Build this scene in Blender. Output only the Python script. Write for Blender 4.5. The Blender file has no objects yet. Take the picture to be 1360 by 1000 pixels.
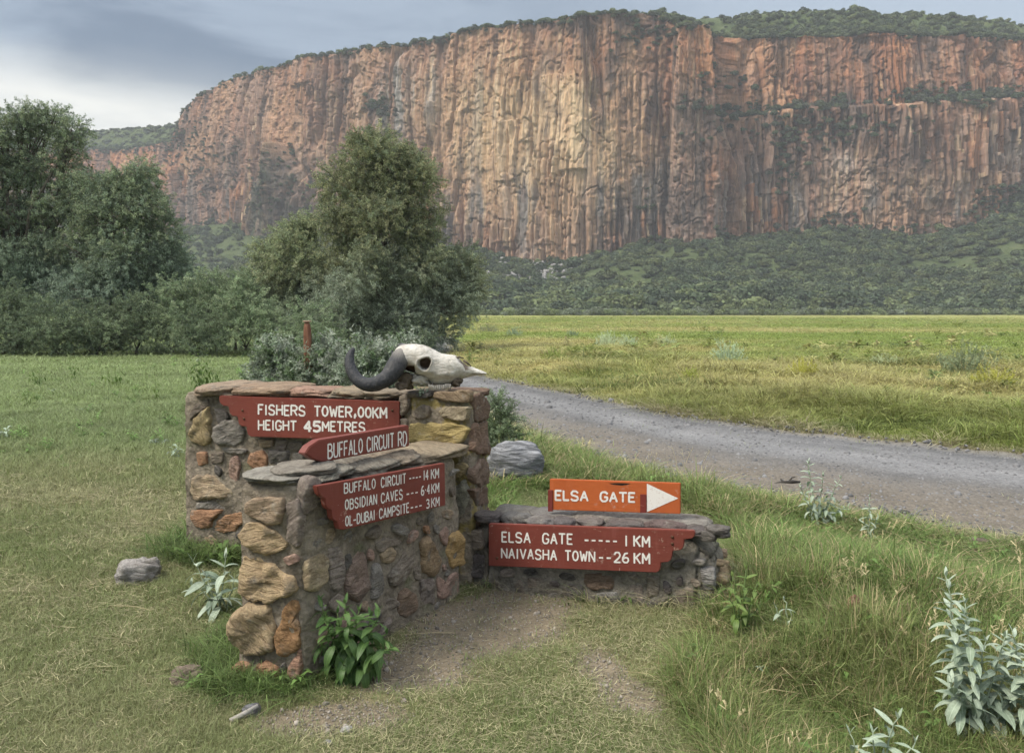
import bpy, math, random
import numpy as np
from mathutils import Vector, Matrix, Euler

S = bpy.context.scene
rng = np.random.default_rng(7)
random.seed(7)
R = math.radians

# ------------------------------------------------------------------ camera
PITCH = R(5.03)
CAM_H = 1.6
cam_d = bpy.data.cameras.new("camera")
cam_d.sensor_width = 36.0
cam_d.lens = 36.0 * 1000 / 1360
cam_d.clip_start = 0.05
cam_d.clip_end = 6000
cam = bpy.data.objects.new("camera", cam_d)
cam.location = (0, 0, CAM_H)
cam.rotation_euler = (math.pi / 2 - PITCH, 0, 0)
S.collection.objects.link(cam)
S.camera = cam

# ------------------------------------------------------------------ light and sky
SUN_AZ = R(-112)     # from straight ahead (+Y), positive to the right
SUN_EL = R(52)
sun_d = bpy.data.lights.new("sun", 'SUN')
sun_d.energy = 1.5
sun_d.angle = R(18)
sun_d.color = (1.0, 0.92, 0.80)
sun = bpy.data.objects.new("sun", sun_d)
sd = Vector((math.sin(SUN_AZ) * math.cos(SUN_EL), math.cos(SUN_AZ) * math.cos(SUN_EL), math.sin(SUN_EL)))
sun.rotation_euler = sd.to_track_quat('Z', 'Y').to_euler()
sun.location = (-20, -10, 40)
S.collection.objects.link(sun)

W = bpy.data.worlds.new("World")
S.world = W
W.use_nodes = True
wn, wl = W.node_tree.nodes, W.node_tree.links
wn.clear()
wout = wn.new('ShaderNodeOutputWorld')
bg = wn.new('ShaderNodeBackground')
bg.inputs['Strength'].default_value = 0.12
sky = wn.new('ShaderNodeTexSky')
sky.sky_type = 'NISHITA'
sky.sun_disc = False
sky.sun_elevation = SUN_EL
sky.sun_rotation = SUN_AZ
sky.air_density = 1.2
sky.dust_density = 1.5
tc = wn.new('ShaderNodeTexCoord')
sep = wn.new('ShaderNodeSeparateXYZ')
wl.new(tc.outputs['Generated'], sep.inputs[0])


def wmath(op, a, b=None, c=None, clamp=False):
    n = wn.new('ShaderNodeMath')
    n.operation = op
    n.use_clamp = clamp
    for i, v in enumerate((a, b, c)):
        if v is None:
            continue
        if isinstance(v, (int, float)):
            n.inputs[i].default_value = v
        else:
            wl.new(v, n.inputs[i])
    return n.outputs[0]


def wmap(v, a, b, c, d):
    n = wn.new('ShaderNodeMapRange')
    n.interpolation_type = 'SMOOTHSTEP'
    wl.new(v, n.inputs['Value'])
    for k, val in zip(('From Min', 'From Max', 'To Min', 'To Max'), (a, b, c, d)):
        n.inputs[k].default_value = val
    return n.outputs[0]


def wmix(f, a, b):
    n = wn.new('ShaderNodeMix')
    n.data_type = 'RGBA'
    if isinstance(f, float):
        n.inputs[0].default_value = f
    else:
        wl.new(f, n.inputs[0])
    for i, v in ((6, a), (7, b)):
        if isinstance(v, tuple):
            n.inputs[i].default_value = (*v, 1)
        else:
            wl.new(v, n.inputs[i])
    return n.outputs[2]


# cloud deck: flattened cloud banks seen at a low angle
mp = wn.new('ShaderNodeMapping')
mp.inputs['Scale'].default_value = (1.6, 1.6, 7.5)
mp.inputs['Location'].default_value = (3.1, 0.4, 0.35)
wl.new(tc.outputs['Generated'], mp.inputs[0])
nz = wn.new('ShaderNodeTexNoise')
nz.inputs['Scale'].default_value = 1.5
nz.inputs['Detail'].default_value = 6
nz.inputs['Roughness'].default_value = 0.52
nz.inputs['Distortion'].default_value = 0.35
wl.new(mp.outputs[0], nz.inputs['Vector'])
nz2 = wn.new('ShaderNodeTexNoise')
nz2.inputs['Scale'].default_value = 4.0
nz2.inputs['Detail'].default_value = 8
nz2.inputs['Roughness'].default_value = 0.6
wl.new(mp.outputs[0], nz2.inputs['Vector'])
CLOUD_DARK = (.33, .45, .62)
CLOUD_PALE = (.92, 1.10, 1.32)
CLOUD_GLOW = (2.75, 2.65, 2.35)
# sun side: azimuth measured against direction (-0.60, 0.80)
az = wmath('ADD', wmath('MULTIPLY', sep.outputs[0], -0.62), wmath('MULTIPLY', sep.outputs[1], 0.785))
side = wmap(az, 0.84, 0.975, 0.0, 1.0)
low = wmap(wmath('ADD', sep.outputs[2], wmath('MULTIPLY', nz2.outputs[0], 0.06)), 0.330, 0.240, 0.0, 1.0)
n1 = nz.outputs[0]
glow = wmath('MULTIPLY', wmath('MULTIPLY', side, low), wmap(n1, 0.30, 0.56, 0.55, 1.25), clamp=True)
cl = wmix(wmap(n1, 0.42, 0.60, 0.0, 1.0), CLOUD_DARK, CLOUD_PALE)
cl = wmix(wmap(sep.outputs[0], -0.35, 0.4, 0.0, 0.85), cl, (1.30, 1.50, 1.72))
cl = wmix(wmap(sep.outputs[2], 0.38, 0.72, 0.0, 1.0), cl, (4.6, 4.7, 4.8))  # zenith above the view brightened to keep up the ambient light
cl = wmix(wmath('MULTIPLY', glow, wmap(nz2.outputs[0], 0.3, 0.7, 0.72, 1.1), clamp=True), cl, CLOUD_GLOW)
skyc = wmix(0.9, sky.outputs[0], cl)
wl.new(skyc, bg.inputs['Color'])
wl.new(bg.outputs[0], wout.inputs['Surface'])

S.view_settings.view_transform = 'Standard'
S.view_settings.look = 'None'
S.view_settings.exposure = 1.6
S.view_settings.gamma = 1
S.view_settings.use_curve_mapping = False
S.render.engine = 'CYCLES'
cy = S.cycles
cy.use_denoising = True
try:
    cy.denoiser = 'OPENIMAGEDENOISE'
    cy.denoising_input_passes = 'RGB_ALBEDO_NORMAL'
    cy.denoising_prefilter = 'ACCURATE'
except Exception:
    pass
cy.use_adaptive_sampling = True
cy.adaptive_threshold = 0.02
cy.max_bounces = 5
cy.diffuse_bounces = 3
cy.glossy_bounces = 2
cy.transmission_bounces = 3
cy.volume_bounces = 0
cy.transparent_max_bounces = 4

# ------------------------------------------------------------------ camera geometry used for placing things
cp, sp = math.cos(PITCH), math.sin(PITCH)


def ray(px, py):
    a = (px - 680) / 1000.0
    b = (500 - py) / 1000.0
    return np.array([a, cp + b * sp, -sp + b * cp])


def at_y(px, py, Y):
    d = ray(px, py)
    return np.array([0, 0, CAM_H]) + d * (Y / d[1])


def gnd(px, py, z=0.0):
    d = ray(px, py)
    return np.array([0, 0, CAM_H]) + d * ((z - CAM_H) / d[2])


def proj(x, y, z):
    x = np.asarray(x, float)
    dz = np.asarray(z, float) - CAM_H
    d = y * cp - dz * sp
    d = np.where(np.abs(d) < 1e-3, 1e-3, d)
    v = y * sp + dz * cp
    return 680 + 1000 * x / d, 500 - 1000 * v / d


# ------------------------------------------------------------------ numpy noise
def _h(ix, iy, iz, seed):
    n = (ix * 374761393 + iy * 668265263 + iz * 2147483647 + seed * 974634777) & 0xFFFFFFFF
    n = ((n ^ (n >> 13)) * 1274126177) & 0xFFFFFFFF
    n = ((n ^ (n >> 16)) * 2246822519) & 0xFFFFFFFF
    return ((n ^ (n >> 15)) & 0xFFFFFF) / float(0xFFFFFF)


def n3(x, y, z, seed=0):
    x, y, z = np.broadcast_arrays(np.asarray(x, float), np.asarray(y, float), np.asarray(z, float))
    ix, iy, iz = np.floor(x).astype(np.int64), np.floor(y).astype(np.int64), np.floor(z).astype(np.int64)
    fx, fy, fz = x - ix, y - iy, z - iz
    fx, fy, fz = fx * fx * (3 - 2 * fx), fy * fy * (3 - 2 * fy), fz * fz * (3 - 2 * fz)
    r = 0
    for a in (0, 1):
        for b in (0, 1):
            for c in (0, 1):
                r = r + _h(ix + a, iy + b, iz + c, seed) * (fx if a else 1 - fx) * (fy if b else 1 - fy) * (fz if c else 1 - fz)
    return r * 2 - 1


def n2(x, y, seed=0):
    x, y = np.broadcast_arrays(np.asarray(x, float), np.asarray(y, float))
    ix, iy = np.floor(x).astype(np.int64), np.floor(y).astype(np.int64)
    fx, fy = x - ix, y - iy
    fx, fy = fx * fx * (3 - 2 * fx), fy * fy * (3 - 2 * fy)
    r = 0
    for a in (0, 1):
        for b in (0, 1):
            r = r + _h(ix + a, iy + b, 0, seed) * (fx if a else 1 - fx) * (fy if b else 1 - fy)
    return r * 2 - 1


def fbm2(x, y, seed=0, o=4):
    r, a, s = 0, 1.0, 0
    for k in range(o):
        r = r + a * n2(x * 2 ** k + 17.3 * k, y * 2 ** k - 9.1 * k, seed + k)
        s += a
        a *= 0.5
    return r / s


def fbm3(x, y, z, seed=0, o=3):
    r, a, s = 0, 1.0, 0
    for k in range(o):
        r = r + a * n3(x * 2 ** k + 7.3 * k, y * 2 ** k - 9.1 * k, z * 2 ** k + 3.7 * k, seed + k)
        s += a
        a *= 0.5
    return r / s


def sst(a, b, x):
    t = np.clip((x - a) / (b - a), 0, 1)
    return t * t * (3 - 2 * t)


def hash1(i, seed):
    i = np.asarray(i).astype(np.int64)
    return _h(i, i * 0 + 3, i * 0 + 5, seed)


# ------------------------------------------------------------------ mesh helpers
def mesh_np(name, V, F, smooth=False, cols=None):
    """V (n,3), F (m,k) array with one k or list of such arrays."""
    V = np.asarray(V, np.float32)
    Fs = F if isinstance(F, list) else [F]
    Fs = [np.asarray(f, np.int32) for f in Fs if len(f)]
    me = bpy.data.meshes.new(name)
    me.vertices.add(len(V))
    me.vertices.foreach_set('co', V.ravel())
    nl = sum(f.size for f in Fs)
    npol = sum(len(f) for f in Fs)
    me.loops.add(nl)
    me.loops.foreach_set('vertex_index', np.concatenate([f.ravel() for f in Fs]))
    me.polygons.add(npol)
    st, o = [], 0
    for f in Fs:
        st.append(o + np.arange(len(f)) * f.shape[1])
        o += f.size
    me.polygons.foreach_set('loop_start', np.concatenate(st).astype(np.int32))
    if smooth:
        me.polygons.foreach_set('use_smooth', np.ones(npol, bool))
    me.update(calc_edges=True)
    me.validate()
    if cols is not None:
        for k, c in cols.items():
            a = me.color_attributes.new(k, 'FLOAT_COLOR', 'POINT')
            c = np.asarray(c, np.float32)
            if c.shape[1] == 3:
                c = np.hstack([c, np.ones((len(c), 1), np.float32)])
            a.data.foreach_set('color', c.ravel())
    return me


def grid_faces(nu, nv, flip=False):
    i = np.arange(nu - 1)[:, None]
    j = np.arange(nv - 1)[None, :]
    a = (i * nv + j).ravel()
    b = a + nv
    f = np.stack([a, b, b + 1, a + 1], 1)
    return f[:, ::-1] if flip else f


def link(name, data, parent=None, mat=None, loc=None):
    o = bpy.data.objects.new(name, data)
    S.collection.objects.link(o)
    if parent:
        o.parent = parent
    if loc is not None:
        o.location = loc
    if mat is not None and data is not None:
        if len(data.materials) == 0:
            data.materials.append(mat)
    return o


def tag(o, label=None, cat=None, group=None, kind=None):
    if label:
        o['label'] = label
    if cat:
        o['category'] = cat
    if group:
        o['group'] = group
    if kind:
        o['kind'] = kind
    return o


def thing(name, label, cat, loc=(0, 0, 0), rz=0.0, group=None):
    o = bpy.data.objects.new(name, None)
    o.empty_display_size = 0.1
    S.collection.objects.link(o)
    o.location = loc
    o.rotation_euler = (0, 0, rz)
    return tag(o, label, cat, group)


class MB:
    def __init__(self):
        self.v, self.f3, self.f4, self.n = [], [], [], 0

    def add(self, V, F):
        V = np.asarray(V, float)
        F = np.asarray(F, int)
        if len(F):
            (self.f3 if F.shape[1] == 3 else self.f4).append(F + self.n)
        self.v.append(V)
        self.n += len(V)

    def tube(self, pts, rad, n=7, cap=True):
        pts = np.asarray(pts, float)
        rad = np.broadcast_to(np.asarray(rad, float), (len(pts),))
        T = np.gradient(pts, axis=0)
        T /= np.linalg.norm(T, axis=1)[:, None] + 1e-9
        ref = np.array([0.13, 0.21, 0.97]) if abs(T[0][2]) < 0.9 else np.array([1.0, 0.1, 0])
        V = []
        for p, t, r in zip(pts, T, rad):
            a = np.cross(t, ref)
            a /= np.linalg.norm(a) + 1e-9
            b = np.cross(t, a)
            th = np.linspace(0, 2 * np.pi, n, endpoint=False)
            V.append(p + r * (np.cos(th)[:, None] * a + np.sin(th)[:, None] * b))
        V = np.concatenate(V)
        F = []
        m = len(pts)
        for i in range(m - 1):
            for j in range(n):
                k = (j + 1) % n
                F.append((i * n + j, i * n + k, (i + 1) * n + k, (i + 1) * n + j))
        base = self.n
        self.add(V, F)
        if cap:
            self.v.append(pts[[0, -1]])
            tri = []
            for j in range(n):
                k = (j + 1) % n
                tri.append((base + k, base + j, self.n))
                tri.append((base + (m - 1) * n + j, base + (m - 1) * n + k, self.n + 1))
            self.f3.append(np.array(tri))
            self.n += 2

    def mesh(self, name, smooth=False, cols=None):
        F = []
        if self.f3:
            F.append(np.concatenate(self.f3))
        if self.f4:
            F.append(np.concatenate(self.f4))
        return mesh_np(name, np.concatenate(self.v), F, smooth, cols)


# ------------------------------------------------------------------ material helpers
class M:
    def __init__(self, name, rough=0.9, spec=0.25):
        self.m = bpy.data.materials.new(name)
        self.m.use_nodes = True
        self.nt = self.m.node_tree
        self.n, self.l = self.nt.nodes, self.nt.links
        self.bsdf = self.n['Principled BSDF']
        self.out = self.n['Material Output']
        self.bsdf.inputs['Roughness'].default_value = rough
        self.bsdf.inputs['Specular IOR Level'].default_value = spec

    def coord(self, kind='Object'):
        return self.n.new('ShaderNodeTexCoord').outputs[kind]

    def geo(self):
        return self.n.new('ShaderNodeNewGeometry').outputs['Position']

    def mapping(self, vec, scale=(1, 1, 1), rot=(0, 0, 0)):
        m = self.n.new('ShaderNodeMapping')
        m.inputs['Scale'].default_value = scale
        m.inputs['Rotation'].default_value = rot
        self.l.new(vec, m.inputs[0])
        return m.outputs[0]

    def noise(self, vec, scale=5, detail=4, rough=0.55, dist=0.0, out=0):
        n = self.n.new('ShaderNodeTexNoise')
        n.inputs['Scale'].default_value = scale
        n.inputs['Detail'].default_value = detail
        n.inputs['Roughness'].default_value = rough
        n.inputs['Distortion'].default_value = dist
        self.l.new(vec, n.inputs['Vector'])
        return n.outputs[out]

    def voro(self, vec, scale=5, feature='F1', out='Distance', rnd=1.0):
        n = self.n.new('ShaderNodeTexVoronoi')
        n.feature = feature
        n.inputs['Scale'].default_value = scale
        n.inputs['Randomness'].default_value = rnd
        self.l.new(vec, n.inputs['Vector'])
        return n.outputs[out]

    def ramp(self, fac, stops):
        r = self.n.new('ShaderNodeValToRGB')
        e = r.color_ramp.elements
        while len(e) < len(stops):
            e.new(0.5)
        for el, (p, c) in zip(e, stops):
            el.position = p
            el.color = (*c, 1) if len(c) == 3 else c
        self.l.new(fac, r.inputs[0])
        return r.outputs[0]

    def attr(self, name, kind='GEOMETRY', out='Color'):
        a = self.n.new('ShaderNodeAttribute')
        a.attribute_type = kind
        a.attribute_name = name
        return a.outputs[out]

    def set(self, sock, v):
        if isinstance(v, (int, float)):
            sock.default_value = v
        elif isinstance(v, tuple):
            sock.default_value = (*v, 1) if len(v) == 3 and len(sock.default_value) == 4 else v
        else:
            self.l.new(v, sock)

    def mix(self, f, a, b, mode='MIX'):
        n = self.n.new('ShaderNodeMix')
        n.data_type = 'RGBA'
        n.blend_type = mode
        self.set(n.inputs[0], f)
        self.set(n.inputs[6], a)
        self.set(n.inputs[7], b)
        return n.outputs[2]

    def math(self, op, a, b=0.0, clamp=False):
        n = self.n.new('ShaderNodeMath')
        n.operation = op
        n.use_clamp = clamp
        self.set(n.inputs[0], a)
        self.set(n.inputs[1], b)
        return n.outputs[0]

    def mr(self, v, a, b, c=0.0, d=1.0):
        n = self.n.new('ShaderNodeMapRange')
        n.interpolation_type = 'SMOOTHSTEP'
        self.set(n.inputs['Value'], v)
        for k, val in zip(('From Min', 'From Max', 'To Min', 'To Max'), (a, b, c, d)):
            n.inputs[k].default_value = val
        return n.outputs[0]

    def col(self, c):
        self.set(self.bsdf.inputs['Base Color'], c)
        return self

    def bump(self, h, strength=0.5, dist=0.01):
        b = self.n.new('ShaderNodeBump')
        b.inputs['Strength'].default_value = strength
        b.inputs['Distance'].default_value = dist
        self.l.new(h, b.inputs['Height'])
        self.l.new(b.outputs[0], self.bsdf.inputs['Normal'])
        return self

    def translucent(self, colr, fac=0.3):
        t = self.n.new('ShaderNodeBsdfTranslucent')
        self.set(t.inputs['Color'], colr)
        mx = self.n.new('ShaderNodeMixShader')
        mx.inputs[0].default_value = fac
        self.l.new(self.bsdf.outputs[0], mx.inputs[1])
        self.l.new(t.outputs[0], mx.inputs[2])
        self.l.new(mx.outputs[0], self.out.inputs['Surface'])
        return self


def leaf_mat(name, kind='INSTANCER', tint_default=None, rough=0.7, trans=0.3, vary=0.25):
    """foliage colour comes from the 'tint' carried by each clump, varied per leaf by the mesh attribute 'lv'"""
    m = M(name, rough, 0.3)
    if tint_default is None:
        base = m.attr('tint', kind)
    else:
        base = tint_default
    lv = m.attr('lv', 'GEOMETRY', 'Fac')
    oi = m.n.new('ShaderNodeObjectInfo')
    hs = m.n.new('ShaderNodeHueSaturation')
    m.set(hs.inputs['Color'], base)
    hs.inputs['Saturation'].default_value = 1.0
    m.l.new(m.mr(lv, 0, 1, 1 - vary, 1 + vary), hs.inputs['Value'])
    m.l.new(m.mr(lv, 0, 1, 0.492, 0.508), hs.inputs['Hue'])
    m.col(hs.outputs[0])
    m.translucent(hs.outputs[0], trans)
    return m.m


# ------------------------------------------------------------------ scatter with geometry nodes
def scatter(name, pts, rot, scl, tint, idx, protos, parent=None):
    n = len(pts)
    me = bpy.data.meshes.new(name)
    me.vertices.add(n)
    me.vertices.foreach_set('co', np.asarray(pts, np.float32).ravel())
    a = me.attributes.new('srot', 'FLOAT_VECTOR', 'POINT')
    a.data.foreach_set('vector', np.asarray(rot, np.float32).ravel())
    a = me.attributes.new('sscl', 'FLOAT_VECTOR', 'POINT')
    scl = np.asarray(scl, np.float32)
    if scl.ndim == 1:
        scl = np.repeat(scl[:, None], 3, 1)
    a.data.foreach_set('vector', scl.ravel())
    a = me.attributes.new('tint', 'FLOAT_COLOR', 'POINT')
    t = np.hstack([np.asarray(tint, np.float32), np.ones((n, 1), np.float32)])
    a.data.foreach_set('color', t.ravel())
    a = me.attributes.new('sidx', 'INT', 'POINT')
    a.data.foreach_set('value', np.asarray(idx, np.int32))
    o = link(name, me, parent)
    key = 'scatter_' + protos.name
    g = bpy.data.node_groups.get(key)
    if g is None:
        g = bpy.data.node_groups.new(key, 'GeometryNodeTree')
        g.interface.new_socket('Geometry', in_out='INPUT', socket_type='NodeSocketGeometry')
        g.interface.new_socket('Geometry', in_out='OUTPUT', socket_type='NodeSocketGeometry')
        N, L = g.nodes, g.links
        gi, go = N.new('NodeGroupInput'), N.new('NodeGroupOutput')
        ci = N.new('GeometryNodeCollectionInfo')
        ci.inputs['Collection'].default_value = protos
        ci.inputs['Separate Children'].default_value = True
        ci.inputs['Reset Children'].default_value = True
        ip = N.new('GeometryNodeInstanceOnPoints')
        ip.inputs['Pick Instance'].default_value = True

        def na(nm, ty):
            q = N.new('GeometryNodeInputNamedAttribute')
            q.data_type = ty
            q.inputs['Name'].default_value = nm
            return q.outputs['Attribute']
        L.new(gi.outputs[0], ip.inputs['Points'])
        L.new(ci.outputs[0], ip.inputs['Instance'])
        L.new(na('sidx', 'INT'), ip.inputs['Instance Index'])
        er = N.new('FunctionNodeEulerToRotation')
        L.new(na('srot', 'FLOAT_VECTOR'), er.inputs[0])
        L.new(er.outputs[0], ip.inputs['Rotation'])
        L.new(na('sscl', 'FLOAT_VECTOR'), ip.inputs['Scale'])
        L.new(ip.outputs[0], go.inputs[0])
    md = o.modifiers.new('scatter', 'NODES')
    md.node_group = g
    return o


def proto_collection(name, meshes, mat):
    c = bpy.data.collections.new(name)
    for k, me in enumerate(meshes):
        if not me.materials:
            me.materials.append(mat)
        o = bpy.data.objects.new('%s_%03d' % (name, k), me)
        c.objects.link(o)
    return c


def in_poly(px, py, poly):
    px, py = np.asarray(px, float), np.asarray(py, float)
    c = np.zeros(px.shape, bool)
    n = len(poly)
    for i in range(n):
        x1, y1 = poly[i]
        x2, y2 = poly[(i + 1) % n]
        if y1 == y2:
            continue
        cond = ((y1 > py) != (y2 > py)) & (px < (x2 - x1) * (py - y1) / (y2 - y1) + x1)
        c ^= cond
    return c

# ================================================================== TERRAIN
NEAR = np.array([(16, -8), (10.5, -2), (7.2, 1.6), tuple(gnd(1360, 722)[:2]), tuple(gnd(1120, 676)[:2]), tuple(gnd(900, 638)[:2]),
                 tuple(gnd(770, 600)[:2]), tuple(gnd(690, 568)[:2]), (-0.8, 12.6), (-2.3, 17), (-3.4, 21.5), (-4.1, 27), (-4.5, 34), (-5.5, 44)])
FAR = np.array([(21, -4.5), (15, 0), (10, 4.2), tuple(gnd(1360, 602)[:2]), tuple(gnd(1150, 580)[:2]), tuple(gnd(950, 557)[:2]),
                tuple(gnd(830, 536)[:2]), tuple(gnd(740, 518)[:2]), tuple(gnd(645, 500)[:2]), (-1.3, 20.4), (-1.9, 24), (-2.4, 29), (-2.7, 36), (-3.6, 46)])


def densify(P, k):
    out = []
    n = len(P)
    for i in range(n - 1):
        p0, p1, p2, p3 = P[max(i - 1, 0)], P[i], P[i + 1], P[min(i + 2, n - 1)]
        for t in np.linspace(0, 1, k, endpoint=False):
            out.append(0.5 * ((2 * p1) + (-p0 + p2) * t + (2 * p0 - 5 * p1 + 4 * p2 - p3) * t ** 2 + (-p0 + 3 * p1 - 3 * p2 + p3) * t ** 3))
    out.append(P[-1])
    return np.array(out)


NEARD, FARD = densify(NEAR, 6), densify(FAR, 6)


def sdist(x, y, P):
    """distance to polyline, positive on its far (right-hand when walking along it) side"""
    best = np.full(np.shape(x), 1e9)
    sg = np.ones(np.shape(x))
    for i in range(len(P) - 1):
        a, b = P[i], P[i + 1]
        d = b - a
        L = d @ d
        t = np.clip(((x - a[0]) * d[0] + (y - a[1]) * d[1]) / L, 0, 1)
        ex, ey = x - a[0] - t * d[0], y - a[1] - t * d[1]
        q = np.hypot(ex, ey)
        s = np.where(d[0] * (y - a[1]) - d[1] * (x - a[0]) < 0, 1.0, -1.0)
        m = q < best
        best = np.where(m, q, best)
        sg = np.where(m, s, sg)
    return best * sg


def H(x, y):
    x, y = np.asarray(x, float), np.asarray(y, float)
    fd = sdist(x, y, FARD)
    nd = sdist(x, y, NEARD)
    r = np.hypot(x, y)
    h = 0.012 * fbm2(x * 1.3, y * 1.3, 3) + 0.02 * fbm2(x * 0.25, y * 0.25, 4) * sst(4, 10, r)
    bank = sst(0.0, 3.2, fd) * (0.20 + 0.14 * fbm2(x * 0.16, y * 0.16, 8)) + sst(0.2, 1.5, fd) * 0.07 * fbm2(x * 0.8, y * 0.8, 9)
    h = h + bank * (1 - sst(60, 200, r) * 0.5)
    inr = (fd < 0) & (nd > 0)
    h = np.where(inr, h * 0.3 - 0.035 * sst(0, 0.4, np.minimum(-fd, nd)), h)
    # hummocky grass mound on the near side at the right
    m = np.exp(-(((x - 1.75) / 0.75) ** 2 + ((y - 3.75) / 0.8) ** 2))
    h = h + 0.16 * m * (1 + 0.35 * fbm2(x * 3, y * 3, 12))
    m2 = np.exp(-(((x - 1.15) / 0.35) ** 2 + ((y - 2.85) / 0.3) ** 2))
    h = h - 0.10 * m2
    return h


def polar_ground():
    a1 = np.linspace(R(-46), R(46), 420)
    a2 = np.linspace(R(46), R(314), 90)[1:-1]
    ang = np.concatenate([a1, a2])
    rad = np.concatenate([np.linspace(0.15, 1.6, 8, endpoint=False), np.geomspace(1.6, 60, 240, endpoint=False), np.geomspace(60, 4000, 40)])
    A, Rr = np.meshgrid(ang, rad, indexing='ij')
    X, Y = np.sin(A) * Rr, np.cos(A) * Rr
    Z = H(X, Y)
    nu, nv = X.shape
    V = np.stack([X, Y, Z], -1).reshape(-1, 3)
    F = grid_faces(nu, nv)
    j = np.arange(nv - 1)
    w = np.stack([(nu - 1) * nv + j, j, j + 1, (nu - 1) * nv + j + 1], 1)
    fan = np.stack([np.full(nu, len(V)), np.roll(np.arange(nu), -1) * nv, np.arange(nu) * nv], 1)
    V = np.vstack([V, [[0, 0, float(H(0.0, 0.0))]]])
    return V, [np.vstack([F, w])[:, ::-1], fan[:, ::-1]]


def dirt_mask(x, y):
    """worn earth in front of the walls; soft, ragged edges"""
    px, py = proj(x, y, 0 * x)
    n = fbm2(x * 3.1, y * 3.1, 21) * 1.0 + fbm2(x * 9, y * 9, 22) * 0.5

    def blob(cx, cy, rx, ry, k=1.0):
        c = gnd(cx, cy)
        e = ((x - c[0]) / rx) ** 2 + ((y - c[1]) / ry) ** 2
        return k * np.exp(-e * 0.9)
    d = blob(640, 825, .38, .38, 1.05) + blob(550, 890, .28, .26, 1.0) + blob(700, 800, .26, .2, .7) + blob(470, 955, .30, .13, .95) + blob(400, 962, .24, .10, .8) \
        + blob(800, 890, .17, .22, .85) + blob(850, 930, .12, .14, .7) + blob(700, 850, .2, .12, .4) + blob(250, 895, .1, .07, .6)
    d = d + blob(640, 760, .2, .15, .5)
    return sst(0.40, 0.74, d + 0.50 * n) * (y < 5)


def ground_colors(x, y):
    fd = sdist(x, y, FARD)
    nd = sdist(x, y, NEARD)
    r = np.hypot(x, y)
    n1 = fbm2(x * 0.7, y * 0.7, 31)[:, None]
    n2_ = fbm2(x * 2.7, y * 2.7, 32)[:, None]
    olive = np.array([.175, .185, .090])
    straw = np.array([.255, .225, .135])
    c = olive + (straw - olive) * np.clip(0.42 + 0.5 * n1 + 0.5 * n2_, 0, 1)
    far_l = sst(7, 14, r)[:, None]
    c = c * (1 - far_l) + np.array([.190, .250, .105]) * far_l
    side = sst(-1.5, -0.2, nd)[:, None] * (fd < 0)[:, None]
    c = c * (1 - side) + np.array([.16, .155, .08]) * side
    # meadow beyond the road
    me = sst(0.0, 0.6, fd)[:, None]
    p = (fbm2(x * 0.05, y * 0.12, 41, 5)[:, None]) * 1.4 + 0.5 * fbm2(x * 0.35, y * 0.35, 42)[:, None]
    mc = np.array([.205, .245, .070]) + (np.array([.330, .295, .130]) - np.array([.205, .245, .070])) * np.clip(0.35 + 0.9 * p, 0, 1)
    fe = sst(60, 190, r)[:, None]
    mc = mc * (1 - fe) + (np.array([.235, .245, .095]) * (1 + 0.25 * p)) * fe
    c = c * (1 - me) + mc * me
    earth = np.array([.215, .182, .138]) * (1 + 0.12 * n2_)
    dm = dirt_mask(x, y)[:, None]
    c = c * (1 - dm) + earth * dm
    # bare margins along the road
    mar = (np.exp(-(np.minimum(np.abs(fd), np.abs(nd)) / 0.22) ** 2) * (r < 60))[:, None] * 0.8
    c = c * (1 - mar) + np.array([.20, .175, .13]) * mar
    return c


GV, GF = polar_ground()
g_me = mesh_np('ground', GV, GF, True, {'gcol': ground_colors(GV[:, 0], GV[:, 1])})
m = M('soil_and_turf', 0.97, 0.1)
pos = m.coord('Object')
a = m.attr('gcol')
nn = m.noise(pos, 55, 5, 0.7)
nb = m.noise(pos, 9, 4, 0.6)
c = m.mix(1.0, a, m.ramp(nn, [(0.25, (.62, .62, .62)), (0.72, (1.38, 1.36, 1.32))]), 'MULTIPLY')
c = m.mix(1.0, c, m.ramp(nb, [(0.3, (.8, .82, .8)), (0.7, (1.16, 1.14, 1.1))]), 'MULTIPLY')
m.col(c)
m.bump(m.math('ADD', nn, m.math('MULTIPLY', nb, 1.5)), 0.9, 0.02)
ground = link('ground', g_me, None, m.m)
tag(ground, 'grassy ground with a worn earth patch before the stone walls', kind='structure')

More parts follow.
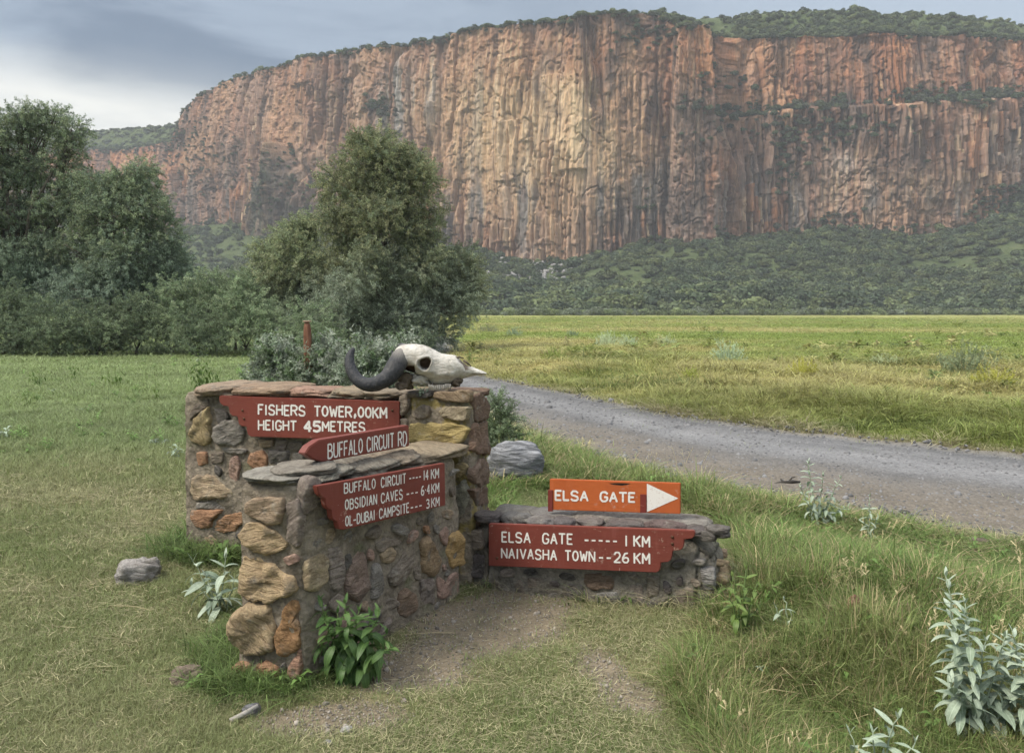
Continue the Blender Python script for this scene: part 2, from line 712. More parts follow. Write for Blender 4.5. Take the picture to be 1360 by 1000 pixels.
# ------------------------------------------------------------------ gravel road
nl = len(NEARD)
acr = np.linspace(0, 1, 30)
RV, RC = [], []
jn = 0.10 * fbm2(np.arange(nl) * 0.9, 0, 51) + 0.05 * fbm2(np.arange(nl) * 3.1, 0, 52)
ND2, FD2 = densify(NEARD, 5), densify(FARD, 5)
nl = len(ND2)
for i in range(nl):
    q = ND2[i][None] + (FD2[i] - ND2[i])[None] * acr[:, None]
    w = (FD2[i] - ND2[i])
    wl_ = np.linalg.norm(w)
    u = w / wl_
    e0 = 0.20 * n2(ND2[i][0] * 1.1, ND2[i][1] * 1.1, 51) + 0.10 * n2(ND2[i][0] * 4, ND2[i][1] * 4, 53)
    e1 = 0.12 * n2(FD2[i][0] * 1.5, FD2[i][1] * 1.5, 54) + 0.07 * n2(FD2[i][0] * 5, FD2[i][1] * 5, 55)
    q = q + u[None] * ((1 - acr[:, None]) ** 6 * e0 - acr[:, None] ** 6 * e1)
    z = H(q[:, 0], q[:, 1])
    edge = np.minimum(acr, 1 - acr) * wl_
    z = z * 1.0 + 0.012 + 0.03 * sst(0, 0.7, edge) * 0.6 + 0.006 * fbm2(q[:, 0] * 2, q[:, 1] * 2, 57)
    z = np.where(edge < 0.02, z - 0.02, z)
    RV.append(np.column_stack([q, z]))
    # dull earth shoulder on the near side, pale tracks in the middle
    RC.append(np.column_stack([acr, edge, np.zeros_like(acr)]))
RV = np.concatenate(RV)
RC = np.concatenate(RC)
sh = sst(0.56, 0.22, RC[:, 0] + 0.10 * fbm2(RV[:, 0] * .9, RV[:, 1] * .9, 58)) * sst(16, 8, np.hypot(RV[:, 0], RV[:, 1]))
tr = 0.5 + 0.5 * np.cos((RC[:, 0] + .03 * fbm2(RV[:, 0] * .4, RV[:, 1] * .4, 59) - 0.62) * 2 * np.pi * 2.2)
tr = tr + .7 * fbm2(RC[:, 0] * 14, RV[:, 0] * .25, 60)
grav = np.array([.170, .172, .177])
brown = np.array([.155, .138, .116])
rc = grav[None] * (0.80 + 0.30 * tr[:, None]) * (1 - sh[:, None]) + brown[None] * sh[:, None]
eg = sst(0.5, 0.05, RC[:, 1])[:, None]
rc = rc * (1 - 0.7 * eg) + np.array([.20, .18, .14]) * 0.7 * eg
r_me = mesh_np('gravel_road', RV, grid_faces(nl, 30, True), True, {'gcol': rc})
m = M('road_gravel', 0.95, 0.2)
pos = m.coord('Object')
a = m.attr('gcol')
v1 = m.voro(pos, 34, 'F1', 'Color')
v2 = m.voro(pos, 85, 'F1', 'Color')
vd = m.voro(pos, 34, 'F1', 'Distance')
n1 = m.noise(pos, 1.3, 5, 0.6)
c = m.mix(1.0, a, m.mix(0.5, m.ramp(v1, [(0.2, (.74, .74, .75)), (0.8, (1.26, 1.26, 1.26))]), m.ramp(v2, [(0.2, (.75, .75, .75)), (0.8, (1.25, 1.25, 1.25))])), 'MULTIPLY')
c = m.mix(1.0, c, m.ramp(n1, [(0.3, (.82, .82, .82)), (0.7, (1.15, 1.14, 1.12))]), 'MULTIPLY')
m.col(c)
m.bump(m.math('ADD', m.math('MULTIPLY', vd, -1.0), m.noise(pos, 8, 4)), 0.8, 0.02)
road = link('gravel_road', r_me, None, m.m)
tag(road, 'grey gravel track running past the walls toward the cliff', kind='structure')

# ================================================================== CLIFF
KX = np.array([-1500, -700, -300, -50, 60, 100, 160, 205, 222, 235, 270, 330, 400, 500, 600, 700, 760, 800, 885, 893, 955, 963, 1100, 1200, 1310, 1400, 1700, 2100, 2600])
KD = np.array([1150, 900, 780, 680, 650, 640, 622, 600, 580, 545, 520, 485, 452, 425, 402, 380, 366, 368, 374, 362, 362, 376, 378, 372, 378, 384, 400, 430, 470])
TX = np.array([-1500, -700, -300, -50, 60, 100, 160, 215, 224, 230, 242, 262, 300, 345, 370, 420, 490, 560, 610, 650, 700, 750, 800, 860, 885, 893, 930, 960, 1000, 1060, 1110, 1200, 1300, 1360, 1500, 1800, 2100, 2600])
TY = np.array([268, 235, 215, 200, 196, 195, 196, 187, 163, 150, 134, 119, 98, 88, 82, 68, 58, 48, 33, 27, 22, 15, 9, 9, 20, 27, 25, 27, 29, 31, 30, 28, 33, 38, 47, 62, 80, 110])
BX = np.array([-1500, -700, -300, 0, 100, 200, 240, 300, 360, 440, 520, 620, 690, 745, 790, 830, 900, 1000, 1060, 1090, 1130, 1180, 1230, 1290, 1330, 1360, 1450, 1700, 2100, 2600])
BY = np.array([340, 330, 330, 320, 318, 310, 300, 292, 300, 312, 318, 326, 345, 349, 343, 322, 318, 312, 305, 296, 300, 303, 306, 290, 270, 262, 250, 250, 260, 280])
us = [0.0]
pxs = [-500.0]
# walk along the foot of the cliff in steps that show about one picture element
x = -1300.0
PXL = []
while x < 2300:
    PXL.append(x)
    x += 1.05 if -20 < x < 1400 else 4.0
PXL = np.array(PXL)
Dk = np.interp(PXL, KX, KD)
ker = np.exp(-np.linspace(-1.6, 1.6, 9) ** 2)
ker /= ker.sum()
Dk = np.convolve(np.pad(Dk, 4, 'edge'), ker, 'valid')
Xk = (PXL - 680) / 1000 * (Dk * cp - 60 * sp)
ty = np.interp(PXL, TX, TY) + 1.6 * fbm2(PXL / 9.0, 0, 61)
by = np.interp(PXL, BX, BY)
ztop = CAM_H + (lambda b: Dk * (-sp + b * cp) / (cp + b * sp))((500 - ty) / 1000)
zbot = CAM_H + (lambda b: Dk * (-sp + b * cp) / (cp + b * sp))((500 - by) / 1000) - 7
U = np.concatenate([[0], np.cumsum(np.hypot(np.diff(Xk), np.diff(Dk)))])
tx_, ty_ = np.gradient(Xk), np.gradient(Dk)
tx_s = np.convolve(np.pad(tx_, 30, 'edge'), np.ones(61) / 61, 'valid')
ty_s = np.convolve(np.pad(ty_, 30, 'edge'), np.ones(61) / 61, 'valid')
ln = np.hypot(tx_s, ty_s)
NX, NY = ty_s / ln, -tx_s / ln          # pointing out of the rock, towards the plain
NVR = 250
vv = np.linspace(0, 1, NVR)
Uu, Vv = np.meshgrid(U, vv, indexing='ij')
Z = zbot[:, None] + (ztop - zbot)[:, None] * Vv
PXG = np.broadcast_to(PXL[:, None], Z.shape)
PYG = proj(np.broadcast_to(Xk[:, None], Z.shape), np.broadcast_to(Dk[:, None], Z.shape), Z)[1]


def columns(u, z, wid, seed, brk):
    """columnar joints: jittered column walls, each column stepped in depth at its own heights"""
    c = u / wid
    i0 = np.floor(c)
    jl = i0 + (hash1(i0, seed) - 0.5) * 0.7
    inside = c >= jl
    i = np.where(inside, i0, i0 - 1)
    a_ = i + (hash1(i, seed) - 0.5) * 0.7
    b_ = i + 1 + (hash1(i + 1, seed) - 0.5) * 0.7
    t = np.clip((c - a_) / (b_ - a_), 0, 1)
    ph = hash1(i, seed + 1) * 7.0
    hgt = brk * (0.5 + hash1(i, seed + 2))
    s = np.floor(z / hgt + ph)
    zt = (z / hgt + ph) - s
    off = _h(i.astype(np.int64), s.astype(np.int64), np.zeros(i.shape, np.int64), seed + 3)
    prof = 1 - (2 * t - 1) ** 2
    edge = np.minimum(t, 1 - t)
    sh_ = hash1(i, seed + 4)
    facet = (t - 0.5) * (sh_ - 0.5) * 2.0
    return off, prof, edge, facet, i, s, zt


def gs(x, c, w):
    return np.exp(-((x - c) / w) ** 2)


tw0 = gs(PXG, 665, 75) * gs(PYG, 190, 150) + 1.1 * gs(PXG, 755, 70) * gs(PYG, 230, 150) + .5 * gs(PXG, 925, 35) * gs(PYG, 90, 60)
wob = 2.6 * fbm2(Uu / 30, Z / 45, 70, 3) + 0.7 * fbm2(Uu / 6, Z / 20, 71, 2)
low = 0.28 + 0.72 * sst(1.0, 0.45, Vv + 0.15 * fbm2(Uu / 40, 0 * Uu, 72))          # columns strong in the lower two thirds
uw = Uu + wob
o1, p1, e1, f1, ci1, cs1, _z = columns(uw, Z, 3.1, 101, 22)
o2, p2, e2, f2, ci2, cs2, _z = columns(uw + 0.6 * fbm2(Uu / 3, Z / 9, 75, 2), Z, 1.45, 111, 11)
o3, p3, e3, f3, ci3, cs3, _z = columns(uw, Z, 12.0, 121, 60)
ch_w = _h(ci1.astype(np.int64) + 77, np.floor(Z / 34 + hash1(ci1, 199) * 5).astype(np.int64), np.zeros(ci1.shape, np.int64), 208)
amp_ = (0.22 + 1.25 * sst(-.22, .38, fbm2(Uu / 24, Z / 34, 96, 3))) * (1 - .45 * np.clip(tw0, 0, 1))
low = low * amp_
dis = 4.5 * fbm2(Uu / 55, Z / 160, 81, 3) + (o3 - 0.5) * 2.6
dis = dis + low * ((o1 - 0.5) * 2.9 + p1 * 0.8 + f1 * 1.5 + (o2 - 0.5) * 1.7 + p2 * 0.5 - 1.3 * (e1 < 0.09) - 1.6 * sst(.75, .95, ch_w))
blk = (1 - low * 0.75) * (1 - .55 * np.clip(tw0, 0, 1))
dis = dis + blk * (1.3 * fbm2(Uu / 9, Z / 9, 83, 5) + 1.7 * (_h(np.floor(uw / 2.6 + 3 * fbm2(Uu / 20, Z / 9, 87)).astype(np.int64), np.floor(Z / 2.8 + hash1(np.floor(uw / 2.6), 5)).astype(np.int64), np.zeros(Z.shape, np.int64), 89) - .5) + .55 * fbm2(Uu / 2.0, Z / 4.5, 84, 3) + 0.9 * np.abs(fbm2(Uu / 5, Z / 14, 86, 3)))
dis = dis + 0.35 * fbm2(Uu / 1.3, Z / 7.0, 85, 2)
# vertical clefts
cl_ = np.abs(fbm2((Uu + wob) / 26, Z / 200, 88, 3))
dis = dis - 3.2 * sst(0.05, 0.0, cl_) * sst(0.0, 0.25, 1 - Vv + 0.2)
# the terrace on the right: upper tier stands back
ledge_y = np.interp(PXG, [955, 1060, 1160, 1200, 1310, 1400, 1700], [150, 138, 132, 134, 128, 120, 115]) + 3 * fbm2(Uu / 14, 0 * Uu, 90)
tm = sst(952, 968, PXG) * sst(2000, 1600, PXG)
dis = dis - tm * 9.0 * sst(5, -5, PYG - ledge_y)
# sloping broken ground under the ledge and upper shelf at px ~ 960-1160
dis = dis - sst(955, 970, PXG) * sst(1190, 1130, PXG) * 4.0 * sst(205, 150, PYG)
# dark scrubby rock spur on the left
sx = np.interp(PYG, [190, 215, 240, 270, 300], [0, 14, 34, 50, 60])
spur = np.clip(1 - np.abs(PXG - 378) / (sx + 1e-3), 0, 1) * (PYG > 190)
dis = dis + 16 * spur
ck_ = np.abs(fbm2((Uu + wob) / 7, Z / 13, 97, 3))
dis = dis - 1.3 * sst(.045, 0, ck_)
# lean the wall back a little towards the rim
dis = dis - 7.0 * Vv ** 3 * (1 + 0.4 * fbm2(Uu / 20, 0 * Uu, 91)) - 2 * Vv
XX = Xk[:, None] + NX[:, None] * dis
YY = Dk[:, None] + NY[:, None] * dis
CV = np.stack([XX, YY, Z], -1)



# rock colours (what the stone itself is: iron-stained, fresh tan, weathered grey)
def C3(*c):
    return np.array(c)[None, None, :]


tan, tan_l = C3(.440, .290, .165), C3(.580, .430, .270)
orange, rust = C3(.340, .155, .078), C3(.225, .102, .064)
brn, gry, drk, pale = C3(.165, .098, .068), C3(.185, .165, .150), C3(.070, .055, .046), C3(.36, .33, .30)
s1 = fbm2(Uu / 7.0 + wob * .3, Z / 90, 201, 4) * 1.25
s2 = fbm2(Uu / 2.2 + wob * .3, Z / 55, 202, 3) * 1.2
s3 = fbm2(Uu / 30, Z / 30, 203, 4)
s4 = fbm2(Uu / 12, Z / 10, 204, 4)
ch = _h(ci1.astype(np.int64), cs1.astype(np.int64), np.zeros(ci1.shape, np.int64), 205)
ch2 = _h(ci2.astype(np.int64), cs2.astype(np.int64), np.zeros(ci2.shape, np.int64), 206)


def lerp(a_, b_, t):
    return a_ + (b_ - a_) * np.clip(t, 0, 1)[..., None]


col = lerp(lerp(brn, C3(.31, .205, .165), .5 + s3), orange, 0.42 + 0.7 * s1 + 0.5 * s3)
tw = (gs(PXG, 665, 75) * gs(PYG, 190, 150) + 1.1 * gs(PXG, 755, 70) * gs(PYG, 230, 150) + .55 * gs(PXG, 560, 80) * gs(PYG, 150, 90) + .35 * gs(PXG, 840, 60) * gs(PYG, 190, 60)
      + .55 * gs(PXG, 1190, 120) * gs(PYG, 255, 45) + .35 * gs(PXG, 420, 40) * gs(PYG, 200, 60) + .4 * gs(PXG, 925, 35) * gs(PYG, 90, 60))
col = lerp(col, tan, tw * 1.25 + 0.35 * s1 + 0.25 * s2 - 0.15)
col = lerp(col, tan_l, (tw - 0.75) * 1.3 + 0.9 * s2)
up = sst(115, 80, PYG - 0.00 * PXG) * sst(230, 300, PXG)
col = lerp(col, orange * 0.95, 0.75 * up * (0.65 + 0.9 * s4) * sst(620, 900, PXG) + 0.45 * up * (0.5 + s4))
uor = sst(955, 975, PXG) * sst(ledge_y + 2, ledge_y - 10, PYG)
col = lerp(col, lerp(rust, orange, 0.6 + s4), uor * 0.85)
col = lerp(col, orange * 1.12, gs(PXG, 930, 32) * gs(PYG, 95, 50) * 0.8)
col = lerp(col, orange * 1.05, gs(PXG, 960, 30) * gs(PYG, 215, 28) * 0.8)
gw = 0.15 + 0.55 * gs(PYG, 290, 60) + 0.6 * gs(PXG, 530, 60) * gs(PYG, 130, 60) + 0.5 * gs(PXG, 1010, 60) * gs(PYG, 240, 50) + .5 * gs(PXG, 860, 40) * gs(PYG, 260, 60) + .6 * gs(PXG, 700, 30) * gs(PYG, 290, 45)
col = lerp(col, gry, (gw * (0.9 + 1.8 * s1 + 0.8 * s2)) * 0.9)
col = lerp(col, pale, 0.7 * gs(PXG, 1120, 18) * gs(PYG, 215, 20) + 0.6 * gs(PXG, 1340, 30) * gs(PYG, 205, 25) + .8 * (gs(PXG, 520, 70) * gs(PYG, 110, 60) + gs(PXG, 715, 20) * gs(PYG, 320, 25)) * sst(0.1, 0.5, s2 + s1))
lw = low * (1 - 0.6 * np.clip(tw, 0, 1))
col = lerp(col, drk, lw * (sst(0.66, 0.9, ch) * 0.45 + sst(0.72, 0.95, ch2) * 0.3) + 0.5 * sst(0.2, 0.5, s3 - 0.7 * tw))
col = lerp(col, orange * 1.1, lw * sst(0.30, 0.12, ch) * 0.6)
col = lerp(col, tan_l * 0.95, lw * sst(0.10, 0.02, ch2) * 0.65)
# grey-brown broken slope beneath the terrace, and the dark crown of rock near the summit
brk = sst(955, 975, PXG) * sst(1190, 1140, PXG) * sst(120, 135, PYG) * sst(215, 180, PYG)
col = lerp(col, lerp(drk, brn, 0.5 + s4), brk * 0.85)
col = lerp(col, lerp(drk, rust, 0.4 + s4), sst(900, 860, PXG) * sst(640, 720, PXG) * sst(48, 25, PYG + 8 * s4) * 0.85)
# left, far part: dusky rose band under the rim
lf = sst(260, 210, PXG)
col = lerp(col, lerp(rust, brn, 0.5 + s4) * 1.05, lf * 0.8)
col = lerp(col, orange * 1.05, lf * sst(196, 202, PYG) * sst(245, 225, PYG) * 0.75)
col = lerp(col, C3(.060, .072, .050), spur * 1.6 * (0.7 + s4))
s5 = fbm2(Uu / .8 + wob * .3, Z / 22, 207, 2)
col = lerp(col, tan_l * .9, sst(.30, .62, s5) * .6 * (.4 + np.clip(tw, 0, 1)))
col = lerp(col, drk, sst(-.34, -.6, s5) * .65)
col = lerp(col, C3(.33, .235, .185), sst(.1, .5, fbm2(Uu / 9, Z / 30, 209, 4)) * .45)
col = lerp(col, drk, sst(.18, .5, fbm2(Uu / 6 + wob * .2, Z / 70, 210, 3) - .35 * np.clip(tw, 0, 1)) * .7)
col = lerp(col, drk * 1.25, sst(.12, .42, fbm2(Uu / 17 + wob * .3, Z / 30, 213, 4) - .25 * np.clip(tw, 0, 1)) * .6)
col = lerp(col, C3(.40, .245, .15), sst(.12, .40, fbm2(Uu / 20 + 9, Z / 38, 214, 4)) * .5)
col = col * 1.08 * (0.90 + 0.20 * ch[..., None]) * (1 + 0.14 * s2[..., None])
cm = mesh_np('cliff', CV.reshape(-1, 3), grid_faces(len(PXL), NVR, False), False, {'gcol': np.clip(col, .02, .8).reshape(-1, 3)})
m = M('cliff_rock', 0.95, 0.15)
pos = m.coord('Object')
a = m.attr('gcol')
nv1 = m.noise(m.mapping(pos, (1, 1, 0.12)), 1.1, 5, 0.65, 0.6)
nv2 = m.noise(m.mapping(pos, (1, 1, 0.5)), 0.5, 5, 0.6)
c = m.mix(1.0, a, m.ramp(nv1, [(0.28, (.60, .58, .58)), (0.52, (1.0, 1.0, 1.0)), (0.74, (1.36, 1.34, 1.30))]), 'MULTIPLY')
c = m.mix(1.0, c, m.ramp(nv2, [(0.3, (.85, .85, .87)), (0.7, (1.14, 1.12, 1.1))]), 'MULTIPLY')
m.col(c)
m.bump(nv1, 1.0, 0.6)
cliff = link('cliff', cm, None, m.m)
tag(cliff, 'tall orange and tan columnar rock cliff behind the plain', kind='structure')

# ---- plateau above the rim and scrub slope below the foot
nb_ = 26
tt = np.linspace(0, 1, nb_)
rise = np.interp(PXL, [-500, 60, 100, 200, 226, 260, 400, 700, 800, 860, 895, 930, 1000, 1110, 1200, 1300, 1360, 2300],
                 [14, 14, 15, 18, 3, 2, 1.5, 1.5, 1.5, 1.8, 2.6, 6.5, 10, 13, 11, 11, 11, 10])
topX, topY, topZ = CV[:, -1, 0], CV[:, -1, 1], CV[:, -1, 2]
T2, Rz = np.meshgrid(tt, rise)
back = 120 * T2
PXp = topX[:, None] - NX[:, None] * back
PYp = topY[:, None] - NY[:, None] * back
elev = np.interp(PXL, [-500, 0, 226, 235, 500, 900, 1400, 2300], [.2, .22, .24, .26, .33, .375, .34, .3])
PZp = topZ[:, None] + (Rz + 0 * T2) * sst(0, 0.30, T2) + elev[:, None] * np.minimum(back, 36) * sst(3.5, 9, Rz) + 2.2 * fbm2(PXp / 12, PYp / 12, 301) * sst(0, .2, T2) - 25 * sst(0.5, 1, T2)
m = M('scrub_earth', 0.97, 0.1)
pos = m.coord('Object')
q = m.noise(pos, 0.16, 6, 0.65)
q2 = m.noise(pos, 1.4, 5, 0.7)
c = m.ramp(q, [(0.32, (.048, .066, .032)), (0.5, (.072, .098, .042)), (0.68, (.105, .125, .058))])
m.col(m.mix(1.0, c, m.ramp(q2, [(0.3, (.7, .7, .7)), (0.7, (1.25, 1.25, 1.25))]), 'MULTIPLY'))
m.bump(q2, 1.0, 0.6)
scrub_m = m.m
pl = link('plateau', mesh_np('plateau', np.stack([PXp, PYp, PZp], -1).reshape(-1, 3), grid_faces(len(PXL), nb_), True), None, scrub_m)
tag(pl, 'green scrubby plateau on top of the cliff', kind='structure')

hs_i = np.arange(0, len(PXL), 3)
nt_ = 70
tt = np.linspace(0, 1, nt_)
foot = 238 + 10 * np.sin(PXL / 160.0) + np.interp(PXL, [-500, 300, 600, 2300], [60, 30, 0, 0])
px_, D_, f_ = PXL[hs_i], Dk[hs_i], foot[hs_i]
zb = zbot[hs_i] + 7
T2 = tt[None, :] * np.ones((len(hs_i), 1))
HY = f_[:, None] + (D_ - f_ - 1 + 8)[:, None] * T2
HX = (px_ - 680)[:, None] / 1000 * HY * 0.985
prof = 0.30 * T2 + 0.70 * T2 ** 1.7
HZ = -0.6 + (zb[:, None] + 1.5) * prof + 3.5 * fbm2(HX / 28, HY / 28, 311) * sst(0, .12, T2) * (1 - sst(.85, 1, T2)) + 0.9 * fbm2(HX / 7, HY / 7, 312) * sst(0, .1, T2)
hill = link('hillside', mesh_np('hillside', np.stack([HX, HY, HZ], -1).reshape(-1, 3), grid_faces(len(hs_i), nt_, True), True), None, scrub_m)
tag(hill, 'scrub covered slope at the foot of the cliff', kind='structure')


# ------------------------------------------------------------------ far bushes
def far_bush(seed, n=230, leaf=.17):
    r = np.random.default_rng(seed)
    mb = MB()
    k = 9
    lob = r.normal(size=(k, 3))
    lob /= np.linalg.norm(lob, axis=1)[:, None]
    lob[:, 2] = np.abs(lob[:, 2]) * 0.8
    cen = np.vstack([lob * r.uniform(.3, .55, (k, 1)) + [0, 0, .45], [[0, 0, .5]]])
    rad = np.concatenate([r.uniform(.32, .5, k), [.62]])
    P, Nn = [], []
    while len(P) < n:
        i = r.integers(0, len(cen))
        d = r.normal(size=3)
        d /= np.linalg.norm(d)
        if d[2] < -0.3:
            continue
        p = cen[i] + d * rad[i] * r.uniform(.86, 1.08)
        if p[2] < 0 or any(np.linalg.norm(p - c_) < q_ * .8 for c_, q_ in zip(cen, rad)):
            continue
        P.append(p)
        Nn.append(d)
    lv = []
    for p, d in zip(P, Nn):
        d = d + r.normal(size=3) * .55
        d /= np.linalg.norm(d)
        a_ = np.cross(d, r.normal(size=3))
        a_ /= np.linalg.norm(a_)
        b_ = np.cross(d, a_)
        s = leaf * r.uniform(.5, 1.15)
        V = [p + a_ * s, p + b_ * s * .7, p - a_ * s * .9, p - b_ * s * .6]
        mb.add(V, [(0, 1, 2, 3)])
        lv += [r.uniform(0, 1)] * 4
    # inner mass of twigs and leaves
    th = np.linspace(0, 2 * np.pi, 12, endpoint=False)
    ph = np.linspace(-.2, np.pi / 2, 6)
    B = np.array([[math.cos(t) * math.cos(q), math.sin(t) * math.cos(q), math.sin(q)] for q in ph for t in th])
    B = B * (.50 + .16 * fbm3(B[:, 0] * 2, B[:, 1] * 2, B[:, 2] * 2, seed)[:, None]) + [0, 0, .33]
    F = [(i * 12 + j, i * 12 + (j + 1) % 12, (i + 1) * 12 + (j + 1) % 12, (i + 1) * 12 + j) for i in range(5) for j in range(12)]
    mb.add(B, F)
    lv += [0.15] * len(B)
    lv = np.array(lv)
    return mb.mesh('bush_mass', False, {'lv': np.repeat(lv[:, None], 3, 1)})


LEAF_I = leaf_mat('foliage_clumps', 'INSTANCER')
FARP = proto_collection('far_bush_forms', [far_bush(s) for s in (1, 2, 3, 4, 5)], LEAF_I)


def bush_tints(n, base=((.080, .112, .058), (.112, .142, .074), (.072, .100, .060), (.140, .170, .076)), r=rng):
    b = np.array(base)[r.integers(0, len(base), n)]
    return b * r.uniform(.75, 1.3, (n, 1))


def scatter_bushes(name, P, sizes, tints, protos=FARP, flat=.8, **kw):
    n = len(P)
    rot = np.column_stack([rng.uniform(-.15, .15, n), rng.uniform(-.15, .15, n), rng.uniform(0, 6.28, n)])
    scl = np.column_stack([sizes, sizes * rng.uniform(.8, 1.2, n), sizes * flat * rng.uniform(.75, 1.25, n)])
    o = scatter(name, P, rot, scl, tints, rng.integers(0, 5, n), protos)
    return tag(o, kind='stuff', **kw)


# slope scrub
n = 18000
ii = rng.integers(0, len(hs_i), n)
jj = rng.uniform(0.02, 0.985, n) ** .9 * (nt_ - 1)
j0 = jj.astype(int)
fr = jj - j0
P = np.column_stack([A_[ii, j0] * (1 - fr) + A_[ii, np.minimum(j0 + 1, nt_ - 1)] * fr for A_ in (HX, HY, HZ)])
px_, py_ = proj(P[:, 0], P[:, 1], P[:, 2])
den = 0.66 + 0.9 * fbm2(P[:, 0] / 22, P[:, 1] / 22, 321, 3) - 0.35 * gs(px_, 1075, 40) * gs(py_, 322, 14) - 0.3 * gs(px_, 1290, 60) * gs(py_, 330, 40) + 0.5 * sst(370, 395, py_)
keep = (rng.uniform(0, 1, n) < den) & (px_ > -900) & (px_ < 1700)
P = P[keep]
sz = rng.uniform(.75, 1.9, len(P)) ** 1.9 * 1.15 * (1 + 0.5 * sst(375, 405, py_[keep]))
P[:, 2] -= 0.3
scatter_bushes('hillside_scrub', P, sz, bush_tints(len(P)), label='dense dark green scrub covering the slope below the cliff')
# rim, plateau and ledge growth
n = 7000
ii = rng.integers(0, len(PXL), n)
tq = rng.uniform(0, 0.62, n) ** 1.4
j0 = (tq * (nb_ - 1))
j1 = np.minimum(np.floor(j0).astype(int), nb_ - 2)
fr = j0 - j1
P = np.column_stack([A_[ii, j1] * (1 - fr) + A_[ii, j1 + 1] * fr for A_ in (PXp, PYp, PZp)])
kp_ = ~((PXL[ii] > 925) & (PXL[ii] < 972) & (tq < .10))
P = P[kp_]
n = len(P)
P[:, 2] -= 0.4
Pt, szt, tnt = [P], [rng.uniform(1.1, 2.9, n)], [bush_tints(n)]
# on the rock face
n = 34000
ii = rng.integers(0, len(PXL), n)
jj = rng.integers(8, NVR - 1, n)
pxq, pyq = PXG[ii, jj], PYG[ii, jj]
led = np.interp(pxq, [955, 1060, 1160, 1200, 1310, 1400, 1700], [147, 136, 132, 134, 126, 120, 115])
dn = 0.9 * (pxq > 958) * gs(pyq, led - 3, 8) * 1.6 * (0.45 + fbm2(pxq / 26, 0 * pxq, 331)) * sst(1700, 1320, pxq)
dn += .9 * gs(pxq, 1255, 55) * gs(pyq, 122, 11) + .35 * gs(pxq, 1060, 90) * gs(pyq, 165, 22) + .5 * gs(pxq, 1130, 30) * gs(pyq, 170, 12) + .45 * gs(pxq, 1045, 16) * gs(pyq, 220, 40) \
    + .3 * gs(pxq, 985, 40) * gs(pyq, 100, 14) + .6 * gs(pxq, 860, 30) * gs(pyq, 38, 18) + .8 * gs(pxq, 858, 8) * gs(pyq, 280, 14) + .3 * gs(pxq, 930, 45) * gs(pyq, 135, 12)
dn += .75 * np.clip(1 - np.abs(pxq - 385) / (np.interp(pyq, [190, 215, 240, 275], [4, 16, 36, 50])), 0, 1) * (pyq > 190) * (pyq < 285)
dn += .8 * gs(pxq, 511, 7) * gs(pyq, 150, 22) + .25 * gs(pxq, 495, 15) * gs(pyq, 140, 20)
dn += sst(260, 215, pxq) * (.9 * (pyq < 200) + .25 * (pyq > 240)) + .5 * gs(pxq, 245, 40) * gs(pyq, 180, 12) * (pxq > 222) + .32 * gs(pxq, 265, 60) * gs(pyq, 220, 30)
dn += .25 * sst(12, 2, pyq - np.interp(pxq, TX, TY)) * (pxq < 900) + .4 * sst(8, 0, pyq - np.interp(pxq, TX, TY))
dn += 1.0 * sst(22, 2, np.interp(pxq, BX, BY) - pyq) * (0.12 + 0.5 * fbm2(pxq / 22, 0 * pxq, 335)) + .7 * sst(1275, 1330, pxq) * sst(240, 262, pyq)
keep = rng.uniform(0, 1, n) < dn * 0.95
P = CV[ii[keep], jj[keep]].copy()
P[:, 0] += NX[ii[keep]] * .5
P[:, 1] += NY[ii[keep]] * .5
P[:, 2] -= .5
Pt.append(P)
szt.append(rng.uniform(.9, 2.5, len(P)) * np.where(np.abs(pyq[keep] - led[keep]) < 10, 1.3, 1) * np.where(pxq[keep] < 450, .75, 1))
tnt.append(bush_tints(len(P), ((.075, .105, .055), (.100, .125, .065), (.080, .092, .060))))
scatter_bushes('cliff_scrub', np.vstack(Pt), np.concatenate(szt), np.vstack(tnt), label='dark green scrub growing along the cliff rim and ledges')

# rows of single round bushes along the edge of the plain
edge_group = 'round bushes along the edge of the plain'
fb = [far_bush(s, 420, .13) for s in (21, 22, 23)]
m = M('edge_bush_leaves', 0.8, 0.2)
oi = m.n.new('ShaderNodeObjectInfo')
hsn = m.n.new('ShaderNodeHueSaturation')
m.l.new(oi.outputs['Color'], hsn.inputs['Color'])
m.l.new(m.mr(m.attr('lv', 'GEOMETRY', 'Fac'), 0, 1, .75, 1.25), hsn.inputs['Value'])
m.col(hsn.outputs[0])
m.translucent(hsn.outputs[0], .25)
OBJ_LEAF = m.m
for q in fb:
    q.materials.append(OBJ_LEAF)
for k in range(110):
    pxk = 612 + (1400 - 612) * (k + rng.uniform(.1, .9)) / 110
    Yk = 240 + rng.uniform(-14, 12) * rng.uniform(.2, 1) + 8 * math.sin(pxk / 160.0)
    o = link('bush', fb[k % 3])
    s = rng.uniform(1.2, 3.1)
    Xq = (pxk - 680) / 1000 * Yk
    o.location = (Xq, Yk, float(H(Xq, Yk)) - 0.25)
    o.rotation_euler = (0, 0, rng.uniform(0, 6.28))
    o.scale = (s, s * rng.uniform(.85, 1.2), s * rng.uniform(.8, 1.15))
    t = bush_tints(1)[0]
    o.color = (*t, 1)
    tag(o, 'round dark green bush in the row where plain meets slope', 'bush', edge_group)

n = 900
px_ = rng.uniform(560, 1500, n)
Yq = 240 - np.abs(rng.normal(0, 11, n)) + 8 * np.sin(px_ / 160) + 5 * fbm2(px_ / 40, 0 * px_, 341)
Xq = (px_ - 680) / 1000 * Yq
o = scatter_bushes('plain_edge_scrub', np.column_stack([Xq, Yq, H(Xq, Yq) - .15]), rng.uniform(.8, 2.3, n), bush_tints(n, ((.15, .19, .09), (.19, .23, .11), (.17, .20, .14), (.12, .15, .08))), label='low pale green scrub where the plain meets the slope')

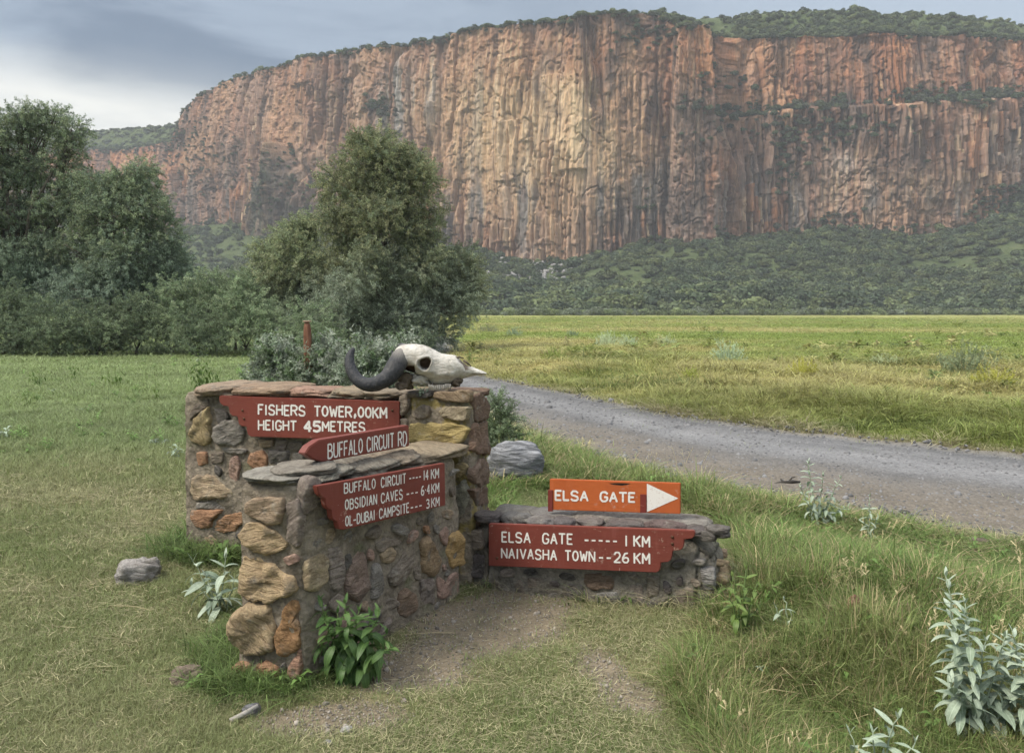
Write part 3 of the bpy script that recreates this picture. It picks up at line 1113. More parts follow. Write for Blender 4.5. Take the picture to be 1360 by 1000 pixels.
# scree at the foot of the pale buttress
def rock_mesh(seed, p=3.2, n=7, rough=.16, strat=0.0, flat=(1, 1, 1), stratdir=(0, 0, 1)):
    g = np.linspace(-1, 1, n)
    V, F = [], []
    for ax in range(3):
        for sgn in (-1, 1):
            A_, B_ = np.meshgrid(g, g, indexing='ij')
            A_, B_ = np.tan(A_ * .72) / math.tan(.72), np.tan(B_ * .72) / math.tan(.72)
            Q = np.zeros((n, n, 3))
            Q[..., ax] = sgn
            Q[..., (ax + 1) % 3] = A_
            Q[..., (ax + 2) % 3] = B_
            F.append(grid_faces(n, n, sgn < 0) + len(V) * n * n)
            V.append(Q.reshape(-1, 3))
    V = np.concatenate(V)
    F = np.concatenate(F)
    key = np.round(V, 5)
    _, idx, inv = np.unique(key, axis=0, return_index=True, return_inverse=True)
    V = V[idx]
    F = inv.ravel()[F]
    nrm = (np.abs(V) ** p).sum(1) ** (1 / p)
    V = V / nrm[:, None]
    s0 = seed * 13.7
    d = rough * fbm3(V[:, 0] * 1.3 + s0, V[:, 1] * 1.3, V[:, 2] * 1.3, seed, 4) * 1.6
    fc = np.round(fbm3(V[:, 0] * 1.1 - s0, V[:, 1] * 1.1, V[:, 2] * 1.1, seed + 5, 2) * 4) / 4 * rough * .5
    d = d - rough * .45 * np.abs(fbm3(V[:, 0] * 2.3 + s0, V[:, 1] * 2.3, V[:, 2] * 2.3, seed + 3, 3))
    V = V * (1 + d + fc)[:, None]
    if strat:
        sdv = np.array(stratdir) / np.linalg.norm(stratdir)
        w = V @ sdv + .12 * fbm3(V[:, 0] * 2, V[:, 1] * 2, V[:, 2] * 2, seed + 9, 2)
        V = V * (1 + strat * (np.abs(((w * 4.5) % 1) - .5) - .25))[:, None]
    V = V * np.array(flat)
    return V, F


m = M('pale_scree', .95, .15)
m.col(m.mix(m.noise(m.coord('Object'), 2, 3), (.17, .165, .16), (.33, .32, .31)))
scree_mat = m.m
RCK = proto_collection('scree_forms', [mesh_np('scree_rock', *rock_mesh(s, 4, 4, .3)) for s in (1, 2, 3, 4, 5)], scree_mat)
n = 260
pxr = rng.normal(703, 26, n)
pyr = rng.uniform(342, 372, n)
P = []
for a_, b_ in zip(pxr, pyr):
    i = np.argmin(np.abs(PXL[hs_i] - a_))
    pyl = proj(HX[i], HY[i], HZ[i])[1]
    j = np.argmin(np.abs(pyl - b_))
    P.append((HX[i, j], HY[i, j], HZ[i, j] + .2))
o = scatter('scree', np.array(P), rng.uniform(0, 6, (n, 3)), rng.uniform(.3, 1.1, n), np.ones((n, 3)), rng.integers(0, 5, n), RCK)
tag(o, 'pale grey fallen rock rubble at the foot of the cliff', kind='stuff')

# ------------------------------------------------------------------ haze
hz = MB()
x0, x1, y0, y1, z0, z1 = -2600, 1500, -60, 1400, -1.6, 215
hz.add([(x, y, z) for x in (x0, x1) for y in (y0, y1) for z in (z0, z1)],
       [(0, 1, 3, 2), (4, 6, 7, 5), (0, 4, 5, 1), (2, 3, 7, 6), (0, 2, 6, 4), (1, 5, 7, 3)])
hm = bpy.data.materials.new('haze')
hm.use_nodes = True
hm.node_tree.nodes.clear()
ho = hm.node_tree.nodes.new('ShaderNodeOutputMaterial')
hv = hm.node_tree.nodes.new('ShaderNodeVolumePrincipled')
hv.inputs['Color'].default_value = (.88, .93, 1.0, 1)
hv.inputs['Density'].default_value = 0.00036
hv.inputs['Anisotropy'].default_value = 0.0
hm.node_tree.links.new(hv.outputs[0], ho.inputs['Volume'])
USE_HAZE = True
if USE_HAZE:
    hz_o = link('haze', hz.mesh('haze'), None, hm)
    tag(hz_o, 'thin pale blue air haze over the plain', kind='stuff')

# ================================================================== STONE WALLS
def plan_plane(p0, p1):
    p0, p1 = np.array(p0[:2], float), np.array(p1[:2], float)
    t = (p1 - p0) / np.linalg.norm(p1 - p0)
    nrm = np.array([t[1], -t[0]])                     # outward, to the right of travel
    if nrm @ (-(p0 + p1) / 2) < 0:
        nrm = -nrm
    return p0, t, nrm, np.linalg.norm(p1 - p0)


class Face:
    """a vertical wall face: s along it, z up, and outward distance"""
    def __init__(self, p0, p1, z0=-0.03, ztop=1.0, out=None):
        self.p0, self.t, self.n, self.L = plan_plane(p0, p1)
        if out is not None and self.n @ np.array(out) < 0:
            self.n = -self.n
        self.z0, self.ztop = z0, ztop
        self.items = []

    def zt(self, s):
        return self.ztop(s / self.L) if callable(self.ztop) else self.ztop

    def P(self, s, z, o=0.0):
        s, z = np.asarray(s, float), np.asarray(z, float)
        q = self.p0[None] + s[:, None] * self.t[None] + (np.zeros_like(s) + o)[:, None] * self.n[None]
        return np.column_stack([q, z])

    def hit(self, px, py, off=0.0):
        d = ray(px, py)
        p0 = self.p0 + self.n * off
        k = (p0 @ self.n) / (d[:2] @ self.n)
        h = d * k
        return float((h[:2] - p0) @ self.t), float(h[2] + CAM_H)

    def trace(self, pts, off=0.0):
        return np.array([self.hit(x, y, off) for x, y in pts])


def xf(pts, k, ox, oy):
    return [(ox + x / k, oy + y / k) for x, y in pts]


YEL, OCH, TAN_, LTB = (.38, .30, .17), (.40, .30, .185), (.36, .28, .19), (.31, .235, .165)
ORG, PNK, GRY, DGR = (.37, .215, .13), (.33, .225, .18), (.235, .215, .19), (.12, .11, .10)
BRG, LGR, MAU = (.215, .18, .145), (.32, .30, .27), (.25, .21, .18)

m = M('wall_stone', .93, .18)
oi = m.n.new('ShaderNodeObjectInfo')
pos = m.coord('Object')
rv = m.n.new('ShaderNodeCombineXYZ')
m.l.new(m.math('MULTIPLY', oi.outputs['Random'], 37.0), rv.inputs[0])
m.l.new(m.math('MULTIPLY', oi.outputs['Random'], 11.0), rv.inputs[2])
av = m.n.new('ShaderNodeVectorMath')
m.l.new(pos, av.inputs[0])
m.l.new(rv.outputs[0], av.inputs[1])
# the bedding of each stone runs at its own angle
vr = m.n.new('ShaderNodeVectorRotate')
vr.rotation_type = 'AXIS_ANGLE'
m.l.new(av.outputs[0], vr.inputs['Vector'])
vr.inputs['Axis'].default_value = (.5, .8, .2)
m.l.new(m.math('MULTIPLY', m.math('SUBTRACT', oi.outputs['Random'], 0.5), 1.6), vr.inputs['Angle'])
bed = m.noise(m.mapping(vr.outputs[0], (7, 7, 34)), 1.6, 6, .65, .8)
blot = m.noise(av.outputs[0], 9, 5, .6)
gran = m.noise(av.outputs[0], 95, 4, .7)
c = m.mix(1.0, oi.outputs['Color'], m.ramp(bed, [(.25, (.52, .48, .46)), (.5, (1, 1, 1)), (.75, (1.38, 1.40, 1.38))]), 'MULTIPLY')
c = m.mix(m.mr(blot, .52, .72, 0, .7), c, (.14, .125, .105))
c = m.mix(m.mr(m.noise(av.outputs[0], 16, 4), .60, .74, 0, .5), c, (.36, .34, .29))
c = m.mix(1.0, c, m.ramp(gran, [(.25, (.68, .68, .68)), (.75, (1.3, 1.3, 1.3))]), 'MULTIPLY')
m.col(c)
m.bump(m.math('ADD', m.math('MULTIPLY', bed, 1.6), m.math('ADD', m.math('MULTIPLY', gran, .5), blot)), 1.0, .016)
STONE = m.m


def mortar_mat(name, lich=0.0, base=(.245, .212, .168)):
    m = M(name, .96, .12)
    pos = m.coord('Object')
    n1 = m.noise(pos, 6, 5, .65)
    n2_ = m.noise(pos, 40, 5, .7)
    vo = m.voro(pos, 26, 'F1', 'Distance')
    dk = tuple(v * .42 for v in base)
    lt = tuple(v * 1.4 for v in base)
    c = m.ramp(n1, [(.28, dk), (.5, base), (.72, lt)])
    c = m.mix(1.0, c, m.ramp(n2_, [(.25, (.6, .6, .6)), (.75, (1.35, 1.33, 1.3))]), 'MULTIPLY')
    c = m.mix(m.mr(m.noise(pos, 3.2, 4), .58, .7, 0, .6), c, (.14, .155, .08))
    if lich:
        c = m.mix(m.mr(m.noise(pos, 7.5, 5, .6), .50, .60, 0, lich), c, (.27, .215, .075))
    m.col(c)
    m.bump(m.math('ADD', m.math('MULTIPLY', n2_, 1.2), m.math('ADD', n1, m.math('MULTIPLY', vo, .6))), 1.0, .02)
    return m.m


MORT, MORTL = mortar_mat('lime_mortar'), mortar_mat('mortar_with_lichen', .85)
MORTG = mortar_mat('grey_mortar', 0, (.235, .215, .18))


def core(name, quad, ztop, parent, mat, res=.02, zb=-.06, amp=.009, rnd=.05):
    """lumpy mortar body over a four-cornered plan; quad = front-left, front-right, back-right, back-left"""
    q = np.array(quad, float)

    def mp_(u, v, w):
        u, v, w = np.broadcast_arrays(u, v, w)
        xy = (1 - u)[..., None] * (1 - v)[..., None] * q[0] + u[..., None] * (1 - v)[..., None] * q[1] + u[..., None] * v[..., None] * q[2] + (1 - u)[..., None] * v[..., None] * q[3]
        zt_ = ztop(u, v)
        # batter: slightly wider at the bottom, edges rounded off
        c = q.mean(0)
        z = zb + (zt_ - zb) * w
        Lx = np.linalg.norm(q[1] - q[0])
        Ly = np.linalg.norm(q[3] - q[0])
        su, sv, sw = np.minimum(u, 1 - u) * Lx, np.minimum(v, 1 - v) * Ly, (1 - w) * (zt_ - zb)
        k = np.maximum(0, 1 - su / rnd) ** 2 * .3 * rnd
        k2 = np.maximum(0, 1 - sv / rnd) ** 2 * .3 * rnd
        k3 = np.maximum(0, 1 - sw / rnd) ** 2 * .5 * rnd
        eu = (q[1] - q[0]) / Lx
        ev = (q[3] - q[0]) / Ly
        shp_u = np.where(u < .5, 1, -1)[..., None] * eu
        shp_v = np.where(v < .5, 1, -1)[..., None] * ev
        xy = xy + shp_u * (k2 * (su < rnd) + k3 * (su < 1e-6))[..., None] + shp_v * (k * (sv < rnd) + k3 * (sv < 1e-6))[..., None]
        xy = xy - shp_u * ((1 - w) * .022 * (su < 1e-6))[..., None] - shp_v * ((1 - w) * .022 * (sv < 1e-6))[..., None]
        z = z - (k + k2) * (w > .999)
        P_ = np.concatenate([xy, z[..., None]], -1)
        d = np.stack([fbm3(P_[..., 0] * 7, P_[..., 1] * 7, P_[..., 2] * 7, 400 + a_, 4) for a_ in range(3)], -1) * amp * 1.6
        d += np.stack([fbm3(P_[..., 0] * 28, P_[..., 1] * 28, P_[..., 2] * 28, 410 + a_, 2) for a_ in range(3)], -1) * amp * .45
        return P_ + d
    Lx, Ly, Lz = np.linalg.norm(q[1] - q[0]), np.linalg.norm(q[3] - q[0]), 1.0
    nu, nv, nw = max(4, int(Lx / res)), max(4, int(Ly / res)), int(float(np.max(ztop(np.array([0., 1.]), np.array([0., 0.])))) / res) + 3
    u, v, w = np.linspace(0, 1, nu), np.linspace(0, 1, nv), np.linspace(0, 1, nw)
    mb = MB()
    for (A_, B_, fn, fl) in ((u, w, lambda a, b: mp_(a, 0 * a, b), False), (u, w, lambda a, b: mp_(a, 0 * a + 1, b), True),
                             (v, w, lambda a, b: mp_(0 * a, a, b), True), (v, w, lambda a, b: mp_(0 * a + 1, a, b), False),
                             (u, v, lambda a, b: mp_(a, b, 0 * a + 1), False)):
        Ag, Bg = np.meshgrid(A_, B_, indexing='ij')
        mb.add(fn(Ag, Bg).reshape(-1, 3), grid_faces(len(A_), len(B_), fl))
    me = mb.mesh(name, True)
    return link(name, me, parent, mat)


def stone(face, poly, colr, parent, bulge=.028, seed=0, sink=.02, name='stone'):
    """one stone set in the face: its outline comes from the photo, its bulk from noise"""
    p = np.asarray(poly, float)
    # resample and roughen the outline
    seg = np.roll(p, -1, 0) - p
    L = np.linalg.norm(seg, axis=1)
    per = L.sum()
    n = int(np.clip(per / .016, 14, 46))
    cum = np.concatenate([[0], np.cumsum(L)])
    ts = np.linspace(0, per, n, endpoint=False)
    k = np.searchsorted(cum, ts, 'right') - 1
    k = np.clip(k, 0, len(p) - 1)
    o = p[k] + seg[k] * ((ts - cum[k]) / L[k])[:, None]
    o = (np.roll(o, 1, 0) + 4 * o + np.roll(o, -1, 0)) / 6
    c = o.mean(0)
    size = math.sqrt(max(1e-5, 0.5 * abs(np.sum(o[:, 0] * np.roll(o[:, 1], -1) - o[:, 1] * np.roll(o[:, 0], -1)))))
    o = o + (np.stack([n2(o[:, 0] * 45, o[:, 1] * 45, seed), n2(o[:, 0] * 45, o[:, 1] * 45, seed + 1)], 1)) * .05 * size
    rings = [(1.05, -sink), (1.045, .10), (1.02, .55), (.95, .86), (.82, 1.0), (.60, 1.04), (.34, 1.0), (.13, 1.0)]
    V, F = [], []
    th = random.uniform(0, 6.28)
    for r_, h in rings:
        q = c + (o - c) * r_
        hh = bulge * (h if h >= 0 else 0)
        if h >= 0:
            x_, y_ = q[:, 0], q[:, 1]
            tilt = ((q - c) @ np.array([math.cos(th), math.sin(th)])) / (size + 1e-6) * bulge * .5
            g = fbm2(x_ * 12 + seed, y_ * 12, seed, 3) * bulge * .7 - np.abs(fbm2(x_ * 22 + seed, y_ * 30, seed + 4, 3)) * bulge * .55 + np.round(fbm2(x_ * 11 - seed, y_ * 13, seed + 7, 2) * 4) / 4 * bulge * .9
            st = (np.abs(((y_ + .3 * x_ * math.sin(th) + .01 * fbm2(x_ * 20, y_ * 8, seed)) * 46 + seed) % 1 - .5) - .25) * bulge * .28
            hh = hh + (tilt + g + st) * min(1, h)
        V.append(face.P(q[:, 0], q[:, 1], hh + .010 if h >= 0 else h))
    for i in range(len(rings) - 1):
        for j in range(n):
            k2 = (j + 1) % n
            F.append((i * n + j, i * n + k2, (i + 1) * n + k2, (i + 1) * n + j))
    V = np.concatenate(V)
    V = np.vstack([V, V[-n:].mean(0)[None]])
    tri = np.array([((len(rings) - 1) * n + j, (len(rings) - 1) * n + (j + 1) % n, len(V) - 1) for j in range(n)])
    F = np.array(F)
    nv = np.cross(V[F[n * 3, 1]] - V[F[n * 3, 0]], V[F[n * 3, 3]] - V[F[n * 3, 0]])
    # orientation: last triangle fan should point outward
    tn = np.cross(V[tri[:, 1]] - V[tri[:, 0]], V[tri[:, 2]] - V[tri[:, 0]]).sum(0)
    if tn[:2] @ face.n < 0:
        F, tri = F[:, ::-1], tri[:, ::-1]
    me = mesh_np('stone', V, [F, tri], False)
    me.polygons.foreach_set('use_smooth', np.ones(len(me.polygons), bool))
    ob = link(name, me, parent, STONE)
    f_ = random.uniform(.86, 1.16)
    ob.color = (colr[0] * f_, colr[1] * f_, colr[2] * f_, 1)
    return ob


def autofill(face, polys, cols, parent, rmin=.022, rmax=.07, tries=900, seed=1, avoid=(), maxn=60, aspect=1.4, bulge=.018):
    r = np.random.default_rng(seed)
    g = .01
    ns, nz_ = int(face.L / g) + 1, int(face.zt(0) / g) + 12
    occ = np.zeros((ns, nz_), bool)
    sg, zg = np.meshgrid(np.arange(ns) * g, np.arange(nz_) * g, indexing='ij')
    for p in list(polys) + list(avoid):
        occ |= in_poly(sg, zg, [tuple(q) for q in p])
    tops = np.array([face.zt(s) for s in np.arange(ns) * g])
    occ |= zg > tops[:, None] - .015
    cnt = 0
    for k in range(tries):
        rad = rmax * (rmin / rmax) ** (k / tries)
        mg = min(rad * aspect * 1.1 + .02, face.L * .45)
        s, z = r.uniform(mg, face.L - mg), r.uniform(0.01, face.zt(0) - rad)
        ang = r.uniform(-.5, .5) + (0 if r.uniform() < .6 else 1.5)
        a_, b_ = rad * aspect * r.uniform(.8, 1.1), rad * r.uniform(.6, .95)
        ds, dz = sg - s, zg - z
        u_, w_ = ds * math.cos(ang) + dz * math.sin(ang), -ds * math.sin(ang) + dz * math.cos(ang)
        el = (u_ / (a_ + .008)) ** 2 + (w_ / (b_ + .008)) ** 2 < 1
        if (occ & el).any() or not el.any():
            continue
        occ |= (u_ / (a_ + .004)) ** 2 + (w_ / (b_ + .004)) ** 2 < 1
        m_ = r.integers(5, 9)
        th = np.sort(r.uniform(0, 2 * np.pi, m_))
        th = np.linspace(0, 2 * np.pi, m_, endpoint=False) + r.uniform(-.3, .3, m_)
        rr = r.uniform(.78, 1.12, m_)
        uu, ww = np.cos(th) * rr * a_, np.sin(th) * rr * b_
        poly = np.column_stack([s + uu * math.cos(ang) - ww * math.sin(ang), z + uu * math.sin(ang) + ww * math.cos(ang)])
        stone(face, poly, cols[r.integers(0, len(cols))], parent, bulge=bulge * (.6 + rad * 10), seed=seed * 100 + k)
        cnt += 1
        if cnt >= maxn:
            break


def cap(parent, c, l, w, h, rz, colr, seed, tilt=(0, 0), p=3.6, name='capstone', rough=.13, strat=.10, nseg=11):
    V, F = rock_mesh(seed, p, nseg, rough, strat, (l / 2, w / 2, h / 2), (0.1, .15, 1))
    me = mesh_np(name, V, F, False)
    me.polygons.foreach_set('use_smooth', np.ones(len(me.polygons), bool))
    o = link(name, me, parent, STONE)
    o.location = c
    o.rotation_euler = (tilt[0], tilt[1], rz)
    o.color = (*colr, 1)
    return o


def top_run(face, spans, parent, zc, inset, width, cols, seed, hts, tilt=0.0, rough=.13):
    """capstones laid along the head of a wall; spans are picture columns along the front edge"""
    rz = math.atan2(face.t[1], face.t[0])
    for k, (a_, b_) in enumerate(spans):
        s0, s1 = face.hit(a_, zc if zc > 5 else 600)[0], face.hit(b_, zc if zc > 5 else 600)[0]
        yield k, (s0 + s1) / 2, abs(s1 - s0), rz


# ---- plan of the walls
A = gnd(405, 908)[:2]
D = gnd(610, 788)[:2]
B = np.array([A[0] - .292, A[1] + .06])
E_ = D + (B - A)
F1 = np.array([-.147 * 4.62, 4.52])
F2 = np.array([-.0535 * 4.36, 4.25])
F3 = np.array([-.031 * 4.78, 4.66])
F4 = F1 + (F3 - F2)
W1a = gnd(249, 728)[:2]
W1b = np.array([F1[0] - .01, F1[1] + .05])
W3a = gnd(628, 777)[:2]
W3b = gnd(952, 822)[:2]
t1 = (W1b - W1a) / np.linalg.norm(W1b - W1a)
n1 = np.array([-t1[1], t1[0]])
t3 = (W3b - W3a) / np.linalg.norm(W3b - W3a)
n3_ = np.array([-t3[1], t3[0]])

wall = thing('stone_sign_wall', 'low rough stone and mortar wall with three wings carrying the painted signboards', 'wall',
             (float(F2[0]), float(F2[1]), 0))
wall.location = (0, 0, 0)
Z1, ZP = 1.085, 1.10
core('wall_core', [W1a, W1b, W1b + n1 * .34, W1a + n1 * .34], lambda u, v: 1.06 + 0 * u, wall, MORT)
core('wall_core', [A, D, E_, B], lambda u, v: .875 - .075 * u, wall, MORT)
core('wall_core', [W3a, W3b, W3b + n3_ * .34, W3a + n3_ * .34], lambda u, v: .37 + .075 * u - .10 * sst(.86, 1.0, u), wall, MORTG, rnd=.09)
core('pillar_core', [F1, F2, F3, F4], lambda u, v: ZP - .0 + 0 * u, wall, MORTL, rnd=.07)

# ---- face 1: back wing
f1_ = Face(W1a, W1b, ztop=1.05)
k1 = (4, 240, 490)
S1 = [([(100, 240), (160, 200), (168, 300), (162, 395), (115, 402), (50, 372), (60, 320)], YEL, .05),
      ([(90, 190), (150, 160), (155, 195), (100, 235), (62, 275), (60, 230)], BRG, .03),
      ([(185, 305), (250, 265), (318, 290), (345, 340), (330, 385), (290, 408), (200, 400), (180, 360)], GRY, .035),
      ([(183, 210), (235, 215), (270, 262), (205, 288)], DGR, .03),
      ([(88, 445), (145, 435), (152, 498), (100, 512)], ORG, .022), ([(165, 445), (235, 440), (228, 500), (170, 500)], BRG, .02),
      ([(275, 470), (310, 460), (320, 520), (310, 598), (275, 590), (262, 530)], PNK, .028),
      ([(375, 450), (430, 432), (465, 465), (465, 520), (400, 532), (358, 495)], ORG, .03),
      ([(85, 565), (180, 560), (235, 610), (290, 650), (270, 680), (90, 690), (63, 640)], TAN_, .045),
      ([(95, 705), (300, 700), (325, 722), (240, 742), (90, 737)], GRY, .02),
      ([(65, 752), (120, 740), (235, 748), (182, 800), (178, 838), (100, 840), (62, 800)], ORG, .04),
      ([(188, 812), (250, 772), (330, 755), (352, 800), (300, 857), (215, 870), (180, 847)], (.34, .20, .115), .04),
      ([(230, 417), (360, 425), (350, 450), (240, 440)], GRY, .02), ([(470, 430), (582, 435), (572, 505), (480, 502)], DGR, .03),
      ([(420, 372), (500, 370), (490, 412), (425, 412)], LTB, .02), ([(510, 380), (570, 375), (560, 428), (508, 432)], MAU, .02),
      ([(582, 392), (655, 385), (645, 430), (582, 430)], BRG, .02), ([(600, 445), (660, 440), (655, 490), (600, 495)], GRY, .02),
      ([(330, 600), (370, 585), (380, 640), (335, 660)], BRG, .02)]
pl1 = [f1_.trace(xf(p, *k1)) for p, c_, b_ in S1]
for k, ((p, c_, b_), q) in enumerate(zip(S1, pl1)):
    stone(f1_, q, c_, wall, b_ * .52, 500 + k)
CG = [GRY, BRG, DGR, MAU, LTB, BRG, GRY, PNK]
sg1 = f1_.trace([(300, 530), (533, 536), (533, 590), (330, 582)])
autofill(f1_, pl1, CG, wall, seed=3, avoid=[sg1], maxn=34, rmax=.06)

# ---- wing 2: end face and long side
fe = Face(B, A, ztop=.85)
k2 = (3.125, 300, 600)
S2 = [([(80, 212), (110, 190), (240, 187), (248, 240), (240, 288), (200, 298), (85, 257)], LTB, .04),
      ([(66, 330), (100, 292), (150, 292), (230, 340), (262, 380), (230, 410), (170, 428), (75, 372)], OCH, .05),
      ([(80, 442), (140, 440), (200, 462), (296, 530), (290, 575), (200, 614), (90, 605), (58, 580), (60, 520)], OCH, .05),
      ([(78, 640), (110, 620), (190, 640), (212, 700), (212, 822), (78, 832), (24, 760), (28, 700), (58, 665)], (.35, .265, .165), .06),
      ([(245, 640), (278, 612), (305, 620), (312, 795), (265, 845), (222, 832), (215, 750), (235, 690)], (.36, .215, .11), .045),
      ([(28, 890), (70, 862), (123, 872), (126, 985), (34, 980)], (.31, .19, .12), .04),
      ([(136, 872), (172, 857), (225, 882), (236, 930), (222, 990), (136, 985)], (.34, .20, .12), .04),
      ([(268, 885), (312, 810), (322, 900), (318, 1000), (255, 998)], (.34, .21, .15), .035),
      ([(240, 440), (290, 418), (310, 450), (265, 472)], PNK, .022),
      ([(258, 215), (300, 195), (332, 230), (330, 320), (305, 395), (262, 370), (256, 290)], MAU, .035)]
pl2 = [fe.trace(xf(p, *k2)) for p, c_, b_ in S2]
for k, ((p, c_, b_), q) in enumerate(zip(S2, pl2)):
    q[:, 0] = np.clip(q[:, 0], -.04, fe.L + .012)
    stone(fe, q, c_, wall, b_ * .52, 540 + k)
autofill(fe, pl2, [BRG, GRY, LTB], wall, seed=4, maxn=8, rmax=.035)
fs = Face(A, D, ztop=lambda t: .86 - .07 * t)
k3 = (4.1654, 400, 580)
S3 = [([(60, 215), (10, 230), (-5, 300), (-10, 420), (25, 430), (70, 380), (110, 330), (90, 250)], MAU, .04),
      ([(130, 512), (163, 496), (170, 540), (147, 590), (118, 592)], (.34, .27, .19), .028),
      ([(12, 690), (60, 650), (118, 642), (133, 700), (128, 790), (60, 848), (20, 840)], (.33, .265, .175), .035),
      ([(140, 622), (200, 607), (222, 680), (220, 818), (200, 850), (142, 820)], MAU, .03),
      ([(285, 640), (328, 640), (355, 700), (355, 850), (303, 908), (240, 870), (228, 800)], (.25, .185, .15), .04),
      ([(385, 702), (420, 700), (440, 780), (440, 875), (365, 900), (368, 780)], (.27, .25, .225), .03),
      ([(425, 645), (480, 603), (518, 630), (508, 690), (440, 695)], TAN_, .03),
      ([(402, 592), (450, 560), (540, 572), (520, 598), (475, 600), (420, 640)], BRG, .03),
      ([(470, 762), (560, 640), (618, 603), (608, 700), (558, 790), (482, 828)], BRG, .035),
      ([(530, 852), (580, 832), (625, 870), (615, 955), (562, 995), (520, 975)], (.25, .18, .13), .035),
      ([(652, 592), (690, 545), (738, 620), (768, 680), (760, 738), (720, 772), (652, 738)], (.29, .21, .13), .04),
      ([(748, 532), (788, 492), (803, 520), (785, 603), (757, 570)], PNK, .03),
      ([(812, 542), (860, 517), (890, 572), (885, 700), (822, 724), (787, 640)], (.37, .25, .115), .045),
      ([(667, 492), (698, 487), (700, 535), (672, 533)], ORG, .02),
      ([(642, 792), (718, 782), (722, 915), (652, 925)], MAU, .03),
      ([(742, 765), (788, 812), (820, 755), (862, 745), (858, 858), (745, 895)], PNK, .03),
      ([(225, 650), (262, 640), (262, 690), (232, 740)], DGR, .02)]
pl3 = [fs.trace(xf(p, *k3)) for p, c_, b_ in S3]
for k, ((p, c_, b_), q) in enumerate(zip(S3, pl3)):
    q[:, 0] = np.clip(q[:, 0], -.01, fs.L + .05)
    stone(fs, q, c_, wall, b_ * .52, 580 + k)
sg3 = fs.trace([(425, 645), (591, 616), (591, 671), (452, 703)])
autofill(fs, pl3, CG, wall, seed=5, avoid=[sg3], maxn=40, rmax=.05)

# ---- pillar
fp = Face(F1, F2, ztop=1.09)
k4 = (4.76, 500, 490)
S4 = [([(240, 270), (288, 227), (343, 235), (345, 298), (292, 320), (235, 300)], BRG, .03),
      ([(400, 268), (440, 237), (592, 242), (575, 328), (500, 318), (422, 303)], (.28, .235, .165), .035),
      ([(215, 382), (240, 342), (380, 345), (520, 347), (583, 377), (532, 468), (490, 478), (350, 462), (215, 455)], (.37, .29, .13), .045),
      ([(255, 150), (345, 148), (345, 178), (262, 180)], DGR, .03),
      ([(155, 170), (205, 155), (215, 240), (165, 300), (150, 260)], BRG, .025),
      ([(158, 310), (200, 320), (205, 400), (160, 400)], BRG, .025),
      ([(380, 145), (560, 135), (600, 150), (585, 215), (470, 200), (375, 185)], (.20, .15, .10), .03),
      ([(510, 600), (555, 585), (580, 610), (558, 670), (512, 690)], YEL, .035),
      ([(512, 740), (560, 700), (588, 790), (575, 870), (545, 930), (512, 900)], (.25, .24, .19), .03)]
pl4 = [fp.trace(xf(p, *k4)) for p, c_, b_ in S4]
for k, ((p, c_, b_), q) in enumerate(zip(S4, pl4)):
    q[:, 0] = np.clip(q[:, 0], -.02, fp.L + .02)
    stone(fp, q, c_, wall, b_ * .52, 620 + k)
autofill(fp, pl4, [BRG, OCH, MAU, GRY], wall, seed=6, maxn=16, rmax=.045)
fpr = Face(F2, F3, ztop=1.09, out=(1, 0))
RB = (.17, .115, .085)
S5 = [([(612, 175), (650, 160), (690, 205), (692, 320), (615, 330)], RB, .03), ([(608, 345), (692, 335), (694, 540), (606, 525)], (.20, .135, .10), .035),
      ([(600, 640), (650, 565), (690, 585), (690, 720), (640, 745), (600, 700)], (.21, .15, .115), .035), ([(592, 760), (690, 745), (690, 850), (618, 862)], RB, .03)]
pl5 = [fpr.trace(xf(p, *k4)) for p, c_, b_ in S5]
for k, ((p, c_, b_), q) in enumerate(zip(S5, pl5)):
    q[:, 0] = np.clip(q[:, 0], -.02, fpr.L)
    stone(fpr, q, c_, wall, b_ * .52, 640 + k)
autofill(fpr, pl5, [RB, BRG, GRY], wall, seed=7, maxn=12, rmax=.06)

# ---- wing 3
f3_ = Face(W3a, W3b, ztop=lambda t: .34 + .06 * t)
k5 = (3.4, 600, 660)
DK3 = (.115, .100, .095)
S6 = [([(600, 342), (700, 340), (742, 370), (735, 408), (640, 412), (598, 385)], (.18, .13, .095), .03),
      ([(660, 425), (752, 420), (765, 480), (690, 505), (655, 470)], (.21, .205, .19), .03),
      ([(520, 392), (595, 390), (602, 470), (560, 490), (522, 440)], DGR, .03), ([(345, 362), (418, 362), (420, 430), (350, 430)], BRG, .025),
      ([(1120, 312), (1205, 320), (1208, 418), (1140, 410)], (.24, .23, .22), .03), ([(1140, 425), (1180, 425), (1180, 515), (1145, 515)], DGR, .03),
      ([(885, 352), (940, 355), (938, 440), (885, 450)], (.22, .19, .15), .02), ([(1112, 155), (1160, 150), (1208, 172), (1205, 200), (1130, 195)], DGR, .035),
      ([(1220, 155), (1255, 152), (1262, 195), (1225, 200)], DGR, .035), ([(1225, 228), (1270, 225), (1280, 298), (1232, 290)], DGR, .035),
      ([(70, 150), (140, 145), (150, 230), (80, 240)], BRG, .03), ([(90, 260), (150, 265), (148, 360), (95, 355)], DK3, .03),
      ([(1010, 420), (1090, 400), (1100, 480), (1030, 500)], BRG, .025), ([(770, 400), (860, 390), (868, 470), (790, 480)], MAU, .02)]
pl6 = [f3_.trace(xf(p, *k5)) for p, c_, b_ in S6]
for k, ((p, c_, b_), q) in enumerate(zip(S6, pl6)):
    q[:, 0] = np.clip(q[:, 0], .0, f3_.L - .012)
    stone(f3_, q, c_, wall, b_ * .52, 660 + k)
sg5 = f3_.trace([(649, 697), (918, 704), (872, 758), (649, 750)])
autofill(f3_, pl6, [BRG, DGR, GRY, DK3, MAU], wall, seed=8, avoid=[sg5], maxn=30, rmax=.045)
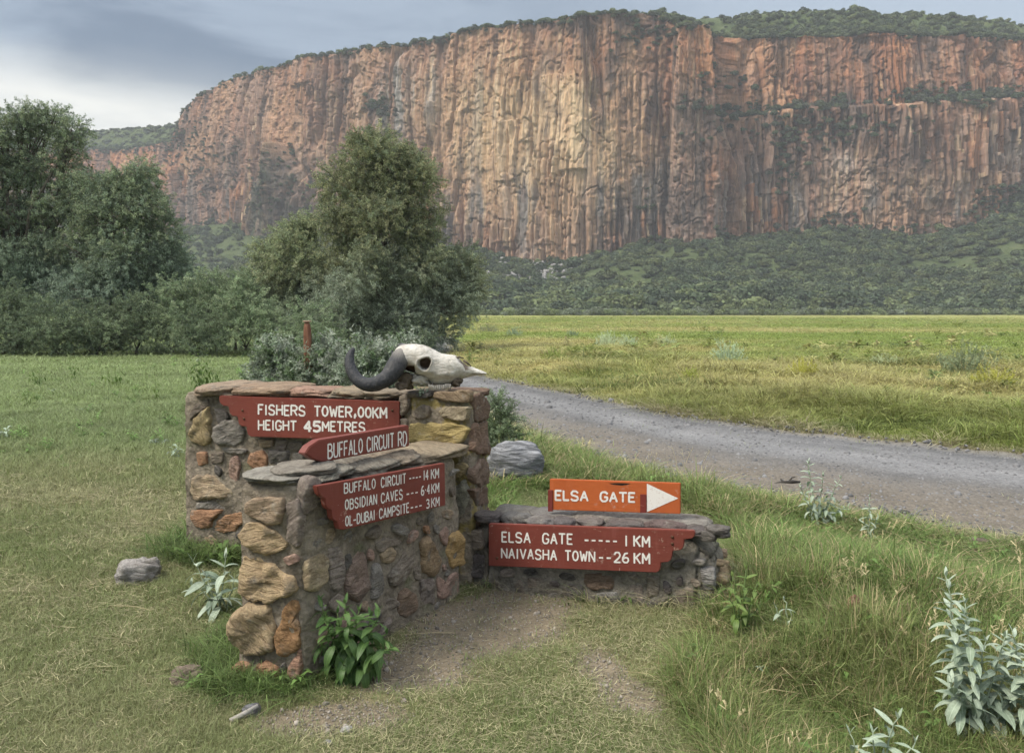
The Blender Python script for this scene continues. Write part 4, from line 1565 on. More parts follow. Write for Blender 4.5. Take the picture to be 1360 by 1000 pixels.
# sides that the photograph does not show get the same masonry
for (p_, q_, o_, zt_, sd_, nn_) in ((W1a + n1 * .34, W1a, -t1, 1.05, 11, 14), (W1a + n1 * .34, W1b + n1 * .34, n1, 1.05, 12, 44), (B, E_, B - A, .82, 13, 24),
                                    (W3a + n3_ * .34, W3b + n3_ * .34, n3_, .36, 14, 26), (W3b, W3b + n3_ * .34, t3, .32, 15, 8), (F4, F3, n1, 1.08, 16, 14)):
    fq = Face(p_, q_, ztop=zt_, out=o_)
    autofill(fq, [], [BRG, GRY, TAN_, PNK, LTB, OCH, MAU], wall, seed=sd_, maxn=nn_, rmax=.10)

# ---- capstones
def caps(face, spans, ypx, z_of, inset, width, cols_, hts, seed, rough=.13, p=3.6):
    rz = math.atan2(face.t[1], face.t[0])
    for k, (a_, b_) in enumerate(spans):
        s0, s1 = face.hit(a_, ypx)[0], face.hit(b_, ypx)[0]
        s = (s0 + s1) / 2
        c_ = face.p0 + face.t * s - face.n * inset
        h = hts[k % len(hts)]
        cap(wall, (c_[0], c_[1], z_of(s / face.L) + h * .32), abs(s1 - s0) * 1.05, width * random.uniform(.92, 1.05), h, rz + random.uniform(-.05, .05),
            cols_[k % len(cols_)], seed + k, (random.uniform(-.04, .04), random.uniform(-.03, .03)), p=p, rough=rough)


caps(f1_, [(256, 318), (308, 388), (380, 440), (432, 490), (478, 534)], 516, lambda t: 1.055, .15, .42,
     [(.29, .225, .165), (.28, .205, .145), (.31, .20, .15), (.27, .22, .155), (.24, .20, .15)], [.070, .075, .065, .065, .060], 700, .2)
caps(fs, [(410, 470), (462, 525), (515, 570), (560, 622)], 630, lambda t: .862 - .072 * t, .145, .36,
     [(.20, .185, .155), (.19, .17, .14), (.25, .205, .155), (.27, .22, .155)], [.055, .055, .07, .065], 720, .2)
# thin pale slab overhanging the near end
q = (A + B) / 2
cap(wall, (q[0] + .025, q[1] + .10, .885), .29, .25, .028, math.atan2((A - B)[1], (A - B)[0]), (.235, .22, .19), 741, (.03, .04), rough=.16)
cap(wall, (q[0] + .12, q[1] + .16, .904), .27, .26, .034, .4, (.21, .19, .16), 742, (.02, -.03), rough=.16)
caps(f3_, [(628, 662), (664, 704), (700, 734), (732, 764), (763, 800), (802, 858), (858, 912), (912, 940), (936, 968)], 690, lambda t: .375 + .06 * t, .04, .13,
     [DK3, (.15, .145, .14), (.16, .15, .145), (.11, .10, .10), (.17, .15, .14), (.115, .10, .095), (.125, .095, .09), DK3, DGR], [.072, .07, .06, .058, .062, .06, .07, .05, .06], 760, .2, 2.8)
caps(f3_, [(640, 700), (690, 760), (750, 820), (810, 880), (870, 935)], 690, lambda t: .37 + .06 * t, .21, .26,
     [(.20, .185, .165), (.17, .16, .15), (.19, .17, .15), (.18, .16, .145)], [.055, .05, .06, .05], 780, .15, 3.0)
# head of the pillar
for k, (u_, v_, l_, w_, h_, c_) in enumerate([(.28, .3, .24, .26, .045, BRG), (.74, .3, .24, .24, .055, (.24, .19, .13)), (.3, .76, .24, .24, .05, (.27, .22, .14)), (.76, .78, .22, .24, .055, RB)]):
    q = F1 + (F2 - F1) * u_ + (F4 - F1) * v_
    cap(wall, (q[0], q[1], ZP - .008), l_, w_, h_, math.atan2(*(F2 - F1)[::-1]), c_, 790 + k, rough=.15)

# ================================================================== SIGNBOARDS
GLY = {
 'A': [[(0, 0), (.5, 1), (1, 0)], [(.2, .36), (.8, .36)]], 'B': [[(0, 0), (0, 1), (.62, 1), (.9, .86), (.9, .66), (.62, .53), (0, .53)], [(.62, .53), (1, .38), (1, .14), (.66, 0), (0, 0)]],
 'C': [[(1, .8), (.78, .98), (.3, 1), (.04, .8), (0, .5), (.04, .2), (.3, 0), (.78, .02), (1, .2)]], 'D': [[(0, 0), (0, 1), (.55, 1), (.93, .78), (1, .5), (.93, .22), (.55, 0), (0, 0)]],
 'E': [[(1, 1), (0, 1), (0, 0), (1, 0)], [(0, .52), (.8, .52)]], 'F': [[(1, 1), (0, 1), (0, 0)], [(0, .52), (.78, .52)]],
 'G': [[(1, .82), (.75, 1), (.28, 1), (.04, .8), (0, .5), (.04, .2), (.28, 0), (.75, 0), (1, .2), (1, .46), (.6, .46)]],
 'H': [[(0, 0), (0, 1)], [(1, 0), (1, 1)], [(0, .52), (1, .52)]], 'I': [[(.5, 0), (.5, 1)]], 'K': [[(0, 0), (0, 1)], [(1, 1), (.05, .45)], [(.3, .6), (1, 0)]],
 'L': [[(0, 1), (0, 0), (1, 0)]], 'M': [[(0, 0), (.02, 1), (.5, .35), (.98, 1), (1, 0)]], 'N': [[(0, 0), (0, 1), (1, 0), (1, 1)]],
 'O': [[(.5, 1), (.14, .86), (0, .5), (.14, .14), (.5, 0), (.86, .14), (1, .5), (.86, .86), (.5, 1)]], 'P': [[(0, 0), (0, 1), (.68, 1), (1, .84), (1, .6), (.68, .46), (0, .46)]],
 'R': [[(0, 0), (0, 1), (.68, 1), (1, .84), (1, .62), (.68, .48), (0, .48)], [(.5, .48), (1, 0)]],
 'S': [[(.96, .84), (.7, 1), (.26, 1), (.03, .8), (.1, .58), (.5, .5), (.9, .4), (1, .2), (.76, 0), (.24, 0), (0, .16)]], 'T': [[(0, 1), (1, 1)], [(.5, 1), (.5, 0)]],
 'U': [[(0, 1), (0, .22), (.2, .02), (.5, 0), (.8, .02), (1, .22), (1, 1)]], 'V': [[(0, 1), (.5, 0), (1, 1)]], 'W': [[(0, 1), (.25, 0), (.5, .72), (.75, 0), (1, 1)]],
 'Y': [[(0, 1), (.5, .5), (1, 1)], [(.5, .5), (.5, 0)]], '0': [[(.5, 1), (.12, .84), (0, .5), (.12, .16), (.5, 0), (.88, .16), (1, .5), (.88, .84), (.5, 1)]],
 '1': [[(.5, 0), (.5, 1)]], '2': [[(.02, .78), (.25, 1), (.75, 1), (1, .75), (.85, .5), (0, 0), (1, 0)]], '3': [[(0, .88), (.4, 1), (.9, .86), (.85, .6), (.4, .53), (.9, .44), (1, .2), (.6, 0), (0, .1)]],
 '4': [[(.72, 0), (.72, 1), (0, .32), (1, .32)]], '5': [[(.95, 1), (.1, 1), (.05, .56), (.6, .62), (1, .4), (.9, .1), (.45, 0), (0, .1)]],
 '6': [[(.85, .95), (.4, .9), (.05, .5), (0, .2), (.3, 0), (.75, 0), (1, .2), (.9, .45), (.5, .52), (.08, .35)]],
 '-': [[(0, .42), (1, .42)]], '.': [[(.3, .5), (.7, .5)]], ',': [[(.3, .35), (.85, .30)], [(.6, .62), (.62, .35), (.4, 0)]],
}
WID = {'I': .32, '1': .35, 'M': 1.15, 'W': 1.25, '-': .8, '.': .4, ',': .7, 'E': .8, 'F': .8, 'L': .75}


def ribbon(mb, pts, wdt, lift):
    """one brush stroke: thin raised ribbon with softened ends and slightly uneven width"""
    pts = np.array(pts, float)
    if len(pts) > 2:
        # round corners a touch only on curved strokes
        pass
    n = len(pts)
    T = np.zeros_like(pts)
    for i in range(n):
        a_ = pts[min(i + 1, n - 1)] - pts[max(i - 1, 0)] if 0 < i < n - 1 else (pts[1] - pts[0] if i == 0 else pts[-1] - pts[-2])
        T[i] = a_ / (np.linalg.norm(a_) + 1e-9)
    for i in range(n - 1):
        a_, b_ = pts[i], pts[i + 1]
        d = b_ - a_
        L = np.linalg.norm(d)
        if L < 1e-6:
            continue
        d = d / L
        nn_ = np.array([-d[1], d[0]])
        w0, w1 = wdt * random.uniform(.44, .54), wdt * random.uniform(.44, .54)
        e0, e1 = w0 * .45, w1 * .45
        sh = [a_ - d * e0 - nn_ * w0 * .6, a_ - d * e0 + nn_ * w0 * .6, a_ + nn_ * w0, b_ + nn_ * w1, b_ + d * e1 + nn_ * w1 * .6, b_ + d * e1 - nn_ * w1 * .6, b_ - nn_ * w1, a_ - nn_ * w0]
        yield np.array(sh), lift + i * .00012


def word(par, face, off, txt, x0, x1, bl0, tp0, bl1, tp1, stroke=.2, sp=.30, fixed=None):
    """paint a word between picture columns x0..x1; baseline / cap line given at both ends; result lies on the board"""
    ws = [WID.get(ch, 1.0) for ch in txt]
    tot = sum(ws) + sp * 1.25 * (len(txt) - 1)
    c00, c10 = np.array(face.hit(x0, bl0, off)), np.array(face.hit(x1, bl1, off))
    c01, c11 = np.array(face.hit(x0, tp0, off)), np.array(face.hit(x1, tp1, off))
    hgt = np.linalg.norm(c01 - c00)
    lift = off + .0012
    u = 0.0
    for ch, w in zip(txt, ws):
        if ch != ' ':
            jit = random.uniform(-.02, .02)
            mb = MB()
            for k, st_ in enumerate(GLY[ch]):
                pts = []
                for (a_, b_) in st_:
                    uu = (u + a_ * w) / tot
                    vv_ = b_ + jit
                    pts.append((1 - uu) * (1 - vv_) * c00 + uu * (1 - vv_) * c10 + (1 - uu) * vv_ * c01 + uu * vv_ * c11)
                for sh, lf in ribbon(mb, pts, hgt * stroke, lift + .0009 * k):
                    V = face.P(sh[:, 0], sh[:, 1], lf)
                    F = [(0, 1, 2, 7), (7, 2, 3, 6), (6, 3, 4, 5)]
                    mb.add(V, np.array(F))
            link('dash' if ch in '-.,' else 'letter', mb.mesh('letter'), par, WHT)
        u += w + sp * 1.25


def board(face, off, px_poly, th, parent, mat, name='board', bev=.003):
    P2 = face.trace(px_poly, off)
    n = len(P2)
    mb = MB()
    c = P2.mean(0)
    a2 = sum(P2[i][0] * P2[(i + 1) % n][1] - P2[(i + 1) % n][0] * P2[i][1] for i in range(n))
    if a2 < 0:
        P2 = P2[::-1]
    f0 = face.P(P2[:, 0], P2[:, 1], off)
    f1v = face.P(P2[:, 0], P2[:, 1], off - th)
    me = bpy.data.meshes.new(name)
    V = [tuple(v) for v in np.vstack([f0, f1v])]
    F = [tuple(range(n)), tuple(range(2 * n - 1, n - 1, -1))] + [(i, n + i, n + (i + 1) % n, (i + 1) % n) for i in range(n)]
    me.from_pydata(V, [], F)
    me.validate()
    import bmesh
    bm = bmesh.new()
    bm.from_mesh(me)
    bmesh.ops.recalc_face_normals(bm, faces=bm.faces)
    ed = [e for e in bm.edges if len(e.link_faces) == 2 and e.calc_face_angle(0) > .5]
    bmesh.ops.bevel(bm, geom=ed, offset=bev, segments=2, affect='EDGES', clamp_overlap=True)
    bm.to_mesh(me)
    bm.free()
    return link(name, me, parent, mat)


def paint(name, colr, dark, rough=.55, wear=.5):
    m = M(name, rough, .35)
    pos = m.coord('Object')
    n_a = m.noise(pos, 4, 5, .6)
    n_b = m.noise(m.mapping(pos, (6, 6, 40)), 2, 5, .6)
    n_c = m.noise(pos, 60, 4, .7)
    c = m.mix(m.mr(n_a, .35, .7, 0, .55), colr, dark)
    c = m.mix(m.mr(n_b, .55, .8, 0, .35), c, tuple(min(1, v * 1.35 + .01) for v in colr))
    chips = m.math('MULTIPLY', m.mr(m.noise(pos, 34, 4, .7), .60, .64), m.mr(m.noise(pos, 6, 3), .47, .60), True)
    c = m.mix(m.math('MULTIPLY', chips, wear), c, (.42, .30, .24))
    streak = m.noise(m.mapping(pos, (9, 9, 1.6)), 2.2, 5, .7)
    c = m.mix(m.mr(streak, .52, .78, 0, .45), c, tuple(min(1, v * 1.2 + .035) for v in colr))
    c = m.mix(m.mr(m.noise(pos, 2.3, 5, .7), .56, .75, 0, .5), c, tuple(v * .55 for v in colr))
    m.col(c)
    m.bump(m.math('ADD', n_b, m.math('MULTIPLY', n_c, .4)), .35, .004)
    return m.m


RED = paint('brick_red_paint', (.172, .040, .028), (.135, .034, .025))
ORP = paint('orange_paint', (.43, .105, .028), (.35, .080, .025), .5)
MRP = paint('dark_red_paint', (.17, .030, .022), (.13, .024, .02))
m = M('white_sign_paint', .6, .3)
pos = m.coord('Object')
c = m.mix(m.mr(m.noise(pos, 70, 4, .7), .55, .72, 0, .65), (.72, .70, .66), (.36, .20, .16))
c = m.mix(m.mr(m.noise(pos, 9, 4), .5, .75, 0, .35), c, (.50, .48, .44))
m.col(c)
WHT = m.m
m = M('rusty_bolt', .7, .3)
m.bsdf.inputs['Metallic'].default_value = .5
m.col(m.mix(m.noise(m.coord('Object'), 80, 3), (.06, .03, .02), (.14, .07, .04)))
BOLT = m.m


def bolts(face, off, pts, parent):
    for (x, y) in pts:
        s, z = face.hit(x, y, off)
        mb = MB()
        for r_, h0, h1 in ((.009, -.002, .002), (.0055, .002, .006)):
            th = np.linspace(0, 2 * np.pi, 10, endpoint=False)
            a_ = face.P(s + np.cos(th) * r_, z + np.sin(th) * r_, off + h0)
            b_ = face.P(s + np.cos(th) * r_ * .9, z + np.sin(th) * r_ * .9, off + h1)
            V = np.vstack([a_, b_, face.P(np.array([s]), np.array([z]), off + h1)])
            F4 = [(j, (j + 1) % 10, 10 + (j + 1) % 10, 10 + j) for j in range(10)]
            F3 = [(10 + j, 10 + (j + 1) % 10, 20) for j in range(10)]
            b0 = mb.n
            mb.add(V, F4)
            mb.f3.append(np.array(F3) + b0)
        link('bolt', mb.mesh('bolt'), parent, BOLT)


O1, O2, O3, O4, O5 = .075, -.075, .085, -.14, .09
# sign 1
s1_ = thing('signboard', 'red board reading fishers tower height 45 metres, stepped left end, on the tallest wing', 'signboard')
pts1 = [(291, 525.7), (530.6, 533.4), (530.6, 586), (333, 580), (329, 577), (327.5, 571), (327, 566.5), (321, 566), (317, 563), (315.8, 556), (315, 553), (309, 552.5), (305, 549), (304, 543), (303, 539.6), (297, 539), (292.5, 536), (290.8, 531)]
board(f1_, O1, pts1, .028, s1_, RED)
T = lambda x: 537.6 + (x - 342.6) * (541.5 - 537.6) / 171
Bq = lambda x: 550.2 + (x - 342.6) * (555.0 - 550.2) / 171
for w_, a_, b_ in (('FISHERS', 343.5, 405), ('TOWER', 418, 467), ('00KM', 476, 513.5)):
    word(s1_, f1_, O1, w_, a_, b_, Bq(a_), T(a_), Bq(b_), T(b_), .19)
word(s1_, f1_, O1, ',', 469, 474, 555, 546, 555, 546, .3)
T = lambda x: 558.2 + (x - 343) * (561.2 - 558.2) / 142
Bq = lambda x: 570.4 + (x - 343) * (573.6 - 570.4) / 142
for w_, a_, b_ in (('HEIGHT', 343.5, 393.5), ('METRES', 428.5, 484.5)):
    word(s1_, f1_, O1, w_, a_, b_, Bq(a_), T(a_), Bq(b_), T(b_), .19)
word(s1_, f1_, O1, '45', 404.5, 425.5, 572.6, 559.3, 572.9, 560, .24)
bolts(f1_, O1, [(322, 545), (324, 556), (521, 545), (521, 575)], s1_)

# sign 2 - pointer on top of wing two
s2_ = thing('pointer_sign', 'red pointer board reading buffalo circuit rd standing on top of the middle wing', 'signboard')
board(fs, O2, [(404.8, 602.5), (411, 593), (424, 584.5), (543.4, 564.8), (543.8, 592.5), (430, 613.6), (419, 611)], .045, s2_, RED, bev=.004)
T = lambda x: 590.0 + (x - 435) * (572.6 - 590.0) / 105
Bq = lambda x: 608.6 + (x - 435) * (590.6 - 608.6) / 105
for w_, a_, b_ in (('BUFFALO', 435.5, 481), ('CIRCUIT', 487.2, 522.4), ('RD', 528.8, 539.8)):
    word(s2_, fs, O2, w_, a_, b_, Bq(a_), T(a_), Bq(b_), T(b_), .125, .34)

# sign 3
s3_ = thing('signboard', 'red board listing buffalo circuit, obsidian caves and campsite on the middle wing', 'signboard')
pts3 = [(421, 645.7), (590.9, 615), (591.7, 671), (456, 703.6), (450.5, 702.6), (449, 698), (448.6, 692.8), (444.5, 691.5), (441, 688), (440, 682), (439.6, 677), (436, 676), (432.8, 672), (431.8, 666), (431.4, 661.6), (427.5, 660), (424, 656.5), (422.2, 651)]
board(fs, O3, pts3, .028, s3_, RED)
for rows, tl, tr_, bl, br in (
        ([('BUFFALO', 457, 498), ('CIRCUIT', 506, 538.3), ('----', 543.5, 558.5), ('14', 562.5, 568.5), ('KM', 572.5, 582.3)], 642.4, 622.0, 655.0, 634.2),
        ([('OBSIDIAN', 458.2, 500), ('CAVES', 506, 534), ('---', 540, 554.3), ('6.4', 559.3, 570.3), ('KM', 573, 582.6)], 664.2, 641.2, 677.0, 653.2),
        ([('OL-DUBAI', 458.6, 497.2), ('CAMPSITE', 503.6, 542.6), ('---', 545.5, 559.6), ('3', 566, 569.8), ('KM', 573, 583)], 686.0, 659.6, 698.8, 671.2)):
    for w_, a_, b_ in rows:
        q = lambda x, l_, r_: l_ + (x - 457) * (r_ - l_) / 125.5
        word(s3_, fs, O3, w_, a_, b_, q(a_, bl, br), q(a_, tl, tr_), q(b_, bl, br), q(b_, tl, tr_), .155, .38 if '-' not in w_[:1] else .7)

# sign 4
s4_ = thing('arrow_sign', 'orange board reading elsa gate with white arrow head standing on the low wing', 'signboard')
board(f3_, O4, [(730, 636.2), (903.6, 641.8), (903.6, 682.5), (730, 677)], .022, s4_, ORP)
for xx0, xx1, y0_, y1_ in ((727.6, 733.8, 650.6, 679), (850.2, 858.3, 656.4, 681)):
    board(f3_, O4 + .006, [(xx0, y0_), (xx1, y0_ + .3), (xx1, y1_), (xx0, y1_)], .012, s4_, MRP, name='bracket', bev=.001)
mb = MB()
q = f3_.trace([(859.2, 642.0), (901, 661.6), (859.2, 679.8)], O4)
mb.add(f3_.P(q[:, 0], q[:, 1], O4 + .0015), [(0, 1, 2)])
link('arrow_head', mb.mesh('arrow_head'), s4_, WHT)
mb = MB()
word(s4_, f3_, O4, 'ELSA', 738, 766.5 + 14, 663.6, 651.2, 665.0, 653.0, .22)
word(s4_, f3_, O4, 'GATE', 797.6, 843, 665.3, 653.2, 666.2, 654.4, .22)
mb = MB()
q = f3_.trace([(808, 641.6), (822, 641.2), (838, 641.8), (833, 643.4), (826, 644.6), (815, 643.4)], O4)
mb.add(f3_.P(q[:, 0], q[:, 1], O4 + .0012), [(0, 1, 2, 3), (0, 3, 4, 5)])
m = M('crack_black', .95)  # flat black patch laid on the board as the dark of a crack
m.col((.02, .014, .01))
link('split', mb.mesh('split'), s4_, m.m)

# sign 5
s5_ = thing('signboard', 'red board reading elsa gate and naivasha town, stepped right end, on the low wing', 'signboard')
board(f3_, O5, [(649, 695.5), (921, 704.6), (923, 707), (922.6, 712), (918.5, 715.3), (908.6, 716.4), (908.6, 721), (907.4, 727.5), (903.5, 730.6), (893.4, 731.4), (893, 737), (891, 743.4), (887.5, 746.2), (877.6, 747),
                (877.6, 752), (876, 757.5), (872, 760.3), (649, 751.3)], .028, s5_, RED)
for rows, tl, tr_, bl, br in (
        ([('ELSA', 667, 704), ('GATE', 721, 760), ('-----', 777, 819), ('1', 830, 833.5), ('KM', 842.2, 862.6)], 706.6, 712.2, 719.2, 725.8),
        ([('NAIVASHA', 666.4, 739), ('TOWN', 751, 789.8), ('--', 796, 811), ('26', 816, 834.8), ('KM', 842.6, 862.6)], 728.2, 735.0, 740.4, 748.2)):
    for w_, a_, b_ in rows:
        q = lambda x, l_, r_: l_ + (x - 667) * (r_ - l_) / 196
        word(s5_, f3_, O5, w_, a_, b_, q(a_, bl, br), q(a_, tl, tr_), q(b_, bl, br), q(b_, tl, tr_), .17, .34 if '-' not in w_ else .75)
bolts(f3_, O5, [(893, 713), (893, 722), (660, 741)], s5_)

# ================================================================== BUFFALO SKULL
SK = thing('buffalo_skull', 'bleached buffalo skull with thick curved horns lying on top of the stone pillar', 'skull', (0, 0, 0))
YS = 4.46


def skp(x, y, dy=0.0):          # zoom picture to a point of the skull's middle plane
    return at_y(440 + x / 5.913, 440 + y / 5.913, YS) + np.array([0, dy, 0])


kx = [478, 492, 515, 545, 600, 660, 720, 770, 815, 860, 905, 945, 975, 1000, 1030, 1075, 1120, 1165, 1200, 1218]
kt = [215, 165, 130, 112, 101, 100, 108, 124, 150, 172, 180, 184, 190, 198, 214, 258, 284, 302, 318, 326]
kb = [235, 250, 268, 285, 305, 330, 352, 385, 418, 424, 424, 412, 402, 384, 372, 360, 348, 343, 341, 336]
kw = [.02, .055, .085, .105, .112, .115, .118, .112, .098, .090, .084, .078, .072, .066, .058, .046, .038, .034, .028, .012]
NS, NR = 190, 84
xs = np.linspace(478, 1218, NS)
it = lambda k: np.interp(xs, kx, k)


def smooth(v, k=5):
    return np.convolve(np.pad(v, k, 'edge'), np.ones(2 * k + 1) / (2 * k + 1), 'valid')


tp, bt, wd = smooth(it(kt), 3), smooth(it(kb), 3), smooth(it(kw), 3)
TH = np.linspace(0, 2 * np.pi, NR, endpoint=False)
V = np.zeros((NS, NR, 3))
pxm = 1 / 5.913 / 1000 * 4.5
for i, x_ in enumerate(xs):
    yc, hh = (tp[i] + bt[i]) / 2, (bt[i] - tp[i]) / 2
    c_, s_ = np.cos(TH), np.sin(TH)
    pw = .8
    dy = np.sign(c_) * np.abs(c_) ** pw * wd[i]
    zz = np.sign(s_) * np.abs(s_) ** .9 * hh
    # cross-section: broad above, drawn in below so the cheek and tooth row stand inward
    low_ = np.clip(-s_, 0, 1)
    dy = dy * (1 - .38 * low_ ** 1.5)
    yy_ = yc - zz
    xx_ = np.full(NR, x_)
    # eye socket and temple hollow, both sides
    pf = wd[i]
    e_ = np.hypot((xx_ - 746) / 48, (yy_ - 246 + .18 * (xx_ - 746)) / 44) + .10 * np.sin(3 * np.arctan2(yy_ - 246, xx_ - 746) + 1)
    soc = sst(1.12, .86, e_) * .07
    rim = np.exp(-((e_ - 1.22) / .16) ** 2) * .004
    t_ = np.maximum(np.abs((xx_ - 622) / 46), np.abs((yy_ - 292) / 30))
    tem = sst(1.1, .8, t_) * .055
    zy = np.exp(-((yy_ - (318 + (xx_ - 700) * -.10)) / 12) ** 2) * sst(580, 640, xx_) * sst(860, 780, xx_) * .010
    ck = np.exp(-((yy_ - 330) / 26) ** 2) * sst(800, 860, xx_) * sst(1000, 940, xx_) * .010
    hol = np.exp(-(((xx_ - 700) / 70) ** 2 + ((yy_ - 385) / 34) ** 2)) * .035
    d = -(soc + tem + hol) + rim + zy + ck
    dy = dy + np.sign(dy) * d * (np.abs(dy) > .012)
    # nose opening sunk into the top
    no = np.exp(-((xx_ - 1045) / 42) ** 2) * np.clip(s_, 0, 1) * (np.abs(c_) < .8)
    yy_ = yy_ + no * 34
    # suture lines and grain
    P0 = np.array([skp(a_, b_) for a_, b_ in zip(xx_, yy_)])
    P0[:, 1] += dy
    V[i] = P0
nzv = fbm3(V[..., 0] * 24, V[..., 1] * 24, V[..., 2] * 24, 901, 3)
V[..., 1] += np.sign(V[..., 1] - YS) * nzv * .003
V[..., 2] += nzv * .0025
mb = MB()
F = []
for i in range(NS - 1):
    j = np.arange(NR)
    F.append(np.stack([i * NR + j, i * NR + (j + 1) % NR, (i + 1) * NR + (j + 1) % NR, (i + 1) * NR + j], 1))
mb.add(V.reshape(-1, 3), np.concatenate(F))
for e_, fl in ((0, 1), (NS - 1, 0)):
    c_ = V[e_].mean(0)
    b0 = mb.n
    mb.v.append(np.vstack([V[e_], c_]))
    mb.n += NR + 1
    j = np.arange(NR)
    tr_ = np.stack([b0 + j, b0 + (j + 1) % NR, np.full(NR, b0 + NR)], 1)
    mb.f3.append(tr_ if fl else tr_[:, ::-1])
P_ = np.concatenate(mb.v)
pq, pr_ = proj(P_[:, 0], P_[:, 1], P_[:, 2])
# stained brown inside the sockets and on the underside (dried tissue and earth)
xz, yz = (P_[:, 0] - 0) * 0, 0
X5 = np.concatenate([np.repeat(xs, NR), [xs[0]] * (NR + 1), [xs[-1]] * (NR + 1)])
Y5 = (proj(P_[:, 0], P_[:, 1] * 0 + YS, P_[:, 2])[1] - 440) * 5.913
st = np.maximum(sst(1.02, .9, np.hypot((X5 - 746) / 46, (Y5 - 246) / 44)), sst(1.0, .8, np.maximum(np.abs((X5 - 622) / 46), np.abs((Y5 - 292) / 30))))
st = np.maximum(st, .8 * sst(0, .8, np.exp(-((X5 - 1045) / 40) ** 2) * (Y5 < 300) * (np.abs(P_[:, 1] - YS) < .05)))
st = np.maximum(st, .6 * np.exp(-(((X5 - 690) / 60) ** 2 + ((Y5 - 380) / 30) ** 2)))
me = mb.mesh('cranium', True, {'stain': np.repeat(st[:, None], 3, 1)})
m = M('weathered_bone', .72, .3)
pos = m.coord('Object')
na_ = m.noise(pos, 14, 5, .6)
nb2 = m.noise(m.mapping(pos, (10, 30, 30)), 3, 5, .65)
ncr = m.voro(pos, 22, 'DISTANCE_TO_EDGE')
c = m.ramp(na_, [(.3, (.34, .315, .27)), (.5, (.53, .505, .455)), (.7, (.64, .62, .575))])
c = m.mix(m.mr(nb2, .56, .74, 0, .6), c, (.34, .28, .20))
c = m.mix(m.mr(ncr, .0, .012, .25, 0), c, (.30, .24, .18))
c = m.mix(m.mr(m.noise(pos, 55, 5, .75), .56, .70, 0, .5), c, (.30, .25, .19))
c = m.mix(m.mr(m.noise(pos, 5.5, 4, .6), .5, .7, 0, .55), c, (.36, .32, .27))
wv = m.noise(m.mapping(pos, (3, 3, 22), (0, .5, 0)), 3, 4, .6, 1.5)
c = m.mix(m.mr(m.math('ABSOLUTE', m.math('SUBTRACT', wv, .5)), 0, .012, .6, 0), c, (.20, .155, .11))
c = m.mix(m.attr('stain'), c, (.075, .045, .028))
m.col(c)
m.bump(m.math('ADD', nb2, m.math('MULTIPLY', na_, 1.5)), 1.0, .009)
BONE = m.m
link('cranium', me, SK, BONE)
# horns
m = M('horn_keratin', .62, .35)
pos = m.coord('Object')
hv_ = m.attr('hv', 'GEOMETRY', 'Fac')
nh = m.noise(m.mapping(pos, (30, 30, 30)), 2, 5, .65)
nh2 = m.noise(pos, 9, 4)
c = m.mix(m.math('ADD', m.mr(hv_, .03, .17, .0, 1.0), m.math('MULTIPLY', m.math('SUBTRACT', nh2, .5), .5), True), (.26, .24, .215), (.024, .026, .031))
c = m.mix(m.mr(nh, .5, .75, 0, .4), c, (.15, .14, .13))
m.col(c)
rg = m.n.new('ShaderNodeTexWave')
rg.inputs['Scale'].default_value = 17
rg.inputs['Distortion'].default_value = 14
rg.inputs['Detail'].default_value = 4
rg.bands_direction = 'X'
m.l.new(pos, rg.inputs['Vector'])
m.bump(m.math('ADD', nh, m.math('MULTIPLY', rg.outputs['Fac'], .15)), .8, .007)
HORN = m.m


def horn(path, n=70, nr=26):
    P0 = np.array([skp(x_, y_, d_) for x_, y_, d_, r_ in path])
    r0 = np.array([r_ * pxm * 1.1 for *_, r_ in path])
    C_ = densify(P0, 10)
    Rr_ = densify(np.column_stack([r0, r0]), 10)[:, 0]
    mb = MB()
    mb.tube(C_, Rr_, nr)
    P_ = np.concatenate(mb.v)
    w = np.concatenate([np.repeat(np.linspace(0, 1, len(C_)), nr), [0, 1]])
    nzh = fbm3(P_[:, 0] * 30, P_[:, 1] * 30, P_[:, 2] * 30, 905, 2)
    cen = np.vstack([np.repeat(C_, nr, 0), C_[[0, -1]]])
    P_ = P_ + (P_ - cen) * (.10 * nzh * (1 - w * .8))[:, None]
    F = [np.concatenate(mb.f3), np.concatenate(mb.f4)]
    return mesh_np('horn', P_, F, True, {'hv': np.repeat(w[:, None], 3, 1)})


link('horn', horn([(590, 180, -.03, 56), (560, 205, -.07, 66), (535, 250, -.10, 68), (510, 300, -.125, 64), (465, 355, -.145, 57), (400, 388, -.155, 52), (325, 398, -.155, 48),
                   (255, 372, -.14, 44), (205, 320, -.12, 41), (176, 262, -.10, 37), (166, 210, -.08, 32), (172, 168, -.065, 26), (186, 140, -.055, 17), (194, 130, -.05, 7)]), SK, HORN)
link('horn', horn([(590, 165, .05, 50), (545, 150, .12, 44), (510, 145, .22, 34), (470, 165, .34, 27), (430, 200, .42, 21), (395, 225, .46, 16), (380, 200, .48, 10), (378, 180, .48, 4)]), SK, HORN)
# teeth: a row below each cheek
for sgn in (-1, 1):
    for k in range(11):
        x_ = 778 + k * 16.2
        c_ = skp(x_, 430 + 4 * math.sin(k * .5), sgn * .060)
        mb = MB()
        hw, hd, hh = .0044 + .0008 * (k % 3), .009, .016
        a_ = [(-hw, -hd, hh), (hw, -hd, hh), (hw, hd, hh), (-hw, hd, hh), (-hw * .8, -hd * .7, -hh), (hw * .8, -hd * .7, -hh), (hw * .9, hd * .7, -hh * .7), (-hw * .9, hd * .7, -hh * .7)]
        jz = random.uniform(-.003, .002)
        mb.add([(c_[0] + a, c_[1] + b, c_[2] + z + jz) for a, b, z in a_], [(0, 1, 2, 3), (4, 7, 6, 5), (0, 4, 5, 1), (1, 5, 6, 2), (2, 6, 7, 3), (3, 7, 4, 0)])
        m2 = mb.mesh('tooth')
        link('tooth', m2, SK, BONE)
